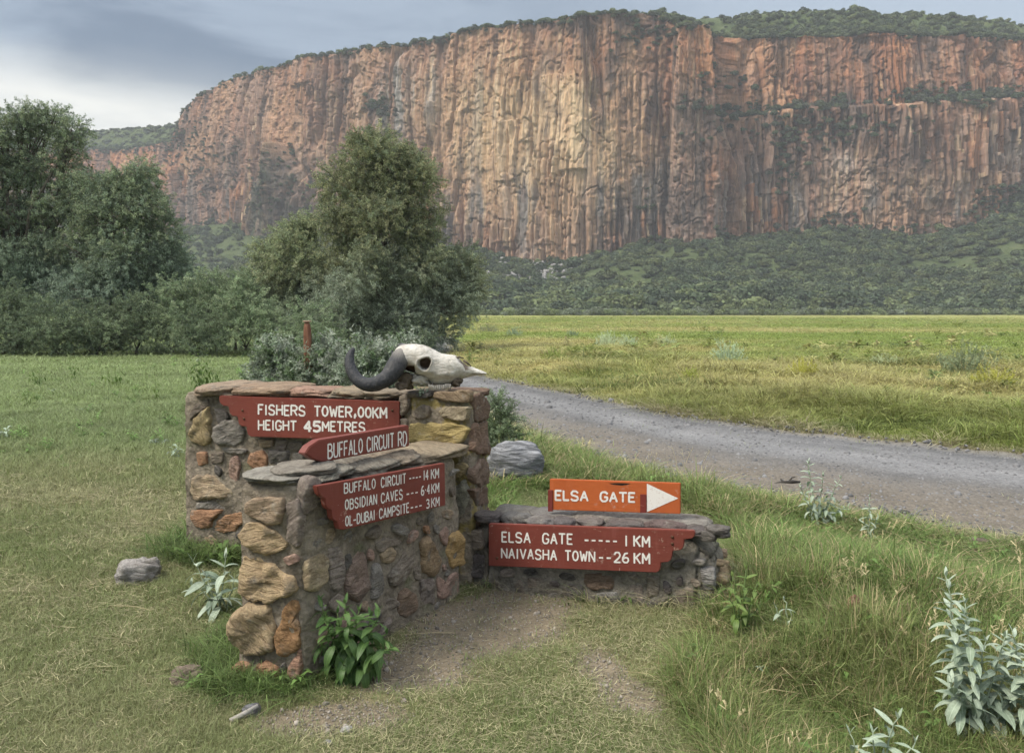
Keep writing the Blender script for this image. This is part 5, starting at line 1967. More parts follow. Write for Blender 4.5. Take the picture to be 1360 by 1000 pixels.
# broken dark bone below the skull; lumps under the muzzle stand for a dark hollow
m = M('brown_bone', .85)
m.col(m.mix(m.noise(m.coord('Object'), 40, 5, .7), (.025, .018, .014), (.20, .16, .12)))
for k, (x_, y_, l_, h_, d_) in enumerate([(590, 365, .095, .075, -.01), (650, 385, .09, .075, .02), (560, 420, .07, .045, -.05), (972, 398, .06, .05, 0), (710, 385, .11, .075, 0), (1004, 385, .04, .05, .01), (600, 430, .06, .04, .04)]):
    V, F = rock_mesh(950 + k, 2.6, 9, .34, .2, (l_ / 2, .055, h_ / 2), (.4, 0, 1))
    c_ = skp(x_, y_, d_)
    me = mesh_np('skull_base', V, F, True)
    link('skull_base', me, SK, BONE if k in (1, 4) else m.m, tuple(c_))
# bony spur over the nose opening
for k, (pth, r_) in enumerate((([(975, 205, -.03), (1010, 200, -.028), (1045, 212, -.025)], .006), ([(1040, 225, -.03), (1075, 250, -.03), (1100, 272, -.025)], .007))):
    mb = MB()
    mb.tube([skp(*q_) for q_ in pth], [r_, r_, r_ * .5], 7)
    link('nasal_bone', mb.mesh('nasal_bone', True), SK, m.m)

# ================================================================== GRASS
def blade(mb, lv, p, az, h, w, bend, r, seg=3, side=0.0):
    d = np.array([math.cos(az), math.sin(az), 0.])
    s = np.array([-d[1], d[0], 0.])
    b0 = mb.n
    V = []
    for k in range(seg + 1):
        t = k / seg
        c = np.array(p) + d * (bend * h * t * t) + np.array([0, 0, 1.]) * h * (t - .35 * bend * t * t * t)
        ww = w * (1 - t) ** .7 * .5
        if k < seg:
            V += [c - s * ww, c + s * ww]
        else:
            V += [c]
    F4 = [(2 * k, 2 * k + 1, 2 * k + 3, 2 * k + 2) for k in range(seg - 1)]
    if F4:
        mb.add(V, F4)
    else:
        mb.add(V, np.zeros((0, 4), int))
    mb.f3.append(np.array([(2 * seg - 2, 2 * seg - 1, 2 * seg)]) + b0)
    lv += [r] * len(V)


def tuft(seed, n, rad, h, w, bend=(.2, .9), flat=False, name='tuft'):
    r = np.random.default_rng(seed)
    mb, lv = MB(), []
    for k in range(n):
        q = r.normal(size=2) * rad * .5
        az = math.atan2(q[1], q[0]) + r.normal() * .9
        rr = r.uniform(0, 1)
        if flat:
            # cut straws lying criss-cross
            L = h * r.uniform(.4, 1.2)
            a_ = r.uniform(0, 6.28)
            d = np.array([math.cos(a_), math.sin(a_), r.uniform(-.05, .25)])
            s = np.array([-d[1], d[0], 0.])
            z = r.uniform(.004, .02)
            c0 = np.array([q[0], q[1], z])
            mid = c0 + d * L * .5 + s * L * r.uniform(-.12, .12)
            end = c0 + d * L
            V = [c0 - s * w * .5, c0 + s * w * .5, mid + s * w * .5, mid - s * w * .5, end + s * w * .3, end - s * w * .3]
            mb.add(V, [(0, 1, 2, 3), (3, 2, 4, 5)])
            lv += [rr] * 6
        else:
            blade(mb, lv, (q[0], q[1], -.006), az, h * r.uniform(.35, 1.2), w * r.uniform(.45, 1.9), r.uniform(*bend), rr)
    lv = np.array(lv)
    return mb.mesh(name, False, {'lv': np.repeat(lv[:, None], 3, 1)})


GMAT = leaf_mat('grass_blades', 'INSTANCER', None, .65, .35, .38)
TUFTS = [tuft(s, 30, .080, .036, .0022, (.3, 1.3)) for s in range(1, 6)] + [tuft(s, 16, .085, .05, .0018, flat=True) for s in range(6, 9)] \
    + [tuft(s, 18, .085, .17, .0040, (.15, 1.7)) for s in range(9, 14)]


def weed(seed, n, L, up):
    r = np.random.default_rng(seed)
    mb, lv = MB(), []
    for k in range(n):
        a = r.uniform(0, 6.28)
        h = r.uniform(0, up)
        d = np.array([math.cos(a), math.sin(a), r.uniform(.1, .9)])
        s_ = np.array([-d[1], d[0], 0])
        p = np.array([r.normal() * .01, r.normal() * .01, h])
        l_ = L * r.uniform(.5, 1.1)
        w_ = l_ * .16
        q1 = p + d * l_ * .5 + [0, 0, l_ * .05]
        q2 = p + d * l_ * .95 - [0, 0, l_ * .35]
        mb.add([p - s_ * w_ * .2, p + s_ * w_ * .2, q1 + s_ * w_, q1 - s_ * w_, q2 + s_ * w_ * .15, q2 - s_ * w_ * .15], [(0, 1, 2, 3), (3, 2, 4, 5)])
        lv += [r.uniform(0, 1)] * 6
    lv = np.array(lv)
    return mb.mesh('weed', False, {'lv': np.repeat(lv[:, None], 3, 1)})


def seedhead(seed):
    r = np.random.default_rng(seed)
    mb, lv = MB(), []
    for k in range(5):
        a = r.uniform(0, 6.28)
        b_ = r.uniform(.05, .35)
        L = r.uniform(.20, .34)
        p0 = np.array([r.normal() * .03, r.normal() * .03, 0])
        d = np.array([math.cos(a) * b_, math.sin(a) * b_, 1])
        pts = np.array([p0 + d * L * t + np.array([math.cos(a), math.sin(a), -.4]) * .12 * L * t ** 3 for t in (0, .4, .75, 1)])
        mb.tube(pts, [.0012, .001, .0009, .0006], 3, cap=False)
        lv += [.8] * 12
        for q in range(9):
            c = pts[3] * (1 - q / 12) + pts[2] * (q / 12)
            e = c + np.append(r.normal(size=2) * .010, .012)
            s_ = np.array([.002, .002, 0])
            mb.add([c - s_, c + s_, e + s_, e - s_], [(0, 1, 2, 3)])
            lv += [1.0] * 4
    lv = np.array(lv)
    return mb.mesh('seedhead', False, {'lv': np.repeat(lv[:, None], 3, 1)})


TUFTS += [weed(31, 14, .07, .02), weed(32, 18, .09, .10), weed(33, 22, .10, .16), seedhead(34), seedhead(35)]
TCOL = proto_collection('grass_forms', TUFTS, GMAT)       # 0-4 short, 5-7 cut straw, 8-12 tall

QUADS = [[A, D, E_, B], [W1a, W1b, W1b + n1 * .34, W1a + n1 * .34], [W3a, W3b, W3b + n3_ * .34, W3a + n3_ * .34], [F1, F2, F3, F4]]


def in_wall(x, y, grow=0.0):
    c = np.zeros(np.shape(x), bool)
    for q in QUADS:
        q = np.array(q)
        m_ = q.mean(0)
        q = m_ + (q - m_) * (1 + grow)
        c |= in_poly(x, y, [tuple(v) for v in q])
    return c


TALL = [(655, 585), (700, 590), (770, 612), (900, 645), (1050, 672), (1200, 700), (1420, 735), (1500, 1300), (1000, 1300), (935, 1010), (905, 900), (945, 850), (985, 800), (985, 715), (940, 690), (880, 660), (700, 650), (648, 690)]


def sample_polar(n, r0, r1, half=50):
    r = np.exp(rng.uniform(np.log(r0), np.log(r1), n))
    a = rng.uniform(R(-half), R(half), n)
    return np.sin(a) * r, np.cos(a) * r, r


def grass(n, r0, r1, name, label):
    x, y, r = sample_polar(n, r0, r1)
    fd, nd = sdist(x, y, FARD), sdist(x, y, NEARD)
    wob_ = .10 * fbm2(x * 4, y * 4, 501)
    onroad = (fd < wob_ + .02 - .05) & (nd > -wob_ + .05)
    strip = (rng.uniform(0, 1, n) < .004) & onroad
    dm = dirt_mask(x, y)
    px_, py_ = proj(x, y, 0 * x)
    nn_ = fbm2(x * 1.1, y * 1.1, 502)
    n5 = fbm2(x * 5, y * 5, 503)
    tall = in_poly(px_ + 25 * fbm2(x * 3, y * 3, 504), py_ + 14 * fbm2(x * 3, y * 3, 505), TALL)
    tall |= (nd < 0) & (x > 2.2) & (fd < 0) & (px_ > 1360)
    mead = fd > 0
    # lush fringe at the foot of the walls
    fr = in_wall(x, y, .22) & (px_ < 470)
    fr |= (np.exp(-(((x - A[0] + .22) / .42) ** 2 + ((y - A[1] - .22) / .5) ** 2)) > .48 + .35 * n5 + .25 * rng.uniform(0, 1, n)) & (rng.uniform(0, 1, n) < .8)
    fr |= (np.hypot(x - W1a[0] - .25, (y - W1a[1] + .12) / .5) < .42 + .1 * n5)
    fr3 = in_wall(x, y, .22) & (px_ > 640)
    backlawn = (~mead) & (y > 7.5) & (nd < 0) & (px_ < 660)
    keep = ~in_wall(x, y, -.04) & (~onroad | strip) & (rng.uniform(0, 1, n) > dm * .96)
    lawn = ~(tall | mead | fr | fr3 | backlawn)
    # patchy cover in front of the walls
    keep &= ~(lawn & (px_ > 380) & (px_ < 960) & (y < 4.4) & (rng.uniform(0, 1, n) < .25 - .5 * n5))
    s = np.clip(r / 3.4, .85, 60) ** .92
    s = np.where(r > 25, s * 1.1, s)
    idx = rng.integers(0, 5, n)
    strawy = rng.uniform(0, 1, n)
    isflat = lawn & (strawy < .05 + .09 * (nn_ > 0.15) + .16 * ((px_ > 380) & (y < 4.4)))
    idx = np.where(isflat, 5 + rng.integers(0, 3, n), idx)
    hz_ = np.ones(n)
    is_tall = tall | fr | (fr3 & (strawy < .5)) | (mead & (r < 26) & (strawy < .18 + .8 * nn_))
    idx = np.where(is_tall, 8 + rng.integers(0, 5, n), idx)
    idx = np.where(tall & (strawy < .10), 5 + rng.integers(0, 3, n), idx)
    hz_ = np.where(tall, .72 + .55 * nn_ + .45 * n5 + .35 * np.exp(-(((x - 1.6) / .8) ** 2 + ((y - 3.7) / .9) ** 2)), hz_)
    hz_ = np.where(tall & (y > 5.2), hz_ * .72, hz_)
    hz_ = np.where(fr, .52 + .35 * n5 + .25 * nn_, hz_)
    for cx_, cy_, rr_ in ((1042, 838, .16), (1134, 835, .17), (985, 850, .14), (950, 860, .15), (1165, 1030, .2), (1300, 960, .22), (1085, 705, .45), (1155, 722, .3), (1300, 740, .6)):
        g0 = gnd(cx_, cy_)
        hz_ = hz_ * (1 - .72 * np.exp(-(((x - g0[0]) / rr_) ** 2 + ((y - g0[1] + .10) / (rr_ * 1.3)) ** 2) * 1.2))
    hz_ = np.where(fr3, .55, hz_)
    hz_ = np.where(backlawn, .9 + .5 * nn_, hz_)
    hz_ = np.where(mead, np.where(is_tall, .34, .75) * (1 + .5 * nn_), hz_)
    hz_ = hz_ * rng.uniform(.75, 1.3, n)
    hz_ = np.clip(hz_, .25, 3)
    wsel = rng.uniform(0, 1, n)
    isweed = (tall & (wsel < .012 + .09 * (fbm2(x * 2.1, y * 2.1, 511) > .22))) | (fr & (wsel < .05)) | (fr3 & (wsel < .04)) | (backlawn & (wsel < .02))
    idx = np.where(isweed, np.where(lawn, 13, 13 + rng.integers(0, 2, n)), idx)
    isseed = tall & (wsel > .995)
    idx = np.where(isseed, 16 + rng.integers(0, 2, n), idx)
    # colours
    olive, straw, green = np.array([.225, .255, .112]), np.array([.42, .385, .235]), np.array([.105, .155, .045])
    t = np.clip(.24 + .5 * nn_ + .3 * n5 + rng.normal(0, .16, n), 0, 1)[:, None]
    tint = olive * (1 - t) + straw * t * .9 + green * 0
    gmix = np.clip(.25 + .6 * fbm2(x * .8, y * .8, 506) + rng.normal(0, .12, n), 0, .8)[:, None]
    tint = tint * (1 - gmix) + np.array([.155, .215, .070]) * gmix
    tint = np.where(isflat[:, None], straw * rng.uniform(.75, 1.25, (n, 1)), tint)
    tg = np.array([.120, .190, .050]) * (1 - t * .8) + np.array([.32, .31, .14]) * t * .8
    tint = np.where(tall[:, None], tg * rng.uniform(.8, 1.25, (n, 1)), tint)
    tint = np.where((tall & (strawy < .22))[:, None], np.array([.42, .34, .20]), tint)
    tint = np.where(fr[:, None], (np.array([.105, .170, .050]) * (1 - t * .5) + np.array([.25, .25, .11]) * t * .5) * rng.uniform(.7, 1.35, (n, 1)), tint)
    tint = np.where(fr3[:, None], np.where(strawy[:, None] < .4, straw * .9, np.array([.12, .165, .06])), tint)
    bl = sst(6.5, 10, y)[:, None] * backlawn[:, None]
    tint = tint * (1 - bl) + (np.array([.215, .265, .120]) * rng.uniform(.8, 1.2, (n, 1)) * (1 + .3 * nn_[:, None])) * bl
    mp_ = (fbm2(x * .05, y * .12, 41, 5)[:, None]) * 1.6 + .5 * fbm2(x * .35, y * .35, 42)[:, None]
    mt = np.array([.195, .255, .062]) + (np.array([.35, .325, .14]) - np.array([.195, .255, .062])) * np.clip(.32 + .95 * mp_ + rng.normal(0, .14, (n, 1)), 0, 1)
    br = (fbm2(x * .4, y * .9, 507, 3) > .34)[:, None] & (rng.uniform(0, 1, (n, 1)) < .7)
    mt = np.where(br, np.array([.14, .18, .055]), mt)
    tint = np.where(mead[:, None], mt * rng.uniform(.82, 1.2, (n, 1)), tint)
    tint = np.where(isweed[:, None], np.array([.12, .19, .055]) * rng.uniform(.7, 1.5, (n, 1)), tint)
    tint = np.where((isweed & (wsel < .0004))[:, None], np.array([.27, .33, .25]), tint)
    tint = np.where(isseed[:, None], np.array([.46, .39, .24]), tint)
    # narrow straw margin beside the road
    mar = (np.minimum(np.abs(fd), np.abs(nd)) < .22 + .1 * n5) & (r < 40)
    tint = np.where((mar & (strawy < .6))[:, None], straw * .85, tint)
    hz_ = np.where(mar, hz_ * .6, hz_)
    k = keep
    x, y, s, idx, hz_, tint = x[k], y[k], s[k], idx[k], hz_[k], np.clip(tint[k], .02, .7)
    z = H(x, y)
    n = len(x)
    s = s * rng.uniform(.75, 1.25, n)
    sv = np.where(idx < 8, s, s * .9)
    zz = np.clip(s, 1, 3.0) * hz_
    scl = np.column_stack([sv, sv, np.where((idx >= 5) & (idx < 8), sv, zz)])
    big = idx >= 13
    scl = np.where(big[:, None], (np.clip(s, .8, 1.6) * np.clip(hz_, .4, .8))[:, None], scl)
    rot = np.column_stack([rng.uniform(-.12, .12, n), rng.uniform(-.12, .12, n), rng.uniform(0, 6.28, n)])
    o = scatter(name, np.column_stack([x, y, z]), rot, scl, tint, idx, TCOL)
    return tag(o, label, kind='stuff')


grass(78000, 1.9, 14, 'grass', 'short olive grass with cut straw around the stone walls')
grass(52000, 11, 150, 'meadow_grass', 'yellow green meadow grass beyond the gravel road')

# ================================================================== TREES AND SHRUBS
def spray(seed, n=28, L=.42, ll=.085, lw=.024, droop=.2, stick=True):
    r = np.random.default_rng(seed)
    mb, lv = MB(), []
    for k in range(n):
        t = r.uniform(.05, 1) ** .8
        c = np.array([0, 0, L * t]) + np.array([1, .3, 0]) * droop * L * t * t + r.normal(size=3) * .03 * L
        a = r.uniform(0, 6.28)
        up = r.uniform(.1, 1.0)
        d = np.array([math.cos(a), math.sin(a), up])
        d /= np.linalg.norm(d)
        s = np.cross(d, [r.normal(), r.normal(), r.normal()])
        s /= np.linalg.norm(s) + 1e-9
        l_, w_ = ll * r.uniform(.6, 1.2), lw * r.uniform(.7, 1.25)
        nn_ = np.cross(d, s)
        V = [c, c + d * l_ * .45 + s * w_ * .5 + nn_ * w_ * .15, c + d * l_ - nn_ * l_ * .08, c + d * l_ * .45 - s * w_ * .5 + nn_ * w_ * .15]
        mb.add(V, [(0, 1, 2, 3)])
        lv += [r.uniform(0, 1)] * 4
    if stick:
        pts = np.array([[droop * L * t * t, .3 * droop * L * t * t, L * t] for t in (-.2, .3, .65, 1)])
        mb.tube(pts, [.006, .005, .004, .002], 3, cap=False)
        lv += [0.0] * 12
    lv = np.array(lv)
    return mb.mesh('spray', False, {'lv': np.repeat(lv[:, None], 3, 1)})


TLEAF = leaf_mat('tree_leaves', 'INSTANCER', None, .72, .42, .35)
SPR = proto_collection('spray_forms', [spray(s, 30, .46, .095, .027) for s in (1, 2, 3, 4, 5)], TLEAF)
SPRF = proto_collection('fine_spray_forms', [spray(s, 34, .30, .050, .011) for s in (11, 12, 13, 14, 15)], TLEAF)
SPRS = proto_collection('silver_spray_forms', [spray(s, 26, .28, .062, .020, .05) for s in (21, 22, 23, 24, 25)], TLEAF)

m = M('grey_bark', .95, .1)
nbk = m.noise(m.mapping(m.coord('Object'), (6, 6, 1.5)), 3, 5, .7)
m.col(m.ramp(nbk, [(.3, (.055, .045, .036)), (.7, (.19, .165, .135))]))
m.bump(nbk, 1.0, .03)
BARK = m.m


def foliage_points(blobs, per_m2, seed, sub=14, hang=.25, core_fill=.12):
    """blobs: (x,y,z,rx,ry,rz). Lumpy shells made from smaller clumps that sit on each blob"""
    r = np.random.default_rng(seed)
    P, Dn, Sd = [], [], []
    for bi, (x, y, z, rx, ry, rz) in enumerate(blobs):
        rm = (rx * ry * rz) ** (1 / 3)
        ns = sub
        cs = r.normal(size=(ns, 3))
        cs /= np.linalg.norm(cs, axis=1)[:, None]
        cs[:, 2] = np.where(cs[:, 2] < -.5, -cs[:, 2], cs[:, 2])
        cc = np.array([x, y, z]) + cs * np.array([rx, ry, rz]) * r.uniform(.50, .98, (ns, 1))
        cr = rm * r.uniform(.17, .40, ns)
        for c_, q_ in zip(cc, cr):
            k = max(4, int(4 * np.pi * q_ * q_ * per_m2))
            d = r.normal(size=(k, 3))
            d /= np.linalg.norm(d, axis=1)[:, None]
            d[:, 2] += .15
            rad = q_ * r.uniform(.35, 1.12, (k, 1)) ** .55
            p = c_ + d * rad * np.array([1, 1, .85])
            P.append(p)
            o = (c_ - np.array([x, y, z]))
            dd = d * .8 + o / (np.linalg.norm(o) + 1e-6) * .45 + r.normal(size=(k, 3)) * .35
            dd[:, 2] += .10 - hang * r.uniform(0, 1, k)
            Dn.append(dd)
            Sd.append(np.full(k, r.uniform(-1, 1)))
        k = max(3, int(core_fill * 4 * np.pi * rm * rm * per_m2))
        d = r.normal(size=(k, 3))
        P.append(np.array([x, y, z]) + d / np.linalg.norm(d, axis=1)[:, None] * np.array([rx, ry, rz]) * r.uniform(.1, .6, (k, 1)))
        Dn.append(r.normal(size=(k, 3)) + [0, 0, .4])
        Sd.append(np.zeros(k))
    P, Dn, Sd = np.vstack(P), np.vstack(Dn), np.concatenate(Sd)
    Dn /= np.linalg.norm(Dn, axis=1)[:, None] + 1e-9
    return P, Dn, Sd


def crown(name, blobs, parent, per_m2, tints, seed, protos, size=1.0, sub=14, hang=.25, origin=(0, 0, 0), zmin=None, core_fill=.12, low_tint=None):
    P, Dn, Sd = foliage_points(blobs, per_m2, seed, sub, hang, core_fill)
    if zmin is not None:
        k = P[:, 2] > zmin
        P, Dn, Sd = P[k], Dn[k], Sd[k]
    n = len(P)
    r = np.random.default_rng(seed + 1)
    th = np.arccos(np.clip(Dn[:, 2], -1, 1))
    ph = np.arctan2(Dn[:, 1], Dn[:, 0])
    rot = np.column_stack([r.uniform(-.3, .3, n), th, ph])
    b = np.array(tints)
    t = b[r.integers(0, len(b), n)] * (1 + .16 * Sd[:, None]) * r.uniform(.8, 1.2, (n, 1))
    if low_tint is not None:
        zr = (P[:, 2] - P[:, 2].min()) / np.ptp(P[:, 2])
        f = (sst(.5, .2, zr + .25 * fbm3(P[:, 0], P[:, 1], P[:, 2], seed)) * .8)[:, None]
        t = t * (1 - f) + np.array(low_tint) * f * r.uniform(.75, 1.3, (n, 1))
    o = scatter(name, P - np.array(origin), rot, size * r.uniform(.65, 1.25, n), t, r.integers(0, 5, n), protos, parent)
    o['kind'] = 'stuff'
    return o


def limbs(base, blobs, parent, r0, seed, origin, name='trunk', fork=.3, every=1, spread=.25, twig=3):
    r = np.random.default_rng(seed)
    mb = MB()
    base = np.array(base, float)
    top = np.mean([b[:3] for b in blobs], 0)
    fk = base + (top - base) * np.array([.5, .5, fork])
    og = np.array(origin)
    mb.tube([base - [0, 0, .2] - og, base * .5 + fk * .5 + r.normal(size=3) * .06 - og, fk - og], [r0 * 1.25, r0, r0 * .8], 10)
    tr = link(name, mb.mesh(name, True), parent, BARK)
    mb = MB()
    for b in blobs[::every]:
        c = np.array(b[:3])
        mid = fk * .5 + c * .5 + r.normal(size=3) * spread
        mb.tube(np.array([fk - (fk - base) * .08, mid, c]) - og, [r0 * .5, r0 * .3, r0 * .14], 6)
        for q in range(twig):
            d = r.normal(size=3)
            d[2] = abs(d[2]) * .7
            d /= np.linalg.norm(d)
            e = c + d * np.array(b[3:6]) * .9
            mb.tube(np.array([mid * .4 + c * .6, c * .6 + e * .4 + r.normal(size=3) * .1, e]) - og, [r0 * .16, r0 * .1, r0 * .03], 4)
    link('branches', mb.mesh('branches', True), parent, BARK)
    return tr


def pblobs(lst, Y):
    """blobs written as (px, py, rx_px, rz_px, depth offset) at distance Y"""
    out = []
    for (px, py, rx, rz, dy) in lst:
        p = at_y(px, py, Y + dy)
        k = (Y + dy) / 1000
        out.append((p[0], p[1], p[2], rx * k, (rx + rz) * .5 * k, rz * k))
    return out


TREES = [
    ('tree', 'tall dense olive green tree standing alone between the walls and the cliff', 29.0, (497, 470), .20,
     [(505, 232, 54, 48, 0), (470, 268, 44, 44, .6), (552, 262, 40, 48, .3), (468, 318, 42, 44, 0), (508, 312, 52, 50, -.8), (560, 325, 30, 42, .3), (450, 378, 34, 44, .3), (492, 378, 52, 52, -1.2),
      (556, 378, 46, 44, -.6), (608, 362, 26, 32, .4), (620, 395, 24, 32, 0), (590, 415, 38, 34, -.4), (470, 430, 50, 40, -.9), (530, 440, 50, 36, -1.0), (430, 440, 34, 36, 0), (505, 200, 26, 20, .2), (580, 448, 30, 16, 0)],
     [(0.243, 0.277, 0.155), (0.296, 0.319, 0.184), (0.207, 0.252, 0.158), (0.362, 0.373, 0.216)], (0.375, 0.441, 0.345), 19, SPR),
    ('tree', 'small round bushy tree growing just left of the tall dense tree', 30.5, (385, 470), .12,
     [(385, 318, 26, 20, 0), (412, 308, 20, 18, .3), (358, 350, 26, 26, 0), (400, 350, 36, 34, -.5), (375, 390, 42, 36, -.3), (345, 400, 26, 36, .3), (410, 410, 34, 36, -.3), (370, 440, 44, 30, -.5)],
     [(0.325, 0.370, 0.208), (0.274, 0.330, 0.203), (0.405, 0.438, 0.265)], (0.335, 0.415, 0.329), 19, SPR),
    ('tree', 'tall ragged tree with bare inner boughs at the left edge of the photo', 30.0, (20, 470), .2,
     [(8, 185, 34, 30, 0), (50, 178, 30, 24, .2), (88, 205, 22, 26, 0), (-40, 200, 40, 40, 0), (30, 215, 26, 16, .5), (-25, 270, 50, 44, 0), (20, 300, 46, 36, -.3), (75, 300, 30, 28, 0), (-60, 340, 60, 60, 0), (62, 235, 34, 24, .2), (5, 238, 34, 26, 0), (92, 262, 20, 24, .2), (30, 160, 24, 16, 0), (70, 160, 18, 14, .3), (98, 180, 12, 16, 0),
      (10, 360, 55, 40, -.5), (60, 350, 40, 34, -.2), (-100, 260, 50, 60, 0), (-20, 410, 60, 44, -.5)],
     [(0.246, 0.313, 0.194), (0.312, 0.365, 0.227), (0.219, 0.279, 0.196)], (0.263, 0.342, 0.254), 17, SPR),
    ('tree', 'broad rounded dark tree with layered crown beside the ragged tree', 29.5, (150, 470), .2,
     [(165, 255, 34, 22, .3), (112, 258, 26, 26, .5), (235, 370, 24, 30, 0),  (135, 262, 28, 24, 0), (195, 285, 34, 28, 0), (222, 318, 20, 26, 0), (150, 305, 46, 32, -.5), (182, 238, 26, 16, .2), (105, 290, 24, 28, .3), (215, 350, 26, 24, 0), (175, 355, 46, 34, -.5), (115, 345, 42, 38, -.3),
      (140, 400, 54, 36, -.7), (200, 395, 36, 30, -.2), (80, 395, 44, 40, 0)],
     [(0.259, 0.328, 0.203), (0.317, 0.374, 0.234), (0.227, 0.293, 0.207)], (0.285, 0.367, 0.288), 18, SPR),
]
for k, (nm, lab, Y, bp, r0, bl, tn, lt, dens, pr) in enumerate(TREES):
    b = at_y(bp[0], 413, Y)
    base = (b[0], Y, float(H(b[0], Y)))
    bls = pblobs(bl, Y)
    t = thing(nm, lab, 'tree', base)
    limbs(base, bls, t, r0, 800 + k, base, fork=.35, twig=4)
    crown('crown', bls, t, dens, tn, 820 + k, pr, 1.0, 24 if k != 2 else 20, .45, base, zmin=.1, low_tint=lt)
# undergrowth shrubs along the edge of the trees
SH = [(-70, 415, 60, 55, 27.5), (5, 425, 50, 48, 27.0), (72, 430, 44, 40, 26.6), (128, 432, 40, 38, 26.8), (180, 425, 40, 42, 27.2), (232, 412, 36, 44, 27.6), (285, 395, 44, 48, 28.2), (325, 410, 38, 50, 27.0), (262, 440, 34, 28, 26.2),
      (420, 432, 30, 36, 25.5), (-150, 400, 80, 70, 28), (372, 440, 30, 30, 26.0), (540, 452, 40, 26, 27), (310, 382, 26, 22, 30)]
SHL = ['outermost', 'dusky', 'blue green', 'low dark', 'rounded', 'upright grey green', 'pale green leafy', 'silvery flecked', 'low front', 'narrow', 'large', 'small', 'spreading', 'light topped']
SHW = ['below the ragged tree at the left edge', 'under the ragged tree beside the lawn', 'between the ragged tree and broad dark tree', 'below the broad dark tree', 'under the right half of the broad dark tree',
       'just right of the broad dark tree', 'in the gap between broad and small trees', 'left of the small bushy tree', 'at the lawn edge in the tree gap', 'behind the wooden post', 'beyond the left edge of the lawn',
       'directly below the small bushy tree', 'under the right side of the tall dense tree', 'at the back of the tree gap']
for k, (px_, py_, rx, rz, Y) in enumerate(SH):
    top = at_y(px_, py_, Y)
    base = (top[0], Y, float(H(top[0], Y)))
    t = thing('shrub', SHL[k] + ' shrub ' + SHW[k], 'shrub', base, group='shrubs along the edge of the trees')
    kk = Y / 1000
    bls = pblobs([(px_, py_, rx * .8, rz * .75, 0), (px_ - rx * .5, py_ + rz * .45, rx * .6, rz * .6, -.3), (px_ + rx * .5, py_ + rz * .45, rx * .6, rz * .6, -.3), (px_ + rx * .1, py_ + rz * .65, rx * .8, rz * .55, -.6)], Y)
    tn = [[(0.191, 0.246, 0.148), (0.244, 0.304, 0.185), (0.162, 0.215, 0.135)], [(0.276, 0.358, 0.210), (0.219, 0.288, 0.173), (0.346, 0.416, 0.258)]][k in (5, 6, 7, 9, 11, 13)]
    limbs(base, bls, t, .05, 860 + k, base, fork=.25, twig=2)
    crown('crown', bls, t, 17, tn, 880 + k, SPR, .85, 16, .1, base, zmin=.02)

# silver leaved shrubs behind the back wing
for k, (Y, bl, lab) in enumerate([
        (13.0, [(365, 480, 20, 20, 0), (352, 492, 14, 16, 0), (385, 495, 22, 20, -.1)], 'silver leaved shrub just left of the wooden post behind the walls'),
        (12.6, [(425, 478, 20, 18, 0), (445, 490, 26, 22, -.1), (412, 496, 20, 16, 0), (400, 505, 30, 16, 0)], 'large silver leaved shrub just right of the wooden post'),
        (11.8, [(480, 478, 18, 16, 0), (500, 490, 26, 20, -.1), (470, 500, 26, 18, 0), (535, 470, 14, 12, .3), (520, 490, 20, 20, 0)], 'silver leaved shrub directly behind the skull horn')]):
    c0 = at_y(bl[1][0], 413, Y)
    base = (c0[0], Y, float(H(c0[0], Y)))
    t = thing('silver_shrub', lab, 'shrub', base, group='silver leaved shrubs behind the walls')
    bls = pblobs(bl + [(bl[1][0], 525, 34, 26, 0)], Y)
    limbs(base, bls, t, .02, 900 + k, base, fork=.2, twig=3)
    crown('leaves', bls, t, 130, [(.33, .385, .30), (.27, .33, .235), (.42, .46, .38), (.17, .24, .12)], 910 + k, SPRS, 1.0, 14, -.5, base, zmin=.02)
# leafy shrub right of the pillar
Y = 7.6
c0 = at_y(662, 413, Y)
base = (c0[0], Y, float(H(c0[0], Y)))
t = thing('leafy_shrub', 'slender grey green leafy shrub just right of the pillar by the road', 'shrub', base)
bls = pblobs([(657, 540, 11, 16, 0), (668, 562, 14, 16, 0), (655, 572, 16, 20, 0), (664, 585, 18, 18, 0), (650, 590, 18, 18, 0)], Y)
limbs(base, bls, t, .012, 930, base, fork=.2, twig=2)
crown('leaves', bls, t, 210, [(.24, .31, .18), (.30, .365, .24), (.18, .25, .12)], 931, SPRF, .62, 12, -.6, base, zmin=.02)

# meadow bushes


def leafy_bush(seed, n=130):
    r = np.random.default_rng(seed)
    src = []
    for q in SPRS.objects:
        me = q.data
        co = np.empty(len(me.vertices) * 3, np.float32)
        me.vertices.foreach_get('co', co)
        fs_ = [tuple(pl_.vertices) for pl_ in me.polygons]
        src.append((co.reshape(-1, 3), np.array(fs_)))
    mb, lv = MB(), []
    for k in range(n):
        d = r.normal(size=3)
        d[2] = abs(d[2])
        d /= np.linalg.norm(d)
        p = d * np.array([1, 1, .85]) * r.uniform(.25, .92) * (1 + .3 * n3(d[0] * 2, d[1] * 2, d[2] * 2 + seed, seed))
        co, F_ = src[r.integers(0, 5)]
        q = Vector((d + r.normal(size=3) * .4 + [0, 0, .5])).to_track_quat('Z', 'Y').to_matrix()
        mb.add(co @ np.array(q).T * r.uniform(.8, 1.5) + p - [0, 0, .1], F_)
        lv += list(r.uniform(.1, 1, 1)) * len(co)
    lv = np.array(lv)
    return mb.mesh('meadow_bush', False, {'lv': np.repeat(lv[:, None], 3, 1)})


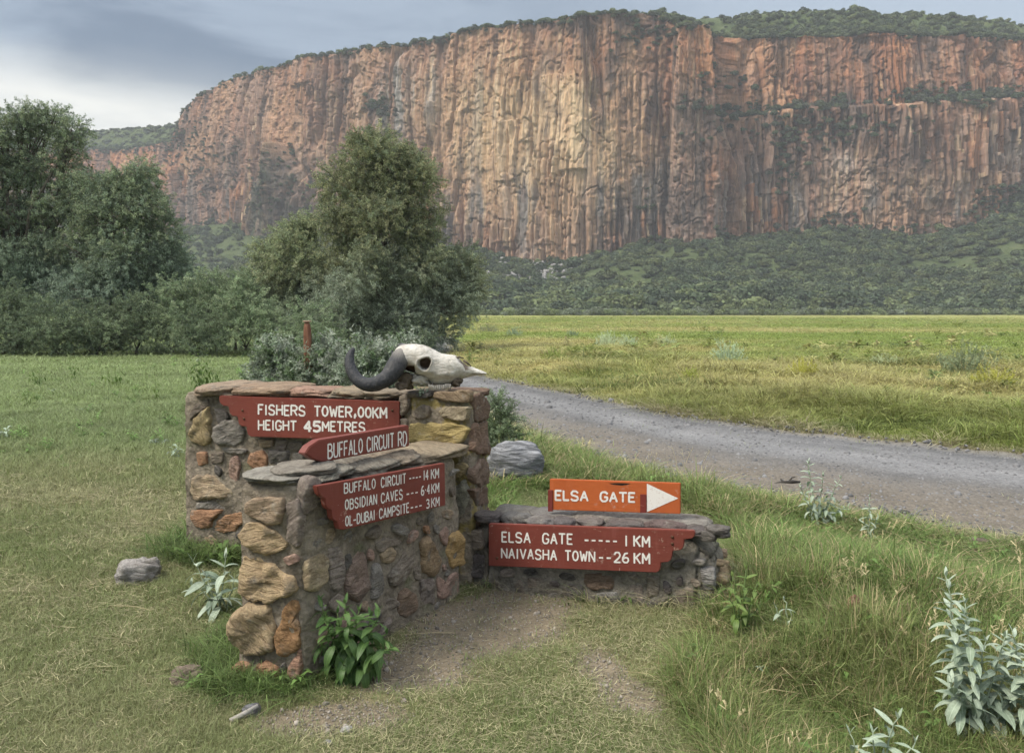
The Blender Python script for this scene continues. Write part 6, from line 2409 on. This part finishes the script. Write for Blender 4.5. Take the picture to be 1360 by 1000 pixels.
mbush = [leafy_bush(s) for s in (41, 42, 43)]
for q in mbush:
    q.materials.append(OBJ_LEAF)
for k, (px_, pyb, w_, h_, colr, lab) in enumerate([
        (805, 459, 26, 16, (.26, .32, .27), 'long pale silver bush in the meadow, left half of the silver pair'), (832, 459, 26, 14, (.24, .30, .25), 'pale silver bush in the meadow, right half of the silver pair'),
        (885, 458, 22, 12, (.22, .27, .21), 'small silver bush right of the silver pair in the meadow'), (967, 479, 40, 22, (.22, .29, .24), 'round silver green bush alone in the middle of the meadow'),
        (1177, 480, 36, 13, (.22, .27, .20), 'low faint silver bush between the round silver bush and the dark bush'), (1285, 494, 68, 34, (.125, .16, .115), 'largest dark grey green bush in the meadow toward the right edge'),
        (683, 446, 22, 10, (.14, .19, .16), 'small blue green bush in the meadow near the tall tree'), (648, 441, 26, 9, (.12, .14, .11), 'low grey bush at the far side of the meadow beside the tall tree'),
        (760, 447, 16, 8, (.13, .18, .14), 'tiny dark bush left of the silver pair'), (1066, 498, 34, 20, (.22, .235, .06), 'yellow green bush below the meadow centre'),
        (735, 476, 28, 14, (.13, .175, .06), 'low green bush on the road bank, nearest the tall tree'), (918, 500, 26, 14, (.17, .21, .055), 'yellowish bush on the road bank below the round silver bush'),
        (1320, 512, 50, 22, (.20, .215, .06), 'straggly yellow green bush below the largest dark bush'), (780, 470, 60, 12, (.11, .145, .05), 'dark green low thicket in front of the silver pair'),
        (1100, 487, 50, 11, (.13, .155, .055), 'dark patchy thicket right of the yellow bush')]):
    g_ = gnd(px_, pyb, .12)
    zz = float(H(g_[0], g_[1]))
    for _ in range(3):
        g_ = gnd(px_, pyb, zz)
        zz = float(H(g_[0], g_[1]))
    kk = g_[1] / 1000
    o = link('meadow_bush', mbush[k % 3])
    o.location = (g_[0], g_[1], zz - .05)
    o.scale = (w_ * .62 * kk, w_ * .58 * kk, h_ * 1.5 * kk)
    o.rotation_euler = (0, 0, k * 1.3)
    o.color = (*[min(.8, v * f_) for v, f_ in zip(colr, (2.1, 1.95, 1.6))], 1)
    tag(o, lab, 'bush', 'bushes dotted over the meadow')

# small weedy clumps in the meadow
x, y, r = sample_polar(5200, 9, 90, 44)
fd = sdist(x, y, FARD)
k = (fd > .4) & (rng.uniform(0, 1, len(x)) < .03 + 1.0 * (fbm2(x * .16, y * .16, 521, 3) > .25) * (fbm2(x * .6, y * .6, 522) > .05))
x, y, r = x[k], y[k], r[k]
n = len(x)
sz = rng.uniform(.6, 1.4, n) * np.clip(r / 13, 1, 3.2)
tn = 1.4 * np.array([(.12, .165, .05), (.19, .215, .065), (.15, .17, .06), (.25, .235, .10)])[rng.integers(0, 4, n)] * rng.uniform(.8, 1.2, (n, 1))
o = scatter('meadow_weeds', np.column_stack([x, y, H(x, y)]), np.column_stack([rng.uniform(-.3, .3, n), rng.uniform(-.3, .3, n), rng.uniform(0, 6.28, n)]),
            np.column_stack([sz * 1.2, sz * 1.2, sz * .6]), tn, rng.integers(14, 16, n), TCOL)
tag(o, 'small weedy clumps scattered through the meadow grass', kind='stuff')

# ------------------------------------------------------------------ large leaved plants
def leaf_mesh(name, droop, w=.24, fold=.22, n=7):
    V, F, lv = [], [], []
    for k in range(n):
        t = k / (n - 1)
        a = droop * t
        x_ = (math.sin(a) / droop if abs(droop) > .05 else t)
        z_ = -(1 - math.cos(a)) / droop if abs(droop) > .05 else 0
        hw = w * .5 * (math.sin(math.pi * min(1, t ** .8 * .96 + .04))) ** .8 + (.006 if k < n - 1 else 0)
        for s in (-1, 0, 1):
            V.append((x_, s * hw, z_ + (abs(s) * hw * fold)))
            lv.append(.5 + .25 * abs(s))
    for k in range(n - 1):
        for s in (0, 1):
            a_ = k * 3 + s
            F.append((a_, a_ + 3, a_ + 4, a_ + 1))
    lv = np.array(lv)
    me = mesh_np(name, V, np.array(F), True, {'lv': np.repeat(lv[:, None], 3, 1)})
    return me


def plant_mat(name, c1, c2, rough=.6, trans=.25):
    m = M(name, rough, .35)
    oi = m.n.new('ShaderNodeObjectInfo')
    c = m.mix(oi.outputs['Random'], c1, c2)
    pos = m.coord('Object')
    n_ = m.noise(m.mapping(pos, (1, 1, 1)), 9, 4, .6)
    c = m.mix(1.0, c, m.ramp(n_, [(.3, (.78, .80, .78)), (.7, (1.18, 1.16, 1.18))]), 'MULTIPLY')
    # pale midrib
    sx_ = m.n.new('ShaderNodeSeparateXYZ')
    m.l.new(pos, sx_.inputs[0])
    rib = m.mr(m.math('ABSOLUTE', sx_.outputs[1]), 0.0, .02, .45, 0)
    c = m.mix(rib, c, tuple(min(1, v * 1.5) for v in c2))
    m.col(c)
    m.translucent(c, trans)
    return m.m


SIL = plant_mat('silver_leaf', (.24, .31, .22), (.37, .435, .34), .8, .15)
GRN = plant_mat('green_leaf', (.060, .125, .032), (.12, .20, .065), .5, .3)
GRN2 = plant_mat('bright_green_leaf', (.105, .175, .040), (.18, .25, .07), .5, .35)
m = M('pale_stem', .8)
m.col((.26, .31, .22))
STEM = m.m
m = M('green_stem', .7)
m.col((.10, .15, .05))
STEMG = m.m
LEAFV = {}


def leaves_for(mat, w):
    key = (mat.name, w)
    if key not in LEAFV:
        ms = []
        for d in (.25, .7, 1.2, 1.8):
            q = leaf_mesh('leaf', d, w)
            q.materials.append(mat)
            ms.append(q)
        LEAFV[key] = ms
    return LEAFV[key]


def stem_plant(name, label, cat, base, stems, ll, pairs, mat, smat, w=.24, seed=0, droopy=0.0, joined=False, start=.2, group=None, toptilt=.9):
    r = np.random.default_rng(seed)
    t = thing(name, label, cat, tuple(base), group=group)
    ms = leaves_for(mat, w)
    jm, jl = MB(), []
    for (dx, dy, dz, sc_) in stems:
        off = np.array([dx, dy, 0]) * .15 + np.append(r.normal(size=2) * .008, 0)
        end = np.array([dx, dy, dz])
        pts = np.array([off + (end - off) * u + np.array([0, 0, 1]) * 0.12 * dz * math.sin(math.pi * u) * (abs(dx) + abs(dy)) / (dz + .01) for u in np.linspace(0, 1, 9)])
        pts += r.normal(size=(9, 3)) * .004
        mb = MB()
        mb.tube(pts, np.linspace(.0045, .0018, 9), 6)
        if joined:
            v_ = np.concatenate(mb.v)
            b0 = jm.n
            jm.v.append(v_)
            jm.n += len(v_)
            jm.f3.append(np.concatenate(mb.f3) + b0)
            jm.f4.append(np.concatenate(mb.f4) + b0)
            jl += [.2] * len(v_)
        else:
            link('stem', mb.mesh('stem', True), t, smat)
        L = np.linalg.norm(end - off)
        np_ = max(3, int(pairs * (L / .4)))
        az0 = r.uniform(0, 6.28)
        for k in range(np_):
            u = start + (1 - start) * (k / (np_ - 1)) ** .9
            p = np.array([np.interp(u * 8, range(9), pts[:, c_]) for c_ in range(3)])
            for h_ in (0, 1):
                az = az0 + k * 1.571 + h_ * math.pi + r.normal() * .25
                el = (-.15 + 1.05 * u ** 2) * toptilt + r.normal() * .15 - droopy * (1 - u) * .8
                size = ll * sc_ * (1.05 - .55 * max(0, u - .6) / .4) * r.uniform(.75, 1.15)
                if u > .985:
                    el = 1.2
                    size *= .8
                dv = (1 if u > .9 else 2) - (1 if u > .7 else 0) + (1 if droopy > .5 and u < .9 else 0)
                dv = int(np.clip(dv + r.integers(-1, 2), 0, 3))
                Mx = Matrix.Translation(Vector(p)) @ Euler((r.normal() * .25, -el, az), 'XYZ').to_matrix().to_4x4() @ Matrix.Scale(size, 4)
                if joined:
                    me = ms[dv]
                    nvv = len(me.vertices)
                    co = np.empty(nvv * 3, np.float32)
                    me.vertices.foreach_get('co', co)
                    co = co.reshape(-1, 3) @ np.array(Mx)[:3, :3].T + np.array(Mx)[:3, 3]
                    fi = np.array([tuple(pl_.vertices) for pl_ in me.polygons])
                    jm.add(co, fi)
                    jl += [r.uniform(0, 1)] * nvv
                else:
                    o = bpy.data.objects.new('leaf', ms[dv])
                    S.collection.objects.link(o)
                    o.parent = t
                    o.matrix_local = Mx
    if joined:
        o = link('foliage', jm.mesh('foliage', True), t, mat)
        o['kind'] = 'stuff'
    return t


def gpos(px, py):
    zz = 0.0
    for _ in range(5):
        g_ = gnd(px, py, zz)
        zz = float(H(g_[0], g_[1]))
    return np.array([g_[0], g_[1], zz])


def stems_px(base, tops, jd=.05, seed=0):
    """stem tips given in the picture, at about the plant's own distance"""
    r = np.random.default_rng(seed)
    out = []
    for (px, py, sc_) in tops:
        q = at_y(px, py, base[1] + r.uniform(-jd, jd))
        out.append((q[0] - base[0], q[1] - base[1], q[2] - base[2], sc_))
    return out


b = gpos(1290, 985)
stem_plant('silver_plant', 'tall silver leaved plant with many stems in the grass at the bottom right', 'plant', b,
           stems_px(b, [(1256, 765, 1), (1268, 840, 1.1), (1282, 800, 1), (1310, 850, 1.05), (1335, 845, 1), (1352, 862, 1), (1300, 905, 1.2), (1340, 920, 1.2), (1372, 900, 1.1), (1262, 905, 1.1), (1325, 960, 1.2)], .08, 1),
           .088, 14, SIL, STEM, .29, 1)
b = gpos(1385, 1000)
stem_plant('silver_plant', 'silver leaved plant leaning in from the right edge of the photo', 'plant', b,
           stems_px(b, [(1342, 838, 1), (1366, 852, 1.05), (1395, 830, 1), (1350, 905, 1.1), (1380, 900, 1.1), (1410, 880, 1)], .07, 9), .085, 11, SIL, STEM, .28, 9, start=.3)
b = gpos(1165, 1040)
stem_plant('silver_plant', 'low silver leaved sprig rising from the bottom edge beside the tall silver plant', 'plant', b,
           stems_px(b, [(1188, 950, 1.2), (1160, 975, 1), (1128, 975, 1), (1215, 985, 1), (1175, 1010, 1)], .06, 2), .085, 9, SIL, STEM, .25, 2, start=.3)
b = gpos(1085, 700)
stem_plant('silver_plant', 'group of three upright silver stalks at the edge of the gravel road', 'plant', b,
           stems_px(b, [(1072, 612, 1), (1094, 628, 1), (1116, 636, 1), (1062, 645, 1), (1105, 660, 1), (1126, 672, .9)], .05, 3), .085, 14, SIL, STEM, .26, 3, start=.1)
b = gpos(1155, 718)
stem_plant('silver_plant', 'single short silver stalk just right of the three silver stalks', 'plant', b,
           stems_px(b, [(1155, 660, 1), (1166, 685, .9), (1148, 690, .9)], .03, 4), .065, 12, SIL, STEM, .24, 4)
b = gpos(296, 815)
stem_plant('silver_plant', 'silver leaved plant with broad leaves behind the near end of the middle wing', 'plant', b,
           stems_px(b, [(258, 745, 1.25), (300, 742, 1.2), (275, 768, 1.1), (312, 770, 1), (288, 790, 1.1), (255, 775, 1)], .06, 5), .12, 7, SIL, STEM, .26, 5, start=.35)
b = gpos(465, 905)
stem_plant('leafy_plant', 'dense dark green drooping leafed plant growing against the middle wing', 'plant', b,
           stems_px(b, [(425, 798, .9), (448, 815, 1), (475, 812, 1), (505, 815, 1), (515, 840, .9), (440, 850, 1), (490, 850, 1.1), (465, 835, 1), (420, 850, .9), (432, 825, 1), (460, 800, .9), (492, 822, 1), (520, 860, .9), (445, 890, 1), (430, 880, .9), (505, 872, .9), (455, 880, 1), (485, 885, .9)], .09, 6),
           .118, 13, GRN, STEMG, .30, 6, droopy=1.0, start=.12)
b = gpos(988, 850)
stem_plant('leafy_plant', 'bright green leafy plant at the rounded end of the low wing', 'plant', b,
           stems_px(b, [(975, 765, 1), (990, 755, 1), (1005, 775, 1), (968, 790, 1), (998, 800, 1), (1012, 800, .9), (980, 810, 1)], .08, 7), .085, 8, GRN2, STEMG, .30, 7, droopy=.4)
b = gpos(1042, 838)
stem_plant('silver_plant', 'small silver rosette in the grass right of the low wing', 'plant', b,
           stems_px(b, [(1030, 803, 1), (1042, 798, 1), (1052, 815, 1), (1035, 822, 1), (1058, 828, .8)], .05, 8), .060, 10, SIL, STEM, .27, 8, start=.2, toptilt=.5)
# small green plants on the back lawn
for k, (px_, pyb, tops, lab) in enumerate([
        (268, 520, [(252, 470, 1), (262, 462, 1), (275, 466, 1), (285, 478, 1), (296, 490, 1), (245, 485, 1), (305, 500, .9), (268, 480, 1), (280, 495, 1)], 'largest green leafy clump on the back lawn behind the wall corner'),
        (207, 530, [(207, 506, 1), (210, 512, 1)], 'single yellow green sprig left of the wall corner'),
        (155, 512, [(140, 490, 1), (152, 486, 1), (165, 492, 1), (130, 498, 1)], 'small green clump left of the sprig on the back lawn'),
        (97, 505, [(92, 478, 1), (102, 480, 1), (97, 490, 1)], 'upright green seedling pair on the back lawn'),
        (52, 512, [(40, 486, 1), (52, 488, 1), (64, 494, 1), (34, 496, 1)], 'green clump on the back lawn nearest the left edge'),
        (38, 538, [(32, 524, 1), (44, 525, 1), (38, 522, 1)], 'tiny bright green tuft plant on the left of the lawn')]):
    b = gpos(px_, pyb)
    stem_plant('lawn_plant', lab, 'plant', b, stems_px(b, tops, .2, 20 + k), .13, 5, GRN2, STEMG, .28, 30 + k, droopy=.8, joined=True, group='green plants on the back lawn')
b = gpos(572, 540)
q = at_y(560, 515, 4.42)
stem_plant('herb_sprig', 'tiny green herb growing on the pillar top under the skull', 'plant', (q[0], q[1], 1.10),
           [(.02, -.02, .05, 1), (-.03, 0, .045, 1), (.05, .01, .04, 1), (0, -.03, .04, 1)], .028, 40, SIL, STEM, .3, 50, joined=True)

# ================================================================== LOOSE STONES, STICKS, POST
def rock(name, label, px, py, l, w, h, colr, seed, rz=0.0, rough=.2, strat=.06, mat=STONE, nseg=15, p=2.6, sink=.2, cat='rock', sd=(.2, .3, 1), group=None):
    V, F = rock_mesh(seed, p, nseg, rough, strat, (l / 2, w / 2, h / 2), sd)
    me = mesh_np(name, V, F, False)
    me.polygons.foreach_set('use_smooth', np.ones(len(me.polygons), bool))
    o = link(name, me, None, mat)
    g_ = gpos(px, py)
    o.location = (g_[0], g_[1], g_[2] + h * (.5 - sink))
    o.rotation_euler = (0, 0, rz)
    o.color = (*colr, 1)
    return tag(o, label, cat, group)


m = M('banded_grey_rock', .9, .2)
pos = m.coord('Object')
bd = m.noise(m.mapping(pos, (3, 3, 16), (.5, .35, 0)), 1.7, 5, .6, 1.2)
gr = m.noise(pos, 60, 4, .7)
c = m.ramp(bd, [(.3, (.08, .082, .088)), (.5, (.17, .175, .185)), (.68, (.32, .325, .34))])
m.col(m.mix(1.0, c, m.ramp(gr, [(.25, (.75, .75, .75)), (.75, (1.2, 1.2, 1.2))]), 'MULTIPLY'))
m.bump(m.math('ADD', bd, m.math('MULTIPLY', gr, .2)), 1.0, .03)
rock('boulder', 'large grey boulder with pale bands in the grass between pillar and road', 686, 640, .52, .42, .42, (.3, .3, .3), 961, .2, .16, .10, m.m, 21, 2.5, .12, 'boulder', (.4, .2, 1))
rock('rock', 'grey rough rock on the lawn left of the walls', 184, 770, .26, .19, .19, (.30, .285, .27), 962, .3, .30, .04, sink=.36)
rock('rock', 'flat brown rock half buried in the lawn before the middle wing', 250, 902, .14, .12, .08, (.19, .15, .12), 963, .1, .3, .05, sink=.3)
rock('rock', 'small dark grey stone beside the grey stick at the wall foot', 333, 948, .07, .06, .05, (.15, .15, .16), 964, .4)
rock('rock', 'reddish pointed stone half hidden in the tall grass', 1134, 835, .12, .06, .17, (.26, .13, .10), 965, .6, .25, .04, p=1.8, sink=.1)
rock('rock', 'pinkish stone low in the grass left of the reddish pointed one', 1104, 832, .10, .08, .09, (.25, .15, .12), 966, .9)
for k, (px_, py_, s_, lab) in enumerate([(1201, 684, .085, 'dark stone at the near edge of the gravel road'), (1291, 680, .045, 'small black stone on the gravel road near the right edge'), (1244, 684, .06, 'flat brown stone between the two dark road stones'),
                                         (436, 988, .035, 'small pale pebble on the worn earth at the bottom'), (460, 972, .045, 'larger pale pebble on the worn earth at the bottom'), (1166, 656, .05, 'flat dark stone on the road beyond the silver stalks'),
                                         (1300, 724, .11, 'brown stone in the grass margin at the right of the road'), (983, 562, .06, 'dark stone near the far edge of the gravel road')]):
    cl_ = (.32, .31, .29) if 'pale' in lab else (.085, .08, .078) if 'dark' in lab or 'black' in lab else (.17, .14, .11)
    rock('stone', lab, px_, py_, s_, s_ * .8, s_ * .6, cl_, 970 + k, k, .2, 0, nseg=9, cat='stone')
m = M('charred_branch', .9)
m.col(m.mix(m.noise(m.coord('Object'), 30, 4), (.018, .016, .015), (.075, .068, .06)))
b = gpos(1045, 646)
t = thing('broken_branch', 'black broken branch lying at the road edge behind the silver stalks', 'branch', tuple(b))
mb = MB()
mb.tube([(-.16, 0, .015), (-.05, .03, .03), (.05, .0, .045), (.13, .02, .04)], [.006, .013, .016, .008], 7)
link('branch_wood', mb.mesh('branch_wood', True), t, m.m)
for pth in ([(.02, .01, .04), (.06, .04, .075), (.09, .03, .085)], [(-.02, .02, .035), (-.03, .08, .05)]):
    mb = MB()
    mb.tube(pth, [.010, .007, .004][:len(pth)], 6)
    link('twig', mb.mesh('twig', True), t, m.m)
m = M('grey_driftwood', .85)
m.col(m.mix(m.noise(m.mapping(m.coord('Object'), (4, 30, 30)), 3, 4), (.22, .20, .18), (.42, .40, .36)))
b = gpos(323, 955)
mb = MB()
mb.tube([(-.04, -.03, .012), (0, 0, .02), (.045, .04, .035)], [.010, .011, .008], 8)
o = link('stick', mb.mesh('stick', True), None, m.m, tuple(b))
tag(o, 'short grey stick lying by the foot of the middle wing', 'stick')
m = M('dry_straw', .85)
m.col((.42, .36, .22))
STR = m.m
for k, (px_, py_, pth, lab) in enumerate([
        (175, 812, [(-.14, .03, .02), (0, 0, .03), (.12, -.03, .02)], 'long pale straw stalk on the lawn left of the walls'),
        (560, 845, [(-.1, 0, .01), (.05, .01, .015), (.16, .02, .01)], 'thin pale straw lying on the worn earth'),
        (1010, 945, [(-.02, .02, .02), (.02, 0, .10), (.05, -.04, .02)], 'bent pale straw loop in the grass below the low wing')]):
    b = gpos(px_, py_)
    mb = MB()
    mb.tube(densify(np.array(pth), 5), .0016, 4)
    tag(link('straw_stalk', mb.mesh('straw_stalk'), None, STR, tuple(b)), lab, 'straw')

# wooden post behind the back wing
b = at_y(408, 427, 12.4)
gz = float(H(b[0], 12.4))
t = thing('wooden_post', 'weathered red brown wooden post standing among the silver shrubs', 'post', (b[0], 12.4, gz))
m = M('post_wood', .9)
gn = m.noise(m.mapping(m.coord('Object'), (14, 14, 1.2)), 2, 5, .6)
m.col(m.ramp(gn, [(.3, (.10, .045, .03)), (.6, (.22, .105, .065)), (.8, (.32, .22, .16))]))
m.bump(gn, .8, .01)
V, F = rock_mesh(985, 5, 9, .03, 0, (.062, .055, (b[2] - gz) / 2 + .1))
link('post_shaft', mesh_np('post_shaft', V, F, True), t, m.m, (0, 0, (b[2] - gz) / 2 - .1))
m2_ = M('post_cap_pale', .6)  # thin flat top, a little paler than the shaft
m2_.col((.30, .19, .14))
V, F = rock_mesh(986, 6, 7, .02, 0, (.0635, .0565, .012))
link('post_cap', mesh_np('post_cap', V, F, True), t, m2_.m, (0, 0, b[2] - gz))

# loose gravel on the road and crumbs on the worn earth
PEB = proto_collection('pebble_forms', [mesh_np('pebble', *rock_mesh(s, 2.5, 4, .25)) for s in (1, 2, 3, 4, 5)], STONE)
m = M('loose_gravel', .95)
m.col(m.attr('tint', 'INSTANCER'))
for o_ in PEB.objects:
    o_.data.materials.clear()
    o_.data.materials.append(m.m)
x, y, r = sample_polar(26000, 4, 26, 46)
fd, nd = sdist(x, y, FARD), sdist(x, y, NEARD)
k = (fd < -.02) & (nd > -.1 + .1)
x, y, r = x[k], y[k], r[k]
sz = rng.uniform(.004, .011, len(x)) * np.clip(r / 6, .8, 2.2) * np.where(rng.uniform(0, 1, len(x)) < .03, 2.2, 1)
tn = np.array([.17, .17, .175]) * rng.uniform(.6, 1.3, (len(x), 1))
z = H(x, y) + .026
o = scatter('road_pebbles', np.column_stack([x, y, z]), rng.uniform(0, 6, (len(x), 3)), sz, tn, rng.integers(0, 5, len(x)), PEB)
tag(o, 'loose grey gravel on the road', kind='stuff')
x, y, r = sample_polar(30000, 2, 5, 34)
k = (rng.uniform(0, 1, len(x)) < dirt_mask(x, y)) & ~in_wall(x, y)
x, y, r = x[k], y[k], r[k]
sz = rng.uniform(.0015, .0045, len(x)) * np.where(rng.uniform(0, 1, len(x)) < .04, 2.6, 1)
tn = np.array([.24, .215, .185]) * rng.uniform(.5, 1.5, (len(x), 1))
o = scatter('earth_crumbs', np.column_stack([x, y, H(x, y) + .002]), rng.uniform(0, 6, (len(x), 3)), sz, tn, rng.integers(0, 5, len(x)), PEB)
tag(o, 'fine stones and crumbs on the worn earth patch', kind='stuff')
